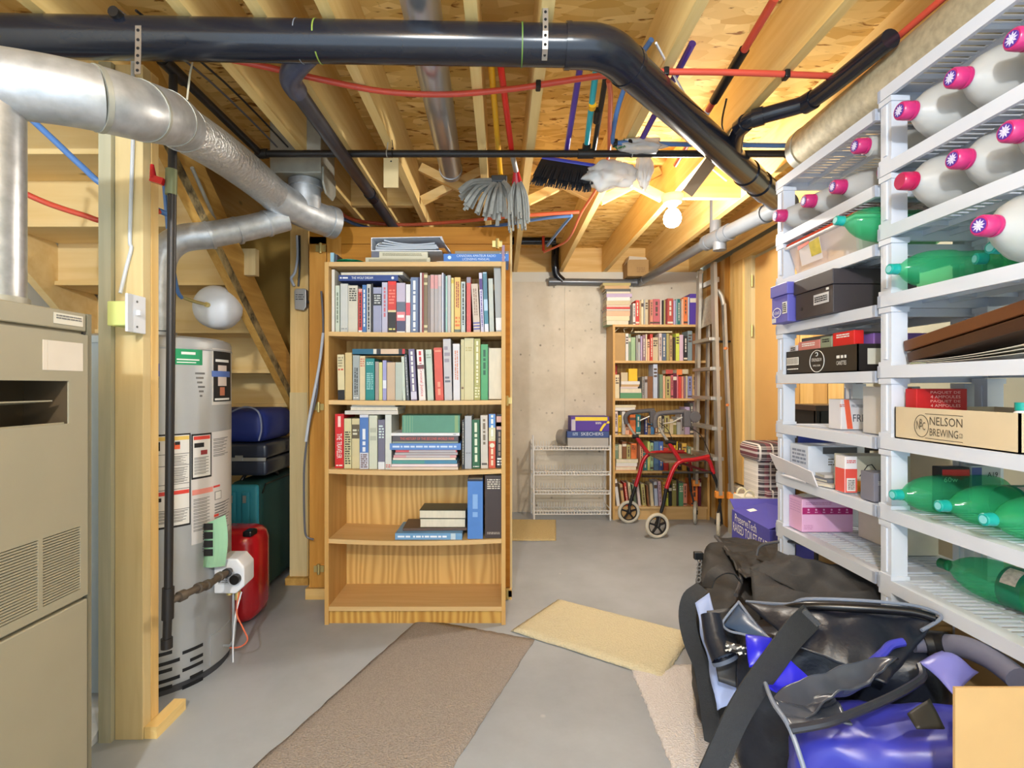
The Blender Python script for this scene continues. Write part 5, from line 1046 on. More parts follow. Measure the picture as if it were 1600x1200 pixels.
kb = MB().box(XP(960.5, YF), XP(977, YF), YF, YF+.2, FZ[1]+.001, ZP(520, YF)).build('kraft_box', kraft); tag(kb, 'plain cardboard box at left end of the far bookcase upper shelf', 'box')
for p in ([(960, 519), (963, 516), (969, 511)], [(976, 519), (975, 514), (981, 512.5)], [(986, 519), (989, 514), (987.5, 511.5)]): MB().tube(smooth_path([P(a, b, YF+.06) for a, b in p], 4), .003, 6).build('twine_handle', cream, kb)
flat_book(XP(992, YF), XP(1051, YF), YF+.01, ZP(519.5, YF), ZP(517.4, YF), .15, CN['cream'], 'thin cream booklet lying across book tops on upper shelf of far bookcase', GF[1])
z2 = far_pile([(969.5, 1003, 8.5*S, 'green'), (969.5, 1003, 7*S, 'silver'), (970, 997, 2.8*S, 'pinkish white'), (971, 999, 3.5*S, 'tan'), (971, 1000, 5*S, 'white')], 'the low pile on second shelf of far bookcase', 'low pile in the far bookcase', FZ[2])
for a, b, yt, cn in ((972.5, 983, 582, 'beige'), (984.5, 998, 576, 'yellow')): upright_book((XP(a, YF)+XP(b, YF))/2, YF+.05, z2+.001, XP(b, YF)-XP(a, YF), ZP(yt, YF+.05)-z2-.001, .1, CN[cn], cn+' small box shaped book standing on the low pile, second shelf of far bookcase', GF[2])
far_row([(961, 967.8, 585.5, 'cream'), (1003.6, 1007, 589, 'grey'), (1007.3, 1011.6, 588, 'speckled grey'), (1012, 1020.6, 588, 'brown'), (1021, 1027.8, 569, 'pale blue'), (1028.2, 1030.4, 584, 'dark grey'), (1030.7, 1036, 585, 'sage'), (1036.3, 1039.5, 587, 'peach'), (1040, 1048, 588, 'khaki'), (1048.3, 1052, 586, 'rose'), (1052.3, 1058, 583, 'maroon'), (1058.3, 1060.4, 585, 'pink'), (1060.7, 1065, 588, 'red'), (1065.3, 1068.5, 588, 'salmon'), (1068.8, 1071.5, 589, 'mauve'), (1071.8, 1074.4, 587, 'beige'), (1074.8, 1081.5, 588, 'periwinkle'), (1081.9, 1088, 585, 'tan')], 2, 'second shelf of the far bookcase', GF[2])
upright_book((XP(964, YF)+XP(970.5, YF))/2, YF+.155, FZ[2]+.001, .034, ZP(570, YF+.15)-FZ[2], .09, CN['red'], 'tall bright red book behind cream book at left of far bookcase second shelf', GF[2])
for a, b, y0, cn in ((1041, 1052, 577.5, 'brick red'), (1058, 1066.5, 577, 'orange'), (1067, 1076, 577, 'beige')): flat_book(XP(a, YF), XP(b, YF), YF+.01, ZP(586.6 if cn == 'orange' else 585, YF)+.005, ZP(y0, YF), .12, CN[cn], cn+' book laid on top of the row on second shelf of far bookcase', GF[2])
z3 = far_row([(960.5, 965.8, 643, 'pinkish white'), (966.2, 971, 649, 'yellow'), (972, 977, 643, 'white'), (977.5, 984, 668, 'peach'), (984.5, 993.5, 648, 'orange'), (994, 1001, 648, 'teal'), (1001.3, 1006.8, 650, 'dark brown'), (1007.2, 1012, 652, 'navy'), (1012.3, 1017, 665, 'tan'), (1017.3, 1023, 662, 'sky blue'), (1023.4, 1028.4, 668, 'brown'), (1029, 1034, 650, 'cream'), (1034.3, 1038, 650, 'black'), (1038.3, 1046, 650, 'khaki'), (1046.4, 1052, 655, 'beige'), (1052.3, 1057.6, 658, 'olive'), (1058, 1064, 652, 'silver'), (1064.3, 1070, 640, 'speckled grey'), (1070.3, 1078, 636, 'lilac'), (1078.3, 1084, 630, 'dark grey'), (1084.3, 1090, 628, 'pale pink')], 3, 'third shelf of the far bookcase', GF[3])
flat_book(XP(960.5, YF), XP(993, YF), YF+.01, ZP(641.8, YF), ZP(637, YF), .14, CN['white'], 'white book lying on upright books at left of far bookcase third shelf', GF[3]); flat_book(XP(960.5, YF), XP(994, YF), YF+.01, ZP(636.8, YF), ZP(633, YF), .14, CN['cream'], 'cream book lying uppermost at left of far bookcase third shelf', GF[3])
z4 = far_pile([(962, 995, 6*S, 'orange'), (963, 996, 6*S, 'white'), (963, 998, 6*S, 'yellow green')], 'the short pile on fourth shelf of far bookcase', 'short pile in the far bookcase', FZ[4])
far_row([(961, 966.6, 695, 'sage'), (967, 972, 695, 'cream'), (972.4, 979, 690, 'brown'), (979.4, 985.6, 695, 'khaki'), (986, 995, 693, 'orange')], 4, 'the short pile, fourth shelf of far bookcase', 'small books standing on the short pile', z4)
far_row([(1000, 1004.6, 694, 'peach'), (1005, 1011.6, 708, 'teal'), (1012, 1015.8, 690, 'yellow green'), (1016.2, 1021, 692, 'mint'), (1022, 1029.6, 690, 'steel blue'), (1030, 1037, 690, 'royal blue'), (1037.4, 1045, 700, 'red'), (1046, 1053.6, 705, 'tan'), (1054, 1059.6, 690, 'yellow'), (1060, 1065.6, 694, 'dark brown'), (1066, 1073, 693, 'gold'), (1074, 1079.6, 698, 'sage'), (1080, 1086, 700, 'beige')], 4, 'fourth shelf of the far bookcase', GF[4])
far_row([(963, 970, 748, 'white', -7), (971.6, 977.6, 756, 'tan', -7), (978.6, 983.6, 754, 'red', -7), (984.4, 989.6, 754, 'cream', -6), (990.6, 996, 757, 'sage', -6), (997, 1002.6, 752, 'pinkish white', -6), (1003.6, 1011, 756, 'khaki', -5), (1012, 1015.6, 758, 'brown', -4), (1016.4, 1022.6, 755, 'beige', -4), (1023, 1029.6, 752, 'pale blue', -3), (1030, 1035.6, 752, 'pale pink', -3), (1036, 1040.6, 753, 'gold'), (1041, 1044.8, 770, 'lime'), (1045.2, 1050, 758, 'black'), (1050.4, 1057, 751, 'olive'), (1057.5, 1060.6, 750, 'dark brown'), (1061, 1068, 755, 'green'), (1068.4, 1074, 756, 'salmon'), (1080.5, 1091, 750, 'orange'), (1091.6, 1096, 748, 'maroon')], 5, 'bottom shelf of the far bookcase', GF[5])

# ================================================================== WHITE WIRE RACK with boxes
wrk = thing('wire_rack', 'low white wire rack with four shelves against the concrete wall', 'rack', (.64, 4.75, 0))
ra, rb, ry0, ry1 = .285, .975, 4.57, 4.83; wm = M('white_wire', C(232, 230, 226), .35)
for x in (ra, rb):
    m = MB(); m.tube([(x+(.0 if x > .5 else .01), ry0, 0), (x, ry0, .76)], .008, 8); m.tube([(x, ry1, 0), (x, ry1, .70)], .008, 8); m.tube([(x, ry0, .66), (x, ry1, .66)], .005, 6); m.tube([(x, ry0, .1), (x, ry1, .1)], .005, 6)
    m.build('side_frame', wm, wrk, smooth=True)
for z in (.055, .235, .405, .63):
    m = MB()
    m.tube([(ra, ry0, z), (rb, ry0, z)], .005, 6); m.tube([(ra, ry0, z+.03), (rb, ry0, z+.03)], .0038, 6); m.tube([(ra, ry1, z), (rb, ry1, z)], .0038, 6); m.tube([(ra, (ry0+ry1)/2, z), (rb, (ry0+ry1)/2, z)], .003, 6)
    for i in range(27): x = ra+(rb-ra)*(i+.5)/27; m.tube([(x, ry0, z+.03), (x, ry0, z+.003), (x, ry1, z+.003), (x, ry1, z+.05)], .0026, 4, cap=False)
    for x in (ra, rb): m.tube([(x, ry0, z), (x, ry1, z)], .005, 6)
    m.build('wire_shelf', wm, wrk)['kind'] = 'stuff'
YW = 4.6
def box_thing(name, label, cat, x0, x1, y0, y1, z0, z1, mt, bev=.002, group=None):
    t = thing(name, label, cat, ((x0+x1)/2, (y0+y1)/2, z0), group); MB().box(x0, x1, y0, y1, z0, z1).build('carton', mt, t, bevel=bev); return t
XA, ZA = (1, 0, 0), (0, 0, 1)
zr = .640
b1 = box_thing('shoe_box', 'plain grey shoe box at the bottom of the stack on white wire rack', 'box', XP(887, YW), XP(951, YW), YW, 4.80, zr, ZP(684, YW), M('grey_card', C(176, 172, 166), .7))
b2 = box_thing('shoe_box', 'blue shoe box with white lettering, middle of the wire rack stack', 'box', XP(886, YW), XP(951.5, YW), YW-.005, 4.80, ZP(683.8, YW), ZP(674, YW), M('blue_card', C(60, 82, 140), .6))
text('SKECHERS', flat(214, 222, 236), b2, (XP(925, YW), YW-.006, ZP(678, YW)), XA, ZA, .20, .028); bars(flat(170, 190, 220), b2, (XP(899, YW), YW-.006, ZP(678, YW)), XA, ZA, .05, .03, 2, 1)
b3 = box_thing('shoe_box', 'purple shoe box with yellow lid stripe on top of the wire rack stack', 'box', XP(892, YW), XP(952, YW), YW, 4.80, ZP(673.8, YW), ZP(651, YW), M('purple_card', C(86, 58, 156), .6))
patch(flat(242, 214, 60), b3, (XP(924, YW), YW, ZP(654.5, YW)), XA, ZA, XP(952, YW)-XP(900, YW)-.01, .033, 'yellow_stripe'); patch(flat(196, 190, 200), b3, (XP(896, YW), YW, ZP(664, YW)), XA, ZA, .036, .10, 'side_label')
sw = MB(); sw.ribbon(smooth_path([(XP(952, YW), YW-.001, ZP(659, YW)), (XP(944, YW), YW-.001, ZP(664, YW)), (XP(938, YW), YW-.001, ZP(673.5, YW))], 5), (-1, 0, -.6), .02, .001); sw.build('yellow_swoosh', flat(242, 214, 60), b3); bars(wink, b3, (XP(935, YW), YW-.001, ZP(661, YW)), XA, ZA, .05, .02, 2, 7)
kn = thing('wheel', 'round grey plastic wheel leaning left of the shoe boxes on wire rack', 'wheel', (.57, 4.66, .65))
MB().cyl((XP(880, YW)-.02, 4.70, ZP(684, YW)), (XP(880, YW)+.03, 4.66, ZP(684, YW)), .068, 22).build('disc', M('grey_disc', C(150, 142, 132), .6), kn, smooth=True); MB().cyl((XP(880, YW)-.03, 4.708, ZP(684, YW)), (XP(880, YW)-.02, 4.70, ZP(684, YW)), .03, 14).build('hub', gink, kn)

# ================================================================== RED WALKER
wk = thing('walker', 'red wheeled walker with grey handles standing before the far bookcase', 'walker', (1.45, 4.3, 0))
YN, YR = 4.05, 4.46
tyre = M('pale_tyre', C(196, 190, 174), .7); rim_m = M('black_rim', C(26, 24, 26), .5); met_red = M('red_metal', C(176, 18, 34), .28, .1, coat=.5)
def wheel(c, rot):
    R = Matrix.Translation(c) @ Matrix.Rotation(rot, 4, 'Z'); m = MB(); m.tube([R @ Vector((.086*math.cos(a), 0, .086*math.sin(a))) for a in [2*math.pi*i/28 for i in range(28)]], .0145, 10, closed=True); t = m.build('tyre', tyre, wk, smooth=True)
    m = MB(); m.tube([R @ Vector((.072*math.cos(a), 0, .072*math.sin(a))) for a in [2*math.pi*i/24 for i in range(24)]], .007, 8, closed=True)
    for k in range(5): a = 2*math.pi*k/5+.3; m.beam(R @ Vector((0, 0, 0)), R @ Vector((.072*math.cos(a), 0, .072*math.sin(a))), .012, .02, R.to_3x3() @ Vector((0, 1, 0)))
    m.cyl(R @ Vector((0, -.02, 0)), R @ Vector((0, .02, 0)), .018, 12); m.build('rim', rim_m, t, smooth=True)
wheel((1.229, 4.03, .1005), .15); wheel((1.115, 4.47, .1005), .1); wheel((1.69, 4.455, .1005), 1.15); wheel((1.735, 4.09, .1005), 1.15)
def wtube(pts, r, mt, nm, k=5): return MB().tube(smooth_path(pts, k), r, 12).build(nm, mt, wk, smooth=True)
def N(px, py): return P(px, py, YN)
def B(px, py): return P(px, py, YR)
wtube([N(1041, 763), N(1047, 745), N(1055, 728), N(1066, 720), N(1085, 718), N(1108, 713)], .017, met_red, 'frame_tube'); wtube([N(1085, 718), N(1100, 716), N(1108, 720), N(1112, 730), N(1115, 740)], .016, met_red, 'frame_tube')
wtube([B(993, 760), B(999, 740), B(1004, 722), B(1012, 711), B(1026, 707), B(1068, 706)], .017, met_red, 'frame_tube'); wtube([B(1050, 706), B(1068, 708), B(1076, 716), B(1080, 738)], .015, met_red, 'frame_tube')
wtube([N(1062, 719), N(1052, 703), N(1044, 690)], .0175, met_red, 'handle_post'); wtube([B(1014, 710), B(1003, 695), B(993, 681)], .0175, met_red, 'handle_post')
wtube([N(1044, 690), N(1036, 678), N(1031, 668)], .012, alu, 'handle_stem'); wtube([B(994, 682), B(987, 672), B(981, 662)], .012, alu, 'handle_stem')
wtube([N(1041, 763), N(1037, 785), N(1033, 800)], .014, black, 'lower_leg'); wtube([B(993, 760), B(987, 778), B(984, 790)], .014, black, 'lower_leg'); wtube([N(1112, 737), N(1119, 752), N(1124, 768), N(1125, 785)], .013, black, 'lower_leg'); wtube([B(1076, 730), B(1078, 750), B(1080, 768)], .012, black, 'lower_leg')
for c0, c1 in ((N(1033, 800), Vector((1.229, 4.005, .10))), (N(1033, 800), Vector((1.222, 4.06, .10))), (B(984, 790), Vector((1.115, 4.445, .10))), (N(1125, 785), Vector((1.76, 4.08, .10))), (N(1125, 785), Vector((1.71, 4.08, .10))), (B(1080, 768), Vector((1.69, 4.44, .10)))):
    MB().tube([c0, c1], .009, 8).build('fork', rim_m, wk, smooth=True)
MB().tube([N(1044, 690)+Vector((-.02, 0, 0)), N(1052, 692)+Vector((.02, 0, 0))], .02, 12).build('clamp', black, wk, smooth=True); MB().tube([B(992, 682)+Vector((-.02, 0, 0)), B(994, 682)+Vector((.02, 0, 0))], .02, 12).build('clamp', black, wk, smooth=True)
gript = M('grip_grey', C(86, 84, 88), .7)
wtube([N(1024, 668), N(1023, 658), N(1027, 648), N(1040, 645), N(1072, 643)], .019, gript, 'grip'); wtube([B(979, 662), B(977, 652), B(983, 645), B(997, 643), B(1022, 641)], .019, gript, 'grip')
m = MB(); c = N(1074, 655); m.box(c.x-.035, c.x+.02, YN-.03, YN+.03, c.z-.06, c.z+.07); m.cyl(c+Vector((.05, -.04, .02)), c+Vector((.05, .03, .02)), .045, 14); m.build('brake_bracket', gript, wk, bevel=.008)
c = B(1020, 652); MB().box(c.x-.03, c.x+.02, YR-.03, YR+.03, c.z-.05, c.z+.06).build('brake_bracket', gript, wk, bevel=.008)
MB().tube([N(1066, 652), N(1050, 660), N(1036, 662)], .006, 8).build('brake_lever', alu, wk, smooth=True); MB().tube([B(1016, 650), B(1000, 657)], .006, 8).build('brake_lever', alu, wk, smooth=True)
for pt in ([N(1030, 660), N(1044, 672), N(1051, 690)], [N(1078, 668), N(1095, 680), N(1105, 700), N(1112, 718)]): wtube(pt, .003, black, 'brake_cable', 4)
m = MB(); s0 = [P(1012, 706, YR), P(1070, 706, YR), P(1110, 712, YN), P(1064, 718, YN)]; zt = .62
m.hexa([(1.30, YN+.02, .585), (1.66, YN+.02, .60), (1.62, YR-.02, .60), (1.27, YR-.02, .605), (1.30, YN+.02, .60), (1.66, YN+.02, .615), (1.62, YR-.02, .615), (1.27, YR-.02, .62)]); m.build('seat', M('seat_grey', C(112, 100, 84), .6), wk, bevel=.005)
MB().tube([N(1038, 740)+Vector((0, .05, 0)), P(1110, 738, YN)], .009, 8).build('cross_bar', blkiron, wk); MB().tube([P(1060, 722, YN+.05), P(1109, 738, YN+.05)], .010, 8).build('brace_bar', M('dark_red', C(90, 14, 26), .4), wk); MB().tube([N(1050, 745), B(1004, 744)], .010, 8).build('cross_bar', blkiron, wk); MB().tube([N(1112, 738), B(1078, 738)], .010, 8).build('cross_bar', blkiron, wk)

# ================================================================== LADDER on the right wall
la = thing('step_ladder', 'aluminium step ladder hung folded on the boarded wall right of far bookcase', 'ladder', (1.82, 4.4, .33))
def rail(p0, p1, w1, t1, nm='rail'): MB().beam(p0, p1, w1, t1, (0, 1, 0)).build(nm, alu, la)
xl = 1.73
MB().beam((xl-.01, 4.53, .34), (xl, 4.47, 2.18), .065, .024, (1, 0, 0)).build('rail', alu, la); MB().beam((xl-.01, 4.04, .34), (xl, 4.17, 2.2), .07, .026, (1, 0, 0)).build('rail', alu, la)
MB().tube(arc((xl, 4.455, 2.15), .045, 0, math.pi*.7, 8, (0, 1, 0), (0, 0, 1)), .02, 8).build('top_hoop', alu, la, smooth=True)
MB().beam((1.80, 4.50, .40), (1.80, 4.44, 1.95), .04, .02, (1, 0, 0)).build('rear_rail', alu, la); MB().beam((1.80, 4.0, .36), (1.80, 4.14, 1.86), .045, .02, (1, 0, 0)).build('rear_rail', alu, la)
MB().tube(smooth_path([(1.80, 4.14, 1.85), (1.79, 4.16, 1.93), (1.765, 4.18, 1.98)], 4), .018, 8).build('rear_hoop', alu, la, smooth=True)
for z in (.62, .86, 1.10, 1.34, 1.58):
    u = (z-.34)/1.85; ya, yb = 4.04+.13*u, 4.53-.06*u; MB().box(xl-.05, xl+.035, ya, yb, z-.014, z+.014).build('step', alu, la, bevel=.003)
MB().hexa([(xl+.01, 4.16, 1.72), (xl+.01, 4.47, 1.70), (xl+.02, 4.47, 1.70), (xl+.02, 4.16, 1.72), (xl+.03, 4.17, 1.98), (xl+.03, 4.46, 1.95), (xl+.04, 4.46, 1.95), (xl+.04, 4.17, 1.98)]).build('platform', M('speckled_alu', C(168, 160, 144), .5, .5, .2, 40), la)
MB().box(xl+.02, xl+.05, 4.18, 4.46, 2.05, 2.09).build('top_bar', alu, la)
for y, x in ((4.04, xl-.01), (4.53, xl-.01), (4.0, 1.80)): MB().box(x-.03, x+.03, y-.022, y+.022, .315, .37).build('foot', orangep, la, bevel=.006)
for z in (1.05, 1.5): MB().cyl((1.815, 4.06+.08*(z-.9), z), (1.785, 4.03+.08*(z-.9), z), .012, 8).build('rivet', M('rusty_rivet', C(206, 120, 60), .6), la)
MB().box(1.70, 1.93, 4.28, 4.34, 1.565, 1.58).build('wall_hook', blkiron, la)

# ================================================================== TOILET SEAT BOX, TROLLEY, PAPER BAG
blu = M('violet_card', C(76, 74, 170), .5, var=.04)
tbx = thing('toilet_seat_box', 'large violet cardboard box with open lid lettered raised toilet seat', 'box', (1.6, 2.75, 0))
MB().box(1.375, 1.80, 2.62, 3.05, 0, .22).build('carton_base', M('white_card', C(222, 220, 226), .6), tbx); MB().box(1.375, 1.80, 2.62, 3.05, .2201, .46).build('carton', blu, tbx)
m = MB(); m.hexa([(1.375, 2.63, .46), (1.375, 3.05, .46), (1.58, 3.05, .50), (1.58, 2.63, .53), (1.374, 2.63, .464), (1.374, 3.05, .464), (1.58, 3.05, .504), (1.58, 2.63, .534)]); m.hexa([(1.39, 3.05, .46), (1.80, 3.05, .46), (1.80, 3.16, .50), (1.41, 3.16, .50), (1.39, 3.05, .464), (1.80, 3.05, .464), (1.80, 3.16, .504), (1.41, 3.16, .504)]); m.build('lid_flap', blu, tbx)
text('PreserveTech', wink, tbx, (1.374, 2.88, .43), (0, -1, 0), ZA, .25, .045); text('RAISED TOILET SEAT', wink, tbx, (1.374, 2.835, .372), (0, -1, 0), ZA, .39, .05)
patch(flat(220, 190, 210), tbx, (1.375, 2.9, .216), (0, -1, 0), ZA, .2, .01, 'pink_rule'); patch(wink, tbx, (1.45, 2.97, .478), (0, -1, 0), (.98, 0, .2), .05, .05, 'white_label')
pt = thing('shopping_trolley', 'plaid fabric shopping trolley standing behind the violet cardboard box', 'trolley', (1.68, 3.25, 0))
pm = plaid('plaid_fabric')
rbox(1.61, 1.85, 3.20, 3.42, .08, .74, 'bag_body', pm, pt, .03); rbox(1.59, 1.87, 3.17, 3.44, .72, .84, 'top_flap', pm, pt, .04)
rbox(1.65, 1.82, 3.17, 3.21, .22, .55, 'front_pocket', pm, pt, .012)
for x in (1.64, 1.82): MB().cyl((x-.012, 3.3, .06), (x+.012, 3.3, .06), .06, 16).build('wheel', black, pt, smooth=True)
m = MB(); m.beam((1.70, 3.165, .72), (1.74, 3.16, .45), .02, .006, (0, 1, 0)); m.box(1.70, 1.75, 3.15, 3.166, .60, .66); m.build('strap', black, pt)
pb = thing('gift_bag', 'cream paper bag with rope handles behind the violet box', 'bag', (1.55, 3.25, 0)); MB().box(1.50, 1.60, 3.19, 3.31, 0, .505).build('bag_body', paper, pb)
for y in (3.20, 3.30): MB().tube(arc((1.55, y, .505), .03, 0, math.pi, 8, (1, 0, 0), (0, 0, 1.3)), .006, 6).build('handle', cream, pb, smooth=True)
# black metal stand behind the shelves
bs = thing('metal_stand', 'small black metal stand with slotted post behind the white shelves', 'stand', (1.6, 2.6, 0))
mtb = M('black_metal', C(26, 22, 22), .5, .2); 
MB().box(1.45, 1.86, 2.36, 2.60, 1.085, 1.11).build('top_shelf', M('dark_wood_top', C(58, 38, 28), .4), bs); MB().box(1.46, 1.475, 2.38, 2.58, .90, 1.085).build('side_panel', mtb, bs); MB().box(1.475, 1.85, 2.37, 2.38, .90, 1.085).build('front_panel', mtb, bs)
for x in (1.46, 1.83):
    for y in (2.37, 2.57): MB().box(x, x+.02, y, y+.02, 0, 1.085).build('leg', mtb, bs)
m = MB(); m.box(1.855, 1.88, 2.66, 2.70, 0, 1.62); m.build('slotted_post', mtb, bs)
MB().box(1.81, 1.85, 2.67, 2.70, 0, 1.60).build('steel_post', M('blue_steel', C(130, 146, 180), .35, .6), bs)
# floor mats
def mat_quad(name, label, corners, mt, z=.006, n=30, jag=.0, th=.01, cat='rug'):
    c = [Vector((a, b, 0)) for a, b in corners]; m = MB(); rnd = random.Random(len(label)); 
    def f(u, v):
        p = c[0].lerp(c[1], u).lerp(c[3].lerp(c[2], u), v); d = .0
        e = min(u, 1-u, v, 1-v)
        zz = th*(min(1, e*14+.25))+.002*noise.noise(p*30)
        return (p.x+jag*rnd.uniform(-1, 1)*(e < .001), p.y+jag*rnd.uniform(-1, 1)*(e < .001), max(.001, zz))
    m.grid(f, n, n); o = m.build(name, mt, smooth=True); tag(o, label, cat)
    so = o.modifiers.new('s', 'SOLIDIFY'); so.thickness = .004; so.offset = -1
    so.thickness = .001; return o
def carpet(name, c1, c2, sc=160):
    mt = M(name, c1, .95, var=.0, scale=sc, bump=.8, bscale=sc); nt = mt.node_tree
    for n in nt.nodes:
        if n.bl_idname == 'ShaderNodeMix': n.inputs[6].default_value = c1; n.inputs[7].default_value = c2
        if n.bl_idname == 'ShaderNodeTexNoise': n.inputs['Detail'].default_value = 2
    nt.nodes['Principled BSDF'].inputs['Specular IOR Level'].default_value = .1
    return mt
mat_quad('bath_mat', 'beige rubber backed bath mat lying on the grey floor', [(.045, 2.50), (.66, 2.085), (.93, 2.47), (.32, 2.87)], carpet('beige_pile', C(196, 186, 152), C(220, 210, 182), 120), th=.018, jag=.002)
mat_quad('carpet_piece', 'brown carpet offcut on the floor before the large bookcase', [(-.90, 1.26), (-.285, 1.26), (.16, 2.42), (-.42, 2.64)], carpet('brown_pile', C(130, 120, 112), C(184, 174, 166), 170), th=.009, jag=.003)
mat_quad('carpet_piece', 'speckled pale pink carpet offcut beside the black bags', [(.52, 1.0), (1.10, 1.0), (1.10, 2.2), (.55, 2.2)], carpet('pale_pile', C(188, 180, 178), C(234, 229, 228), 150), th=.008, jag=.004, n=60)
mat_quad('door_mat', 'small beige mat on the floor right behind the large bookcase', [(.0, 3.96), (.425, 3.96), (.49, 4.58), (.0, 4.6)], carpet('mat_pile', C(190, 168, 118), C(216, 196, 148), 90), th=.012, jag=.002)
# ================================================================== WHITE PLASTIC SHELVING (two bays)
SX0, SX1 = 1.15, 1.49
FAR = [.627, .834, 1.042, 1.246, 1.449, 1.636, 1.818, 2.053]; NEAR = [.625, .834, 1.047, 1.26, 1.473, 1.677, 1.868, 2.097]
def shelf_mesh(L):
    m = MB(); D = SX1-SX0; t = .005
    m.box(0, .012, 0, L, -.036, 0); m.box(D-.012, D, 0, L, -.036, 0); m.box(0, D, 0, .012, -.036, 0); m.box(0, D, L-.012, L, -.036, 0)
    rows = [(.045, .125), (.140, .205), (.22, .30)]
    xs = [.012, .045, .125, .140, .205, .22, .30, D-.012]
    for i in range(0, 8, 2): m.box(xs[i], xs[i+1], .012, L-.012, -t-.001, -.001)
    n = int((L-.09)/.023)
    for a, b in rows:
        m.box(a, b, .012, .045, -t-.001, -.001); m.box(a, b, L-.045, L-.012, -t-.001, -.001)
        for i in range(n+1): y = .045+(L-.09)*i/n; m.box(a, b, y-.005, y+.005, -t-.001, -.001)
    for x in (.13, .212): m.box(x-.002, x+.002, .012, L-.012, -.022, -.005)
    for y in (.10, L/2, L-.10): m.box(.012, D-.012, y-.002, y+.002, -.018, -.005)
    return m
def shelving(name, label, y0, y1, zs, posts):
    t = thing(name, label, 'shelf', ((SX0+SX1)/2, (y0+y1)/2, 0)); L = y1-y0; o0 = None
    for z in zs:
        if o0 is None: o0 = shelf_mesh(L).build('shelf', shelfw, t, local=True); me = o0.data; o = o0
        else: o = bpy.data.objects.new('shelf', me); COL.objects.link(o); o.parent = t
        o.location = (SX0-t.location.x, y0-t.location.y, z)
    zz = [0]+zs
    segs = {}
    for (px_, py_) in posts:
        for i in range(len(zs)):
            h = round(zs[i]-.036-zz[i]-(.002 if i else 0), 3)
            if h not in segs:
                m = MB(); a, b = .024, .021
                m.box(-a, a, -b, b, .012, h); m.box(-a-.004, -a, -.006, .006, .02, h-.02); m.box(-a-.004, a+.004, -b-.004, b+.004, 0, .012); m.box(-a-.004, a+.004, -b-.004, b+.004, h-.016, h)
                p = m.build('post', shelfw, t, local=True); segs[h] = p.data
            else: p = bpy.data.objects.new('post', segs[h]); COL.objects.link(p); p.parent = t
            p.location = (px_-t.location.x, py_-t.location.y, zz[i])
    return t
shelving('shelving_unit', 'white plastic slotted shelving bay at the far end, holding shoe boxes', 1.575, 2.145, FAR, [(1.178, 2.115), (1.462, 2.115), (1.462, 1.61)])
shelving('shelving_unit', 'white plastic slotted shelving bay nearest the camera, holding bottles and brewing box', .96, 1.565, NEAR, [(1.178, 1.535), (1.462, 1.535), (1.178, .99), (1.462, .99)])

# ---------------------------------------------------------------- bottles
pinkc = M('pink_cap', C(186, 46, 108), .3, var=.04); magc = M('magenta_cap', C(178, 30, 80), .3, var=.04); star = M('cap_star', C(214, 210, 236), .5); purc = M('cap_purple', C(84, 50, 150), .5)
jugm = pet('milky_jug', C(196, 196, 194), (.94, .95, .95, 1), .74, .3)
petg = pet('green_pet', C(60, 186, 130), (.56, .93, .74, 1), .36, .08); petgc = M('teal_cap', C(20, 156, 146), .3); petgr = M('teal_cap_ring', C(130, 206, 210), .4)
def lathe_x(prof, n=28): return MB().lathe(prof, n, Matrix.Rotation(-math.pi/2, 4, 'Y') @ Matrix.Scale(-1, 4, (0, 0, 1)))
# local axis: neck towards -X, base at +X; profile gives (r, distance from cap front)
_jug = {}
def jug(x, y, z, label, plain=False, rz=0, r=.086, group='pink capped jugs on the white shelves'):
    t = thing('jug', label, 'jug', (x, y, z), group); t.rotation_euler = (0, 0, math.radians(rz))
    k = ('j', r)
    if k not in _jug:
        a = lathe_x([(.018, .018), (.02, .03), (.032, .040), (r*.62, .062), (r*.88, .10), (r*.98, .14), (r, .17), (r, .20), (r*.97, .205), (r, .21), (r, .28), (r*.9, .295), (0, .296)], 26); a.v = [(p[0], p[1]*(1 if p[0] < .035 else .76), p[2]) for p in a.v]; a = a.build('body', jugm, t, True, local=True)
        b = lathe_x([(0, -.008), (.020, -.008), (.0235, -.004), (.0245, .012), (.0245, .018), (.0225, .019), (.0225, .023), (.025, .024), (.025, .030), (0, .030)], 24).build('cap', pinkc, t, True, local=True)
        m = MB(); m.cyl((-.0081, 0, 0), (-.0090, 0, 0), .0165, 20); m.cur = 1
        for i in range(10):
            an = 2*math.pi*i/10; d = Vector((0, math.cos(an), math.sin(an))); e = Vector((0, -math.sin(an), math.cos(an))); c = Vector((-.0097, 0, 0)); m.add([c+d*.003, c+d*.008+e*.0022, c+d*.0145, c+d*.008-e*.0022, c+d*.003+Vector((.0006, 0, 0)), c+d*.008+e*.0022+Vector((.0006, 0, 0)), c+d*.0145+Vector((.0006, 0, 0)), c+d*.008-e*.0022+Vector((.0006, 0, 0))], [(0, 1, 2, 3), (7, 6, 5, 4), (0, 4, 5, 1), (1, 5, 6, 2), (2, 6, 7, 3), (3, 7, 4, 0)])
        m.cyl((-.0088, 0, 0), (-.0098, 0, 0), .005, 10)
        s = m.build('cap_emblem', [purc, star], t, local=True); _jug[k] = (a.data, b.data, s.data)
        return t
    a, b, s = _jug[k]; inst(a, 'body', t, Matrix()); c = inst(b, 'cap', t, Matrix())
    if plain: c.data = b.copy(); c.data.materials[0] = magc
    else: inst(s, 'cap_emblem', t, Matrix())
    return t
zj = 1.868+.087
jug(1.10, 1.405, zj, 'pink capped milky jug on top jug shelf beside the shelf post'); jug(1.115, 1.262, zj+.004, 'pink capped milky jug on top jug shelf, second from the shelf post'); jug(1.125, 1.12, zj+.004, 'pink capped milky jug on top jug shelf, third from post at frame edge')
zj = 1.677+.087
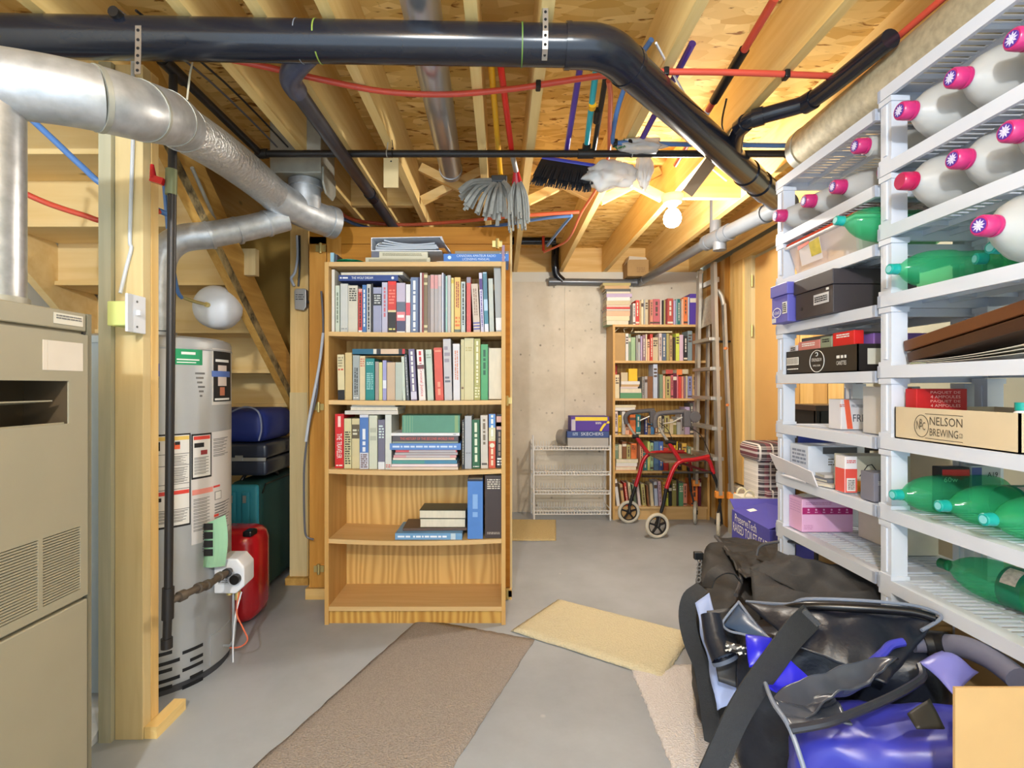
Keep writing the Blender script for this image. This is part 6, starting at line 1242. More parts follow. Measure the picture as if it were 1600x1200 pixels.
jug(1.105, 1.41, zj, 'milky jug with plain magenta cap and no star, near shelf post', True); jug(1.13, 1.274, zj, 'star capped milky jug right of the plain magenta capped jug'); jug(1.125, 1.135, zj, 'star capped milky jug at right frame edge, second jug shelf')
jug(1.085, 1.155, 1.473+.0885, 'pink capped jug lying above green bottles at right frame edge', rz=6)
zj = 1.818+.080
for i, (y, dz, x, lab) in enumerate(((2.04, -.008, 1.10, 'pink capped jug at the far left end of the shelving'), (1.90, 0, 1.13, 'pink capped jug second from far left end of shelving'), (1.765, 0, 1.15, 'pink capped jug third from far left end of shelving'), (1.64, .07, 1.14, 'pink capped jug raised highest, left of the middle shelf post'))): jug(x, y, zj+dz-.012*(i < 3), lab, r=.066 if i < 3 else .05)
jug(1.225, 1.64, zj-.01, 'pink capped jug set back underneath the raised one, behind middle shelf post', r=.06)
def soda(x, y, z, label, rz=0, lab=False, group='green soda bottles on the white shelves', ry=0, capcol=None):
    t = thing('soda_bottle', label, 'bottle', (x, y, z), group); t.rotation_euler = (0, math.radians(ry), math.radians(rz))
    if 's' not in _jug:
        a = lathe_x([(.0125, .016), (.0135, .026), (.016, .030), (.0135, .033), (.021, .044), (.033, .060), (.044, .082), (.051, .108), (.0545, .14), (.0545, .175), (.052, .18), (.052, .235), (.0545, .24), (.0545, .295), (.048, .318), (.03, .325), (0, .315)], 30).build('body', petg, t, True, local=True)
        b = lathe_x([(0, 0), (.0125, 0), (.0148, .002), (.0148, .018), (.0155, .019), (.0155, .024), (0, .024)], 22).build('cap', petgc, t, True, local=True)
        s = lathe_x([(.0065, -.0006), (.0095, -.0006), (.0095, .0005), (.0065, .0005)], 20).build('cap_ring', petgr, t, local=True); _jug['s'] = (a.data, b.data, s.data)
    else:
        a, b, s = _jug['s']; inst(a, 'body', t, Matrix()); c = inst(b, 'cap', t, Matrix()); inst(s, 'cap_ring', t, Matrix())
        if capcol: c.data = b.copy(); c.data.materials[0] = capcol
    if lab:
        lathe_x([(.0526, .181), (.0532, .182), (.0532, .234), (.0526, .235)], 30).build('label_wrap', M('label_teal', C(16, 116, 84), .4), t, True, local=True)
        m = MB(); m.add([Vector((-.19-.04*0, 0, 0))]*0, []); 
        for i in range(6):
            an = math.radians(20+i*9); an2 = an+math.radians(9); q = [(.19, an), (.225, an), (.225, an2), (.19, an2)]; r0, r1 = .0533, .0537
            m.hexa([(X_, -rr*math.cos(A_)*1.0, rr*math.sin(A_)) for rr in (r0, r1) for X_, A_ in q])
        m.build('label_mark', M('label_redwhite', C(222, 196, 186), .5, var=.3, scale=120), t, local=True)
    return t
zb = .834+.0555
soda(1.115, 1.46, zb, 'green soda bottle lying nearest the shelf post, above the lowest shelf', 3); soda(1.13, 1.325, zb, 'green soda bottle in the middle of three lying in a row', 0, True); soda(1.12, 1.19, zb, 'green soda bottle at right frame edge of the row of three', 2); soda(1.20, 1.075, zb+.001, 'green soda bottle half cut off behind the row of three', 0)
zb = 1.473+.0555
soda(1.09, 1.44, zb, 'green soda bottle poking past the shelf post below the jugs', 2); soda(1.225, 1.325, zb, 'green soda bottle with red white label set back on upper bottle shelf', -14, True); soda(1.16, 1.215, zb, 'green soda bottle beside the pink capped jug', 4)
soda(1.055, 1.617, 1.636+.087, 'green soda bottle in front of the red lidded storage bin', 0, ry=5.7)
o = soda(1.285, 1.50, .625+.0575, 'green soda bottle lying lengthwise with teal paper label on lowest shelf', -80, True, capcol=M('green_cap', C(14, 96, 60), .4)); 
soda(1.125, 1.035, .625+.0555, 'green soda bottle on lowest shelf with cap at right frame edge', 6)

# ---------------------------------------------------------------- boxes on the far bay
def carton(name, label, x0, x1, y0, y1, z0, z1, mt, cat='box', bev=.002): return box_thing(name, label, cat, x0, x1, y0, y1, z0, z1, mt, bev)
YM = (0, -1, 0)   # reading direction on faces that look towards -X
XN = (1, 0, 0)    # reading direction on faces that look towards the camera
clear = pet('frosted_bin', C(236, 222, 220), (.96, .93, .93, 1), .6, .3)
bn = thing('storage_bin', 'frosted storage bin with red lid at the far end of shelving', 'bin', (1.3, 1.87, 1.637))
m = MB(); m.hexa([(1.19, 1.70, 1.638), (1.44, 1.70, 1.638), (1.44, 2.06, 1.638), (1.19, 2.06, 1.638), (1.165, 1.68, 1.76), (1.46, 1.68, 1.76), (1.46, 2.085, 1.76), (1.165, 2.085, 1.76)]); m.build('tub', clear, bn, bevel=.012)
MB().box(1.155, 1.465, 1.67, 2.09, 1.752, 1.762).build('rim', M('bin_rim', C(236, 228, 226), .4), bn, bevel=.004); MB().box(1.16, 1.462, 1.675, 2.086, 1.763, 1.774).build('lid', M('red_lid', C(206, 62, 36), .4), bn, bevel=.004)
lb = MB(); lb.hexa([(1.1685, 1.99, 1.665), (1.1695, 1.99, 1.665), (1.1695, 1.86, 1.665), (1.1685, 1.86, 1.665), (1.1535+.001, 1.99, 1.742), (1.1545+.001, 1.99, 1.742), (1.1545+.001, 1.86, 1.742), (1.1535+.001, 1.86, 1.742)]); lb.build('paper_label', M('bin_label', C(214, 206, 206), .5), bn)
lb = MB(); lb.hexa([(1.164, 1.92, 1.685), (1.165, 1.92, 1.685), (1.165, 1.86, 1.685), (1.164, 1.86, 1.685), (1.1525, 1.92, 1.736), (1.1535, 1.92, 1.736), (1.1535, 1.86, 1.742), (1.1525, 1.86, 1.742)]); lb.build('yellow_picture', M('label_mustard', C(196, 176, 50), .5, var=.2, scale=40), bn)
lb = MB(); lb.hexa([(1.1535, 1.99, 1.726), (1.1545, 1.99, 1.726), (1.1545, 1.92, 1.735), (1.1535, 1.92, 1.735), (1.1525, 1.99, 1.742), (1.1535, 1.99, 1.742), (1.1535, 1.92, 1.744), (1.1525, 1.92, 1.744)]); lb.build('orange_stripe', M('label_vermilion', C(214, 76, 40), .5), bn)
db = M('charcoal_card', C(58, 52, 56), .5, var=.05)
s1 = carton('shoe_box', 'black lidded shoe box on the far bay, right of the violet shoe box', 1.125, 1.41, 1.735, 1.955, 1.450, 1.545, db); MB().box(1.120, 1.415, 1.73, 1.96, 1.546, 1.598).build('lid', db, s1, bevel=.002)
patch(M('label_offwhite', C(200, 200, 204), .5), s1, (1.125, 1.80, 1.507), YM, ZA, .085, .036, 'size_label'); bars(ink, s1, (1.1244, 1.80, 1.507), YM, ZA, .07, .022, 3, 3); MB().cyl((1.1255, 1.915, 1.487), (1.1245, 1.915, 1.487), .007, 12).build('finger_hole', black, s1); patch(wink, s1, (1.125, 1.765, 1.536), YM, ZA, .014, .008, 'small_label')
vs = M('violet_shoe_card', C(96, 94, 180), .5, var=.05)
s2 = carton('shoe_box', 'violet shoe box with white oval logo at far left of shelving', 1.105, 1.40, 1.975, 2.09, 1.450, 1.555, vs); MB().box(1.10, 1.405, 1.97, 2.0925, 1.556, 1.602).build('lid', vs, s2, bevel=.002)
m = MB(); m.tube([(1.1045, 2.052+.030*math.cos(a), 1.492+.018*math.sin(a)) for a in [2*math.pi*i/20 for i in range(20)]], .0013, 5, closed=True); m.build('oval_ring', wink, s2); text("Dr.Scholl's", wink, s2, (1.1045, 2.052, 1.492), YM, ZA, .048, .014)
patch(wink, s2, (1.105, 1.995, 1.505), YM, ZA, .032, .045, 'size_label'); bars(ink, s2, (1.1043, 1.995, 1.505), YM, ZA, .026, .038, 5, 1); patch(M('label_offwhite', C(200, 200, 204), .5), s2, (1.105, 2.073, 1.463), YM, ZA, .03, .018, 'barcode')
bk_ = M('black_card', C(34, 30, 30), .4)
s3 = thing('beer_case', 'black open cider case with round white emblem on far bay', 'box', (1.3, 1.9, 1.247))
m = MB(); m.box(1.163, 1.45, 1.67, 2.088, 1.2475, 1.251); m.box(1.163, 1.167, 1.67, 2.088, 1.2475, 1.338); m.box(1.446, 1.45, 1.67, 2.088, 1.2475, 1.338); m.box(1.163, 1.45, 1.67, 1.674, 1.2475, 1.338); m.box(1.163, 1.45, 2.084, 2.088, 1.2475, 1.335); m.build('case_walls', bk_, s3)
m = MB(); m.tube([(1.1622, 1.885+.043*math.cos(a), 1.291+.040*math.sin(a)) for a in [2*math.pi*i/28 for i in range(28)]], .0012, 5, closed=True); m.build('emblem_ring', wink, s3)
text('STRONGBOW', wink, s3, (1.1625, 1.885, 1.296), YM, ZA, .06, .012); text('APPLE CIDER', wink, s3, (1.1625, 1.885, 1.275), YM, ZA, .045, .006); m = MB(); m.tube(arc((1.1622, 1.887, 1.317), .007, .5, 5.2, 8, (0, 1, 0), (0, 0, 1)), .0013, 5); m.build('emblem_mark', wink, s3)
patch(wink, s3, (1.163, 2.043, 1.298), YM, ZA, .083, .030, 'barcode'); m = MB()
for i in range(22): m.box(1.1618, 1.1624, 2.006+i*.0036, 2.006+i*.0036+(.0008 if i % 3 else .0018), 1.286, 1.311)
m.build('barcode_lines', ink, s3); bars(wink, s3, (1.1625, 2.04, 1.267), YM, ZA, .075, .007, 1, 3); bars(wink, s3, (1.1625, 1.748, 1.300), YM, ZA, .05, .018, 1, 4); text('CANETTES', wink, s3, (1.1625, 1.748, 1.279), YM, ZA, .05, .014)
patch(flat(200, 200, 190), s3, (1.29, 1.67, 1.297), XN, ZA, .19, .052, 'white_panel'); patch(flat(160, 184, 100), s3, (1.36, 1.6695, 1.297), XN, ZA, .05, .05, 'green_panel')
for i, (y0, y1, z1, cl_, lab) in enumerate(((2.03, 2.08, 1.362, (206, 202, 206), 'pale grey carton'), (1.885, 2.02, 1.372, (206, 128, 120), 'salmon pink card packet'), (1.815, 1.88, 1.378, (140, 150, 126), 'sage green packet'), (1.70, 1.81, 1.386, (206, 30, 30), 'bright red packet with white emblem'))):
    q = carton('packet', lab+' standing in the black cider case', 1.172, 1.205, y0, y1, 1.2515, z1, flat(*cl_)); bars(wink if i in (1, 3) else ink, q, (1.172, (y0+y1)/2, z1-.014), YM, ZA, (y1-y0)*.6, .015, 2, i+2)
q = carton('packet', 'purple packet behind the red one in the black cider case', 1.23, 1.42, 1.69, 1.76, 1.2515, 1.375, flat(150, 110, 190)); q = carton('packet', 'grey box at the back of black cider case', 1.22, 1.42, 1.80, 2.08, 1.2515, 1.392, flat(110, 106, 100)); patch(wink, q, (1.22, 1.93, 1.372), YM, ZA, .10, .014, 'white_label'); patch(wink, q, (1.22, 2.05, 1.36), YM, ZA, .03, .02, 'white_label')
z = 1.0435
q = carton('bulb_box', 'white light bulb box with orange slash on far bay middle shelf', 1.215, 1.325, 1.83, 1.90, z, 1.152, M('white_card', C(222, 220, 226), .6)); yq = 1.83
sl = MB(); sl.hexa([(1.237, yq-.0008, z+.003), (1.257, yq-.0008, z+.003), (1.257, yq, z+.003), (1.237, yq, z+.003), (1.225, yq-.0008, 1.151), (1.243, yq-.0008, 1.151), (1.243, yq, 1.151), (1.225, yq, 1.151)]); sl.build('orange_slash', flat(232, 100, 70), q)
text('PROFESSIONAL', flat(80, 84, 96), q, (1.287, yq, 1.128), XN, ZA, .07, .010); text('FREE', flat(70, 76, 92), q, (1.287, yq, 1.085), XN, ZA, .06, .026); bars(flat(200, 120, 110), q, (1.22, yq, 1.13), XN, ZA, .02, .012, 2, 3)
q = carton('bulb_box', 'grey and orange hundred watt bulb box against the shelf post', 1.215, 1.335, 1.63, 1.72, z, 1.198, M('warm_white_card', C(206, 202, 198), .6)); yq = 1.63
text('100w', flat(196, 50, 40), q, (1.245, yq, 1.14), XN, ZA, .042, .018); bars(flat(206, 90, 80), q, (1.245, yq, 1.165), XN, ZA, .045, .012, 2, 4); bars(gink, q, (1.245, yq, 1.115), XN, ZA, .045, .014, 3, 5); patch(flat(150, 150, 150), q, (1.243, yq, 1.07), XN, ZA, .022, .018, 'barcode'); patch(flat(226, 82, 40), q, (1.292, yq, 1.172), XN, ZA, .03, .045, 'orange_corner'); patch(flat(214, 70, 40), q, (1.288, yq, 1.062), XN, ZA, .012, .028, 'orange_figure'); MB().cyl((1.30, yq-.0008, 1.115), (1.30, yq, 1.115), .02, 16).build('bulb_picture', flat(140, 140, 142), q)
z = .8355
q = thing('document_tray', 'white tilted cardboard tray at far left of the lower shelf', 'tray', (1.2, 2.0, z))
m = MB(); m.hexa([(1.135, 1.84, z+.002), (1.14, 1.84, z+.002), (1.14, 2.11, z+.02), (1.135, 2.11, z+.02), (1.115, 1.84, z+.055), (1.12, 1.84, z+.055), (1.12, 2.13, z+.085), (1.115, 2.13, z+.085)]); m.build('front_flap', M('white_card', C(222, 220, 226), .6), q); MB().box(1.14, 1.40, 1.92, 2.09, z, z+.004).build('tray_floor', M('white_card', C(222, 220, 226), .6), q)
q = carton('tissue_box', 'white and grey printed box leaning in the white cardboard tray', 1.17, 1.36, 1.95, 2.07, z+.006, z+.135, M('pale_blue_card', C(206, 214, 228), .6)); patch(flat(90, 92, 96), q, (1.29, 1.95, z+.118), XN, ZA, .13, .026, 'dark_band'); bars(gink, q, (1.29, 1.95, z+.075), XN, ZA, .09, .03, 3, 2); bars(flat(130, 140, 160), q, (1.17, 2.01, z+.09), YM, ZA, .09, .06, 4, 6)
q = carton('card_folder', 'dark blue card folder standing behind the printed tissue box', 1.21, 1.43, 2.075, 2.09, z+.005, z+.165, flat(50, 66, 150)); 
q = carton('bulb_box', 'narrow red and white bulb box in the lower far shelf', 1.165, 1.207, 1.735, 1.785, z+.001, z+.125, flat(226, 224, 228)); patch(flat(222, 84, 74), q, (1.165, 1.76, z+.043), YM, ZA, .048, .08, 'red_panel'); patch(flat(222, 84, 74), q, (1.186, 1.735, z+.043), XN, ZA, .04, .08, 'red_panel'); patch(flat(222, 216, 214), q, (1.185, 1.7345, z+.03), XN, ZA, .030, .044, 'barcode'); bars(gink, q, (1.185, 1.7337, z+.03), XN, ZA, .022, .034, 6, 2); bars(flat(214, 90, 90), q, (1.186, 1.735, z+.108), XN, ZA, .03, .012, 2, 1)
q = carton('light_box', 'cream box with black mountain line behind grey card box', 1.19, 1.40, 1.75, 1.83, z+.001, z+.125, flat(202, 198, 180)); mt_ = MB(); mt_.tube([(1.225, 1.7495, z+.055), (1.252, 1.7495, z+.092), (1.266, 1.7495, z+.096), (1.285, 1.7495, z+.072)], .0016, 5); mt_.build('line_drawing', ink, q); patch(flat(224, 150, 60), q, (1.236, 1.75, z+.022), XN, ZA, .05, .036, 'orange_picture'); bars(flat(206, 120, 80), q, (1.33, 1.75, z+.11), XN, ZA, .03, .02, 2, 5)
q = carton('card_box', 'small grey printed box leaning near the shelf post', 1.165, 1.245, 1.60, 1.66, z+.001, z+.092, flat(120, 120, 134)); bars(wink, q, (1.205, 1.60, z+.06), XN, ZA, .055, .014, 3, 2, fill=.3); patch(flat(206, 206, 214), q, (1.225, 1.60, z+.038), XN, ZA, .03, .008, 'white_label'); patch(flat(190, 190, 200), q, (1.205, 1.60, z+.028), XN, ZA, .014, .008, 'white_label')
for i in range(3):
    q = flat_book(1.17+.01*i, 1.30, 1.84+.02*i, z+.001+.012*i, z+.012+.012*i, .09, ((196, 190, 184), (120, 124, 136), (206, 200, 196))[i], ('beige', 'slate grey', 'white')[i]+' paper packet in the flat pile beside the white tray', 'paper packets on the lower far shelf', 20-12*i, name='packet', cat='packet')
z = .6285
q = carton('tissue_box', 'pink box with magenta icon band on the lowest far shelf', 1.175, 1.375, 2.0, 2.09, z, .757, M('pink_card', C(226, 176, 214), .6, var=.03)); yq = 2.0
patch(flat(172, 36, 110), q, (1.275, yq, z+.083), XN, ZA, .196, .026, 'magenta_band')
for i in range(6): MB().lathe([(0, 0), (.004, 0), (.004, .0006), (0, .0006)], 8, Matrix.Translation((1.20+i*.030, yq-.0012, z+.088)) @ Matrix.Rotation(math.pi/2, 4, 'X')).build('icon', flat(226, 170, 206), q); bars(flat(226, 170, 206), q, (1.20+i*.030, yq-.0006, z+.078), XN, ZA, .010, .007, 1, i, 'icon')
bars(flat(190, 110, 160), q, (1.24, yq, z+.112), XN, ZA, .10, .012, 2, 3, fill=.3); bars(flat(190, 130, 170), q, (1.20, yq, z+.02), XN, ZA, .035, .02, 3, 4, fill=.3); bars(flat(190, 140, 190), q, (1.175, 2.045, z+.095), YM, ZA, .07, .05, 5, 2, fill=.2)
m = MB(); m.hexa([(1.20, 2.03, .758), (1.35, 2.03, .758), (1.35, 2.08, .758), (1.20, 2.08, .758), (1.22, 2.045, .768), (1.33, 2.04, .77), (1.33, 2.075, .77), (1.22, 2.075, .765)]); m.build('tissue', paper, q)
q = carton('card_box', 'cream card box set back on the lowest far shelf', 1.36, 1.47, 1.72, 1.95, z, .745, flat(214, 206, 190))
# near bay boxes
nb = thing('brewing_box', 'open cardboard brewing company box on the near bay middle shelf', 'box', (1.3, 1.3, 1.048)); z = 1.048
m = MB(); x0, x1, y0, y1, zt = 1.157, 1.45, 1.142, 1.505, 1.139
m.box(x0, x1, y0, y1, z, z+.003); m.box(x0, x0+.004, y0, y1, z, zt); m.box(x1-.004, x1, y0, y1, z, zt); m.box(x0, x1, y0, y0+.004, z, zt); m.box(x0, x1, y1-.004, y1, z, zt); m.build('carton', kraft_l, nb)
pr = M('brown_print', C(84, 74, 60), .8); text('NELSON', pr, nb, (x0, 1.332, 1.106), YM, ZA, .098, .022); text('BREWING', pr, nb, (x0, 1.338, 1.076), YM, ZA, .086, .020); text('CO', pr, nb, (x0, 1.287, 1.074), YM, ZA, .010, .012)
m = MB(); m.tube([(x0-.0005, 1.409+.0235*math.cos(a), 1.090+.030*math.sin(a)) for a in [2*math.pi*i/28 for i in range(28)]], .001, 5, closed=True)
for zz, a, b in ((1.124, 1.397, 1.283), (1.058, 1.397, 1.283)): m.box(x0-.0008, x0, b, a, zz-.0007, zz+.0007)
m.build('logo_lines', pr, nb); text('N', pr, nb, (x0, 1.419, 1.092), YM, ZA, .012, .024); text('B', pr, nb, (x0, 1.409, 1.098), YM, ZA, .009, .022); text('C', pr, nb, (x0, 1.400, 1.090), YM, ZA, .009, .022)
rb_ = carton('bulb_box', 'red bulb packet with French lettering standing in the brewing box', 1.18, 1.325, 1.455, 1.495, 1.0515, 1.192, flat(186, 24, 28)); yq = 1.455
for zz, s_ in ((1.181, 'PAQUET DE'), (1.169, '4 AMPOULES'), (1.156, 'PAQUET DE'), (1.144, '4 AMPOULES')): text(s_, flat(236, 180, 170), rb_, (1.262, yq, zz), XN, ZA, .085, .0085)
gb = MB(); gb.grid(lambda u, v: (1.17+.26*u, 1.16+.28*v, 1.10+.045*noise.noise(Vector((u*3, v*3, 2)))+.02*math.sin(u*9)*.3), 14, 14); gb = gb.build('brown_paper', M('brown_paper', C(96, 74, 44), .8, bump=.3), nb, smooth=True); gb.modifiers.new('s', 'SOLIDIFY').thickness = .001
wbt = thing('pill_bottle', 'small white bottle with teal cap cut off by right frame edge', 'bottle', (1.19, 1.165, 1.052)); MB().lathe([(0, 0), (.017, 0), (.017, .085), (.012, .092), (0, .092)], 18, Matrix.Translation((1.19, 1.168, 1.052))).build('body', white, wbt, smooth=True); MB().lathe([(0, 0), (.014, 0), (.014, .018), (0, .018)], 18, Matrix.Translation((1.19, 1.168, 1.144))).build('cap', petgc, wbt, smooth=True)
# papers and dark brown case on the shelf above
z = 1.261
pp_ = thing('paper_sheets', 'white paper sheets sagging under the dark brown case', 'papers', (1.3, 1.3, z))
for i in range(3):
    m = MB(); m.grid(lambda u, v: (1.155+.27*u, 1.46-.36*v-.01*i, z+.001+.004*i+.028*v*v*(.5+.3*i)+.004*math.sin(u*7)), 10, 12); o = m.build('sheet', paper, pp_, smooth=True); o.modifiers.new('s', 'SOLIDIFY').thickness = .001
cs = thing('brown_case', 'dark brown leather look case tilted on white paper sheets', 'case', (1.3, 1.33, 1.3)); Rt = Matrix.Rotation(math.radians(-10.5), 3, 'X'); brn = M('brown_leather', C(96, 56, 30), .35, var=.25, scale=5)
m = MB(); m.obox((1.315, 1.305, 1.352), (.27, .40, .032), Rt); m.build('lid', brn, cs, bevel=.003); m = MB(); m.obox((1.315, 1.299, 1.318), (.264, .394, .03), Rt); m.build('base', M('dark_leather', C(60, 36, 24), .35, var=.25, scale=5), cs, bevel=.003)
q = carton('bulb_box', 'black and red sixty watt bulb box behind the green bottles', 1.27, 1.35, 1.475, 1.51, .8355, .965, flat(34, 32, 36)); patch(flat(196, 40, 40), q, (1.31, 1.475, .95), XN, ZA, .078, .018, 'red_band'); text('60w', wink, q, (1.295, 1.475, .93), XN, ZA, .04, .014)
q = carton('bulb_box', 'blue and white bulb box marked A19 behind the green bottles', 1.355, 1.44, 1.475, 1.51, .8355, .97, flat(186, 186, 190)); patch(flat(70, 84, 150), q, (1.37, 1.475, .935), XN, ZA, .028, .06, 'blue_band'); text('A19', ink, q, (1.415, 1.475, .945), XN, ZA, .03, .014)
# floor level boxes under the shelves
q = carton('carton', 'tan carton on the floor under the far shelving bay behind the bags', 1.27, 1.47, 1.64, 2.05, 0, .56, kraft)
q = carton('carton', 'torn tan carton under the near shelving bay behind the bags', 1.24, 1.44, 1.02, 1.40, 0, .575, kraft)

# ================================================================== BAGS in front of the shelves
def bagmesh(name, par, mt, c, half, rz, k=5, amp=.02, seed=1, fr=5, sag=.0, taper=0, ridge=.5, n=30, top=None):
    bm = bmesh.new(); bmesh.ops.create_cube(bm, size=2); bmesh.ops.subdivide_edges(bm, edges=bm.edges, cuts=n, use_grid_fill=True); R = Matrix.Rotation(math.radians(rz), 3, 'Z'); sd = Vector((seed*3.1, seed*1.7, seed))
    for v in bm.verts:
        p = v.co.copy(); nrm = (abs(p.x)**k+abs(p.y)**k+abs(p.z)**k)**(1/k); q = p/nrm; tz = (q.z+1)/2
        q2 = Vector((q.x*half[0]*(1-taper*tz), q.y*half[1]*(1-taper*tz), q.z*half[2]))
        nn = Vector((q.x/half[0], q.y/half[1], q.z/half[2])).normalized(); w_ = q2*fr
        d = amp*noise.noise(w_+sd)+amp*ridge*(1-2*abs(noise.noise(w_*1.7+sd*2)))*1.0+amp*.35*noise.noise(w_*4+sd)
        q2 += nn*d
        if top and tz > .5: q2.z += (tz-.5)*2*top(q.x, q.y)
        q2.z -= sag*max(0, tz-.6)*(1-q.x*q.x)*(1-q.y*q.y)
        q2 = R @ q2; v.co = Vector((c[0]+q2.x, c[1]+q2.y, max(.002, c[2]+q2.z)))
    me = bpy.data.meshes.new(name); bm.to_mesh(me); bm.free(); me.materials.append(mt)
    for p in me.polygons: p.use_smooth = True
    o = bpy.data.objects.new(name, me); COL.objects.link(o); o.parent = par; o.matrix_parent_inverse = world(par).inverted(); return o
nyl = M('black_nylon', C(15, 15, 18), .62, var=.12, scale=20, bump=.15, bscale=220); nyl_lit = M('lit_black_nylon', C(40, 40, 42), .7, var=.12, scale=20, bump=.15, bscale=220); nvb = M('navy_black_vinyl', C(24, 29, 42), .38, var=.12, scale=12, bump=.1, bscale=90); vio = M('blue_vinyl', C(58, 62, 176), .35, var=.12, scale=10); strapm = M('webbing', C(44, 46, 50), .7, var=.1, scale=80, bump=.3, bscale=300); palef = M('pale_blue_fabric', C(160, 176, 220), .5, var=.08); shinyv = M('grey_vinyl', C(66, 72, 86), .25, var=.3, scale=8, bump=.15, bscale=20)  # second nylon is the black one lightened, painting light on the duffel top
def cloth_panel(name, par, mt, c, bulge=.02, amp=.01, seed=1, n=16, th=.004, fr=9):
    c = [Vector(p) for p in c]; nrm = (c[1]-c[0]).cross(c[3]-c[0]).normalized()
    if nrm.y > 0: nrm = -nrm
    m = MB()
    def f(u, v):
        p = c[0].lerp(c[1], u).lerp(c[3].lerp(c[2], u), v); b = (1-(2*u-1)**2)*(1-(2*v-1)**2)
        return p+nrm*(bulge*b+amp*noise.noise(p*fr+Vector((seed, seed*2, 0)))+amp*(.5-abs(noise.noise(p*fr*1.6+Vector((0, seed, 3))))))
    m.grid(f, n, n); o = m.build(name, mt, par, smooth=True); so = o.modifiers.new('s', 'SOLIDIFY'); so.thickness = th; return o
h1 = thing('duffel_bag', 'large slumped black duffel bag lying along the white shelving', 'bag', (1.0, 2.05, 0))
bagmesh('bag_body', h1, nyl, (.96, 2.06, .225), (.155, .42, .225), -25, 6, .014, 2, 4, .07, .0, .9, top=lambda x, y: .012+.03*y)
cloth_panel('top_flap', h1, nyl_lit, [P(1172, 900, 1.86), P(1215, 866, 2.0), P(1360, 905, 1.72), P(1405, 990, 1.46)], .02, .03, 5, 30, fr=7)
cloth_panel('top_flap', h1, nyl_lit, [P(1172, 898, 1.855), P(1402, 988, 1.455), P(1290, 965, 1.48), P(1178, 945, 1.62)], .02, .02, 8, 24, fr=7)
cloth_panel('top_cover', h1, nyl, [P(1118, 836, 2.5), P(1215, 846, 2.4), P(1240, 872, 2.0), P(1165, 905, 1.9)], .02, .03, 3, 24)
MB().tube(smooth_path([P(1118, 838, 2.48), P(1142, 868, 2.25), P(1158, 900, 2.0), P(1150, 930, 1.83)], 6), .008, 8).build('piping', M('dark_piping', C(70, 70, 74), .5), h1, smooth=True)
MB().tube(smooth_path([P(1182, 868, 2.15), P(1190, 852, 2.15), P(1230, 846, 2.1), P(1262, 853, 2.0)], 6), .006, 8).build('piping', M('dark_piping', C(70, 70, 74), .5), h1, smooth=True)
MB().ribbon(smooth_path([P(1105, 918, 1.80), P(1112, 900, 1.82), P(1128, 890, 1.84), P(1145, 893, 1.86), P(1156, 908, 1.86)], 5), (0, 1, .2), .05, .005).build('carry_handle', nyl_lit, h1, smooth=True)
m = MB()
for i in range(7): a_ = P(1093-.3*i, 876+6*i, 2.0); m.tube(arc(a_, .008, 0, 2*math.pi, 8, (1, 0, .3 if i % 2 else -.3), (0, .4 if i % 2 else -.4, 1))[:-1], .0025, 5, closed=True)
m.build('chain', gink, h1); c_ = P(1092, 868, 2.0); MB().box(c_.x-.02, c_.x+.015, 1.99, 2.01, c_.z-.015, c_.z+.015).build('end_tab', black, h1, bevel=.004)
MB().ribbon(smooth_path([P(1098, 918, 1.76), P(1080, 935, 1.75), P(1074, 965, 1.75), P(1082, 1005, 1.74), P(1098, 1045, 1.73), P(1106, 1090, 1.72), P(1112, 1140, 1.72), P(1116, 1165, 1.70)], 5), (.8, -.5, .2), .058, .005).build('shoulder_strap', strapm, h1, smooth=True)
h2 = thing('hockey_bag', 'navy black vinyl hockey bag with wide webbing strap in front of the duffel', 'bag', (.95, 1.46, 0))
bagmesh('bag_body', h2, nvb, (.955, 1.475, .25), (.25, .12, .25), -32, 5, .010, 11, 5, 0, .0, .6, top=lambda x, y: .045*x)
cloth_panel('front_flap', h2, nvb, [P(1166, 945, 1.56), P(1466, 968, 1.33), P(1385, 1075, 1.24), P(1245, 1015, 1.35)], .035, .012, 4, 28)
MB().tube(smooth_path([P(1166, 940, 1.60), P(1230, 944, 1.50), P(1260, 936, 1.46), P(1340, 938, 1.40), P(1420, 945, 1.36), P(1458, 955, 1.34), P(1470, 966, 1.32), P(1440, 985, 1.30)], 6), .0045, 8).build('piping', M('grey_piping', C(120, 130, 150), .4), h2, smooth=True)
MB().tube(smooth_path([P(1225, 952, 1.50), P(1260, 947, 1.45), P(1340, 950, 1.39), P(1420, 956, 1.345), P(1460, 966, 1.32)], 6), [.012]*25, 10).build('zip_border', M('vinyl_border', C(14, 15, 20), .3), h2, smooth=True)
cloth_panel('end_pocket', h2, M('steel_blue_vinyl', C(62, 82, 112), .35, var=.1), [P(1130, 978, 1.50), P(1154, 940, 1.56), P(1206, 1000, 1.36), P(1165, 992, 1.42)], .012, .006, 7)
MB().tube(smooth_path([P(1154, 940, 1.55), P(1165, 955, 1.50), P(1185, 982, 1.42), P(1208, 1003, 1.35)], 5), .004, 6).build('piping', M('grey_piping', C(130, 140, 160), .4), h2, smooth=True)
MB().tube(smooth_path([P(1154, 941, 1.55), P(1138, 960, 1.52), P(1129, 975, 1.50), P(1140, 986, 1.46), P(1165, 992, 1.42), P(1200, 1006, 1.35)], 5), .0035, 6).build('piping', M('grey_piping', C(130, 140, 160), .4), h2, smooth=True)
MB().ribbon(smooth_path([P(1268, 962, 1.385), P(1240, 990, 1.32), P(1212, 1028, 1.28), P(1180, 1072, 1.25), P(1152, 1118, 1.22), P(1128, 1170, 1.2), P(1100, 1235, 1.18)], 5), (.83, 0, -.55), .062, .005).build('webbing_strap', strapm, h2, smooth=True)
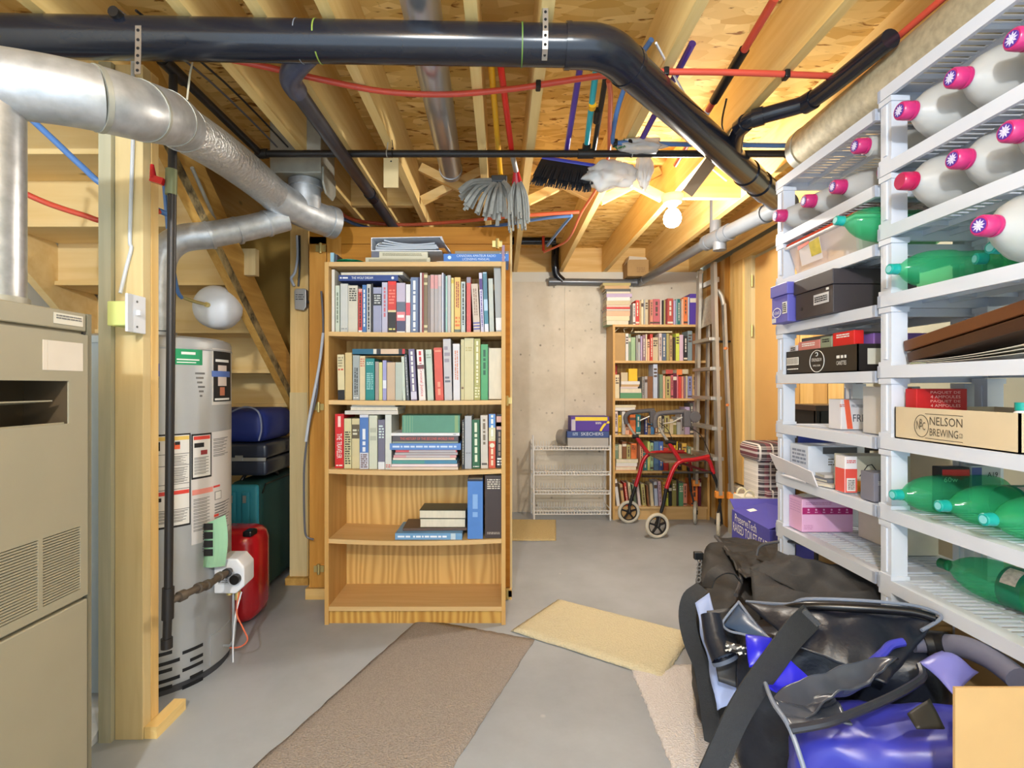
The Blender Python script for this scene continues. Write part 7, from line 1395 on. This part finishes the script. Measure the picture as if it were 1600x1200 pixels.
cp_ = P(1258, 972, 1.375); MB().obox(cp_, (.05, .006, .055), Euler((.1, .75, -.3)).to_matrix()).build('strap_patch', M('patch_black', C(72, 74, 78), .8, bump=.4, bscale=200), h2)
MB().tube([P(1110, 960, 1.52), P(1118, 1000, 1.48), P(1132, 1030, 1.44)], [.028, .032, .036], 18, cap=False).build('open_tube', nvb, h2, smooth=True); MB().tube([P(1131, 1028, 1.442), P(1134, 1034, 1.438)], .037, 18, cap=False).build('tube_rim', M('grey_piping', C(90, 100, 120), .4), h2, smooth=True)
m = MB(); rnd = random.Random(4); q = smooth_path([P(1134, 1008, 1.40), P(1146, 1012, 1.39), P(1156, 1014, 1.385), P(1166, 1018, 1.38)], 3); m.tube(q, .012, 8); m.build('rope', black, h2, smooth=True); m = MB()
for i in range(22): c = Vector(q[i % len(q)])+Vector((rnd.uniform(-.012, .012), -.012, rnd.uniform(-.011, .011))); m.beam(c, c+Vector((.007, 0, .003)), .003, .003)
m.build('rope_flecks', wink, h2)
cloth_panel('side_pocket', h2, M('dark_pocket', C(28, 30, 36), .5), [P(1104, 955, 1.60), P(1150, 950, 1.60), P(1150, 1075, 1.46), P(1122, 1065, 1.48)], .01, .012, 9, 14)
pc = MB(); cc = [P(1086, 942, 1.70), P(1108, 926, 1.70), P(1152, 1088, 1.50), P(1122, 1112, 1.52)]
pc.grid(lambda u, v: tuple(cc[0].lerp(cc[1], u).lerp(cc[3].lerp(cc[2], u), v)+Vector((.006*math.sin(v*14+u*3)*v*(1-v)*3, -.008*math.sin(v*17+u*5)*v*(1-v*.6)*2, 0))), 6, 30); pc = pc.build('cloth', palef, smooth=True); tag(pc, 'pale blue white cloth hanging down the left side of the bags', 'cloth'); pc.modifiers.new('s', 'SOLIDIFY').thickness = .004
h3 = thing('sports_bag', 'shiny blue and grey sports bag half open at the bottom right', 'bag', (.93, 1.18, 0))
bagmesh('bag_body', h3, vio, (.92, 1.16, .225), (.235, .105, .225), -27, 5, .010, 21, 6, .03, .03, .7, top=lambda x, y: .065*x)
cloth_panel('mesh_cover', h3, shinyv, [P(1200, 1082, 1.19), P(1365, 1020, 1.24), P(1405, 1030, 1.22), P(1240, 1125, 1.08)], .03, .022, 9, 30)
cloth_panel('mesh_cover', h3, shinyv, [P(1200, 1082, 1.19), P(1300, 1078, 1.17), P(1330, 1120, 1.04), P(1235, 1135, 1.05)], .02, .02, 3, 20)
MB().tube(smooth_path([P(1196, 1068, 1.20), P(1208, 1098, 1.12), P(1235, 1140, 1.04), P(1262, 1220, .99)], 5), .005, 8).build('piping', M('grey_piping', C(120, 130, 150), .4), h3, smooth=True)
MB().tube(smooth_path([P(1236, 1140, 1.035), P(1290, 1130, 1.03), P(1340, 1112, 1.06), P(1395, 1088, 1.10), P(1430, 1068, 1.14), P(1442, 1056, 1.17), P(1438, 1040, 1.20)], 6), .0085, 8).build('zip', M('zip_dark', C(40, 42, 52), .4), h3, smooth=True)
MB().tube(smooth_path([P(1322, 1066, 1.25), P(1350, 1045, 1.26), P(1378, 1022, 1.27), P(1392, 1008, 1.28), P(1412, 1003, 1.28)], 6), .010, 8).build('blue_handle', vio, h3, smooth=True)
brb = M('bright_blue_vinyl', C(40, 40, 216), .35)
cloth_panel('blue_fold', h3, brb, [P(1165, 994, 1.38), P(1205, 1000, 1.36), P(1205, 1040, 1.30), P(1170, 1045, 1.31)], .015, .012, 6, 14); cloth_panel('blue_fold', h3, brb, [P(1186, 1068, 1.27), P(1232, 1030, 1.30), P(1290, 1080, 1.20), P(1215, 1082, 1.215)], .02, .012, 2, 16)
cloth_panel('dark_patch', h3, M('olive_black', C(36, 34, 30), .5), [P(1418, 1118, 1.03), P(1452, 1094, 1.05), P(1475, 1140, 1.0), P(1432, 1140, 1.0)], .004, .002, 2, 6)
cloth_panel('end_panel', h3, M('light_blue_vinyl', C(118, 120, 200), .35, var=.1), [P(1436, 1034, 1.20), P(1470, 1020, 1.24), P(1530, 1050, 1.2), P(1492, 1085, 1.12)], .03, .01, 3, 16)
sp_ = thing('strap_bundle', 'grey padded shoulder strap with black end lying along the lowest shelf front', 'strap', (1.1, 1.2, .5))
MB().tube(smooth_path([P(1480, 1008, 1.29), P(1510, 1012, 1.25), P(1550, 1030, 1.20), P(1590, 1060, 1.14)], 5), [.026]*16, 14).build('padded_strap', M('strap_grey', C(94, 96, 116), .7, var=.1), sp_, smooth=True)
MB().tube(smooth_path([P(1442, 1006, 1.32), P(1462, 1006, 1.31), P(1482, 1008, 1.288)], 4), .031, 16).build('strap_end', black, sp_, smooth=True)
MB().tube([P(1425, 1005, 1.325), P(1444, 1006, 1.32)], .022, 14).build('strap_ring', M('strap_grey', C(94, 96, 116), .7, var=.1), sp_, smooth=True)
fbx = thing('cardboard_box', 'plain tan cardboard box corner at the bottom right frame edge', 'box', (1.0, .93, 0)); MB().box(.80, 1.12, .905, 1.02, 0, .42).build('carton', kraft, fbx, bevel=.003)
MB().box(.80, 1.12, .902, .907, .42, .668).build('standing_flap', kraft, fbx)

# ================================================================== label check
_l = {}
for o in SC.objects:
    if o.parent is None and o.get('label'):
        k = o['label']; n = len(k.split())
        if k in _l: print('DUP LABEL', k)
        _l[k] = 1
        if not 4 <= n <= 16: print('LEN', n, k)
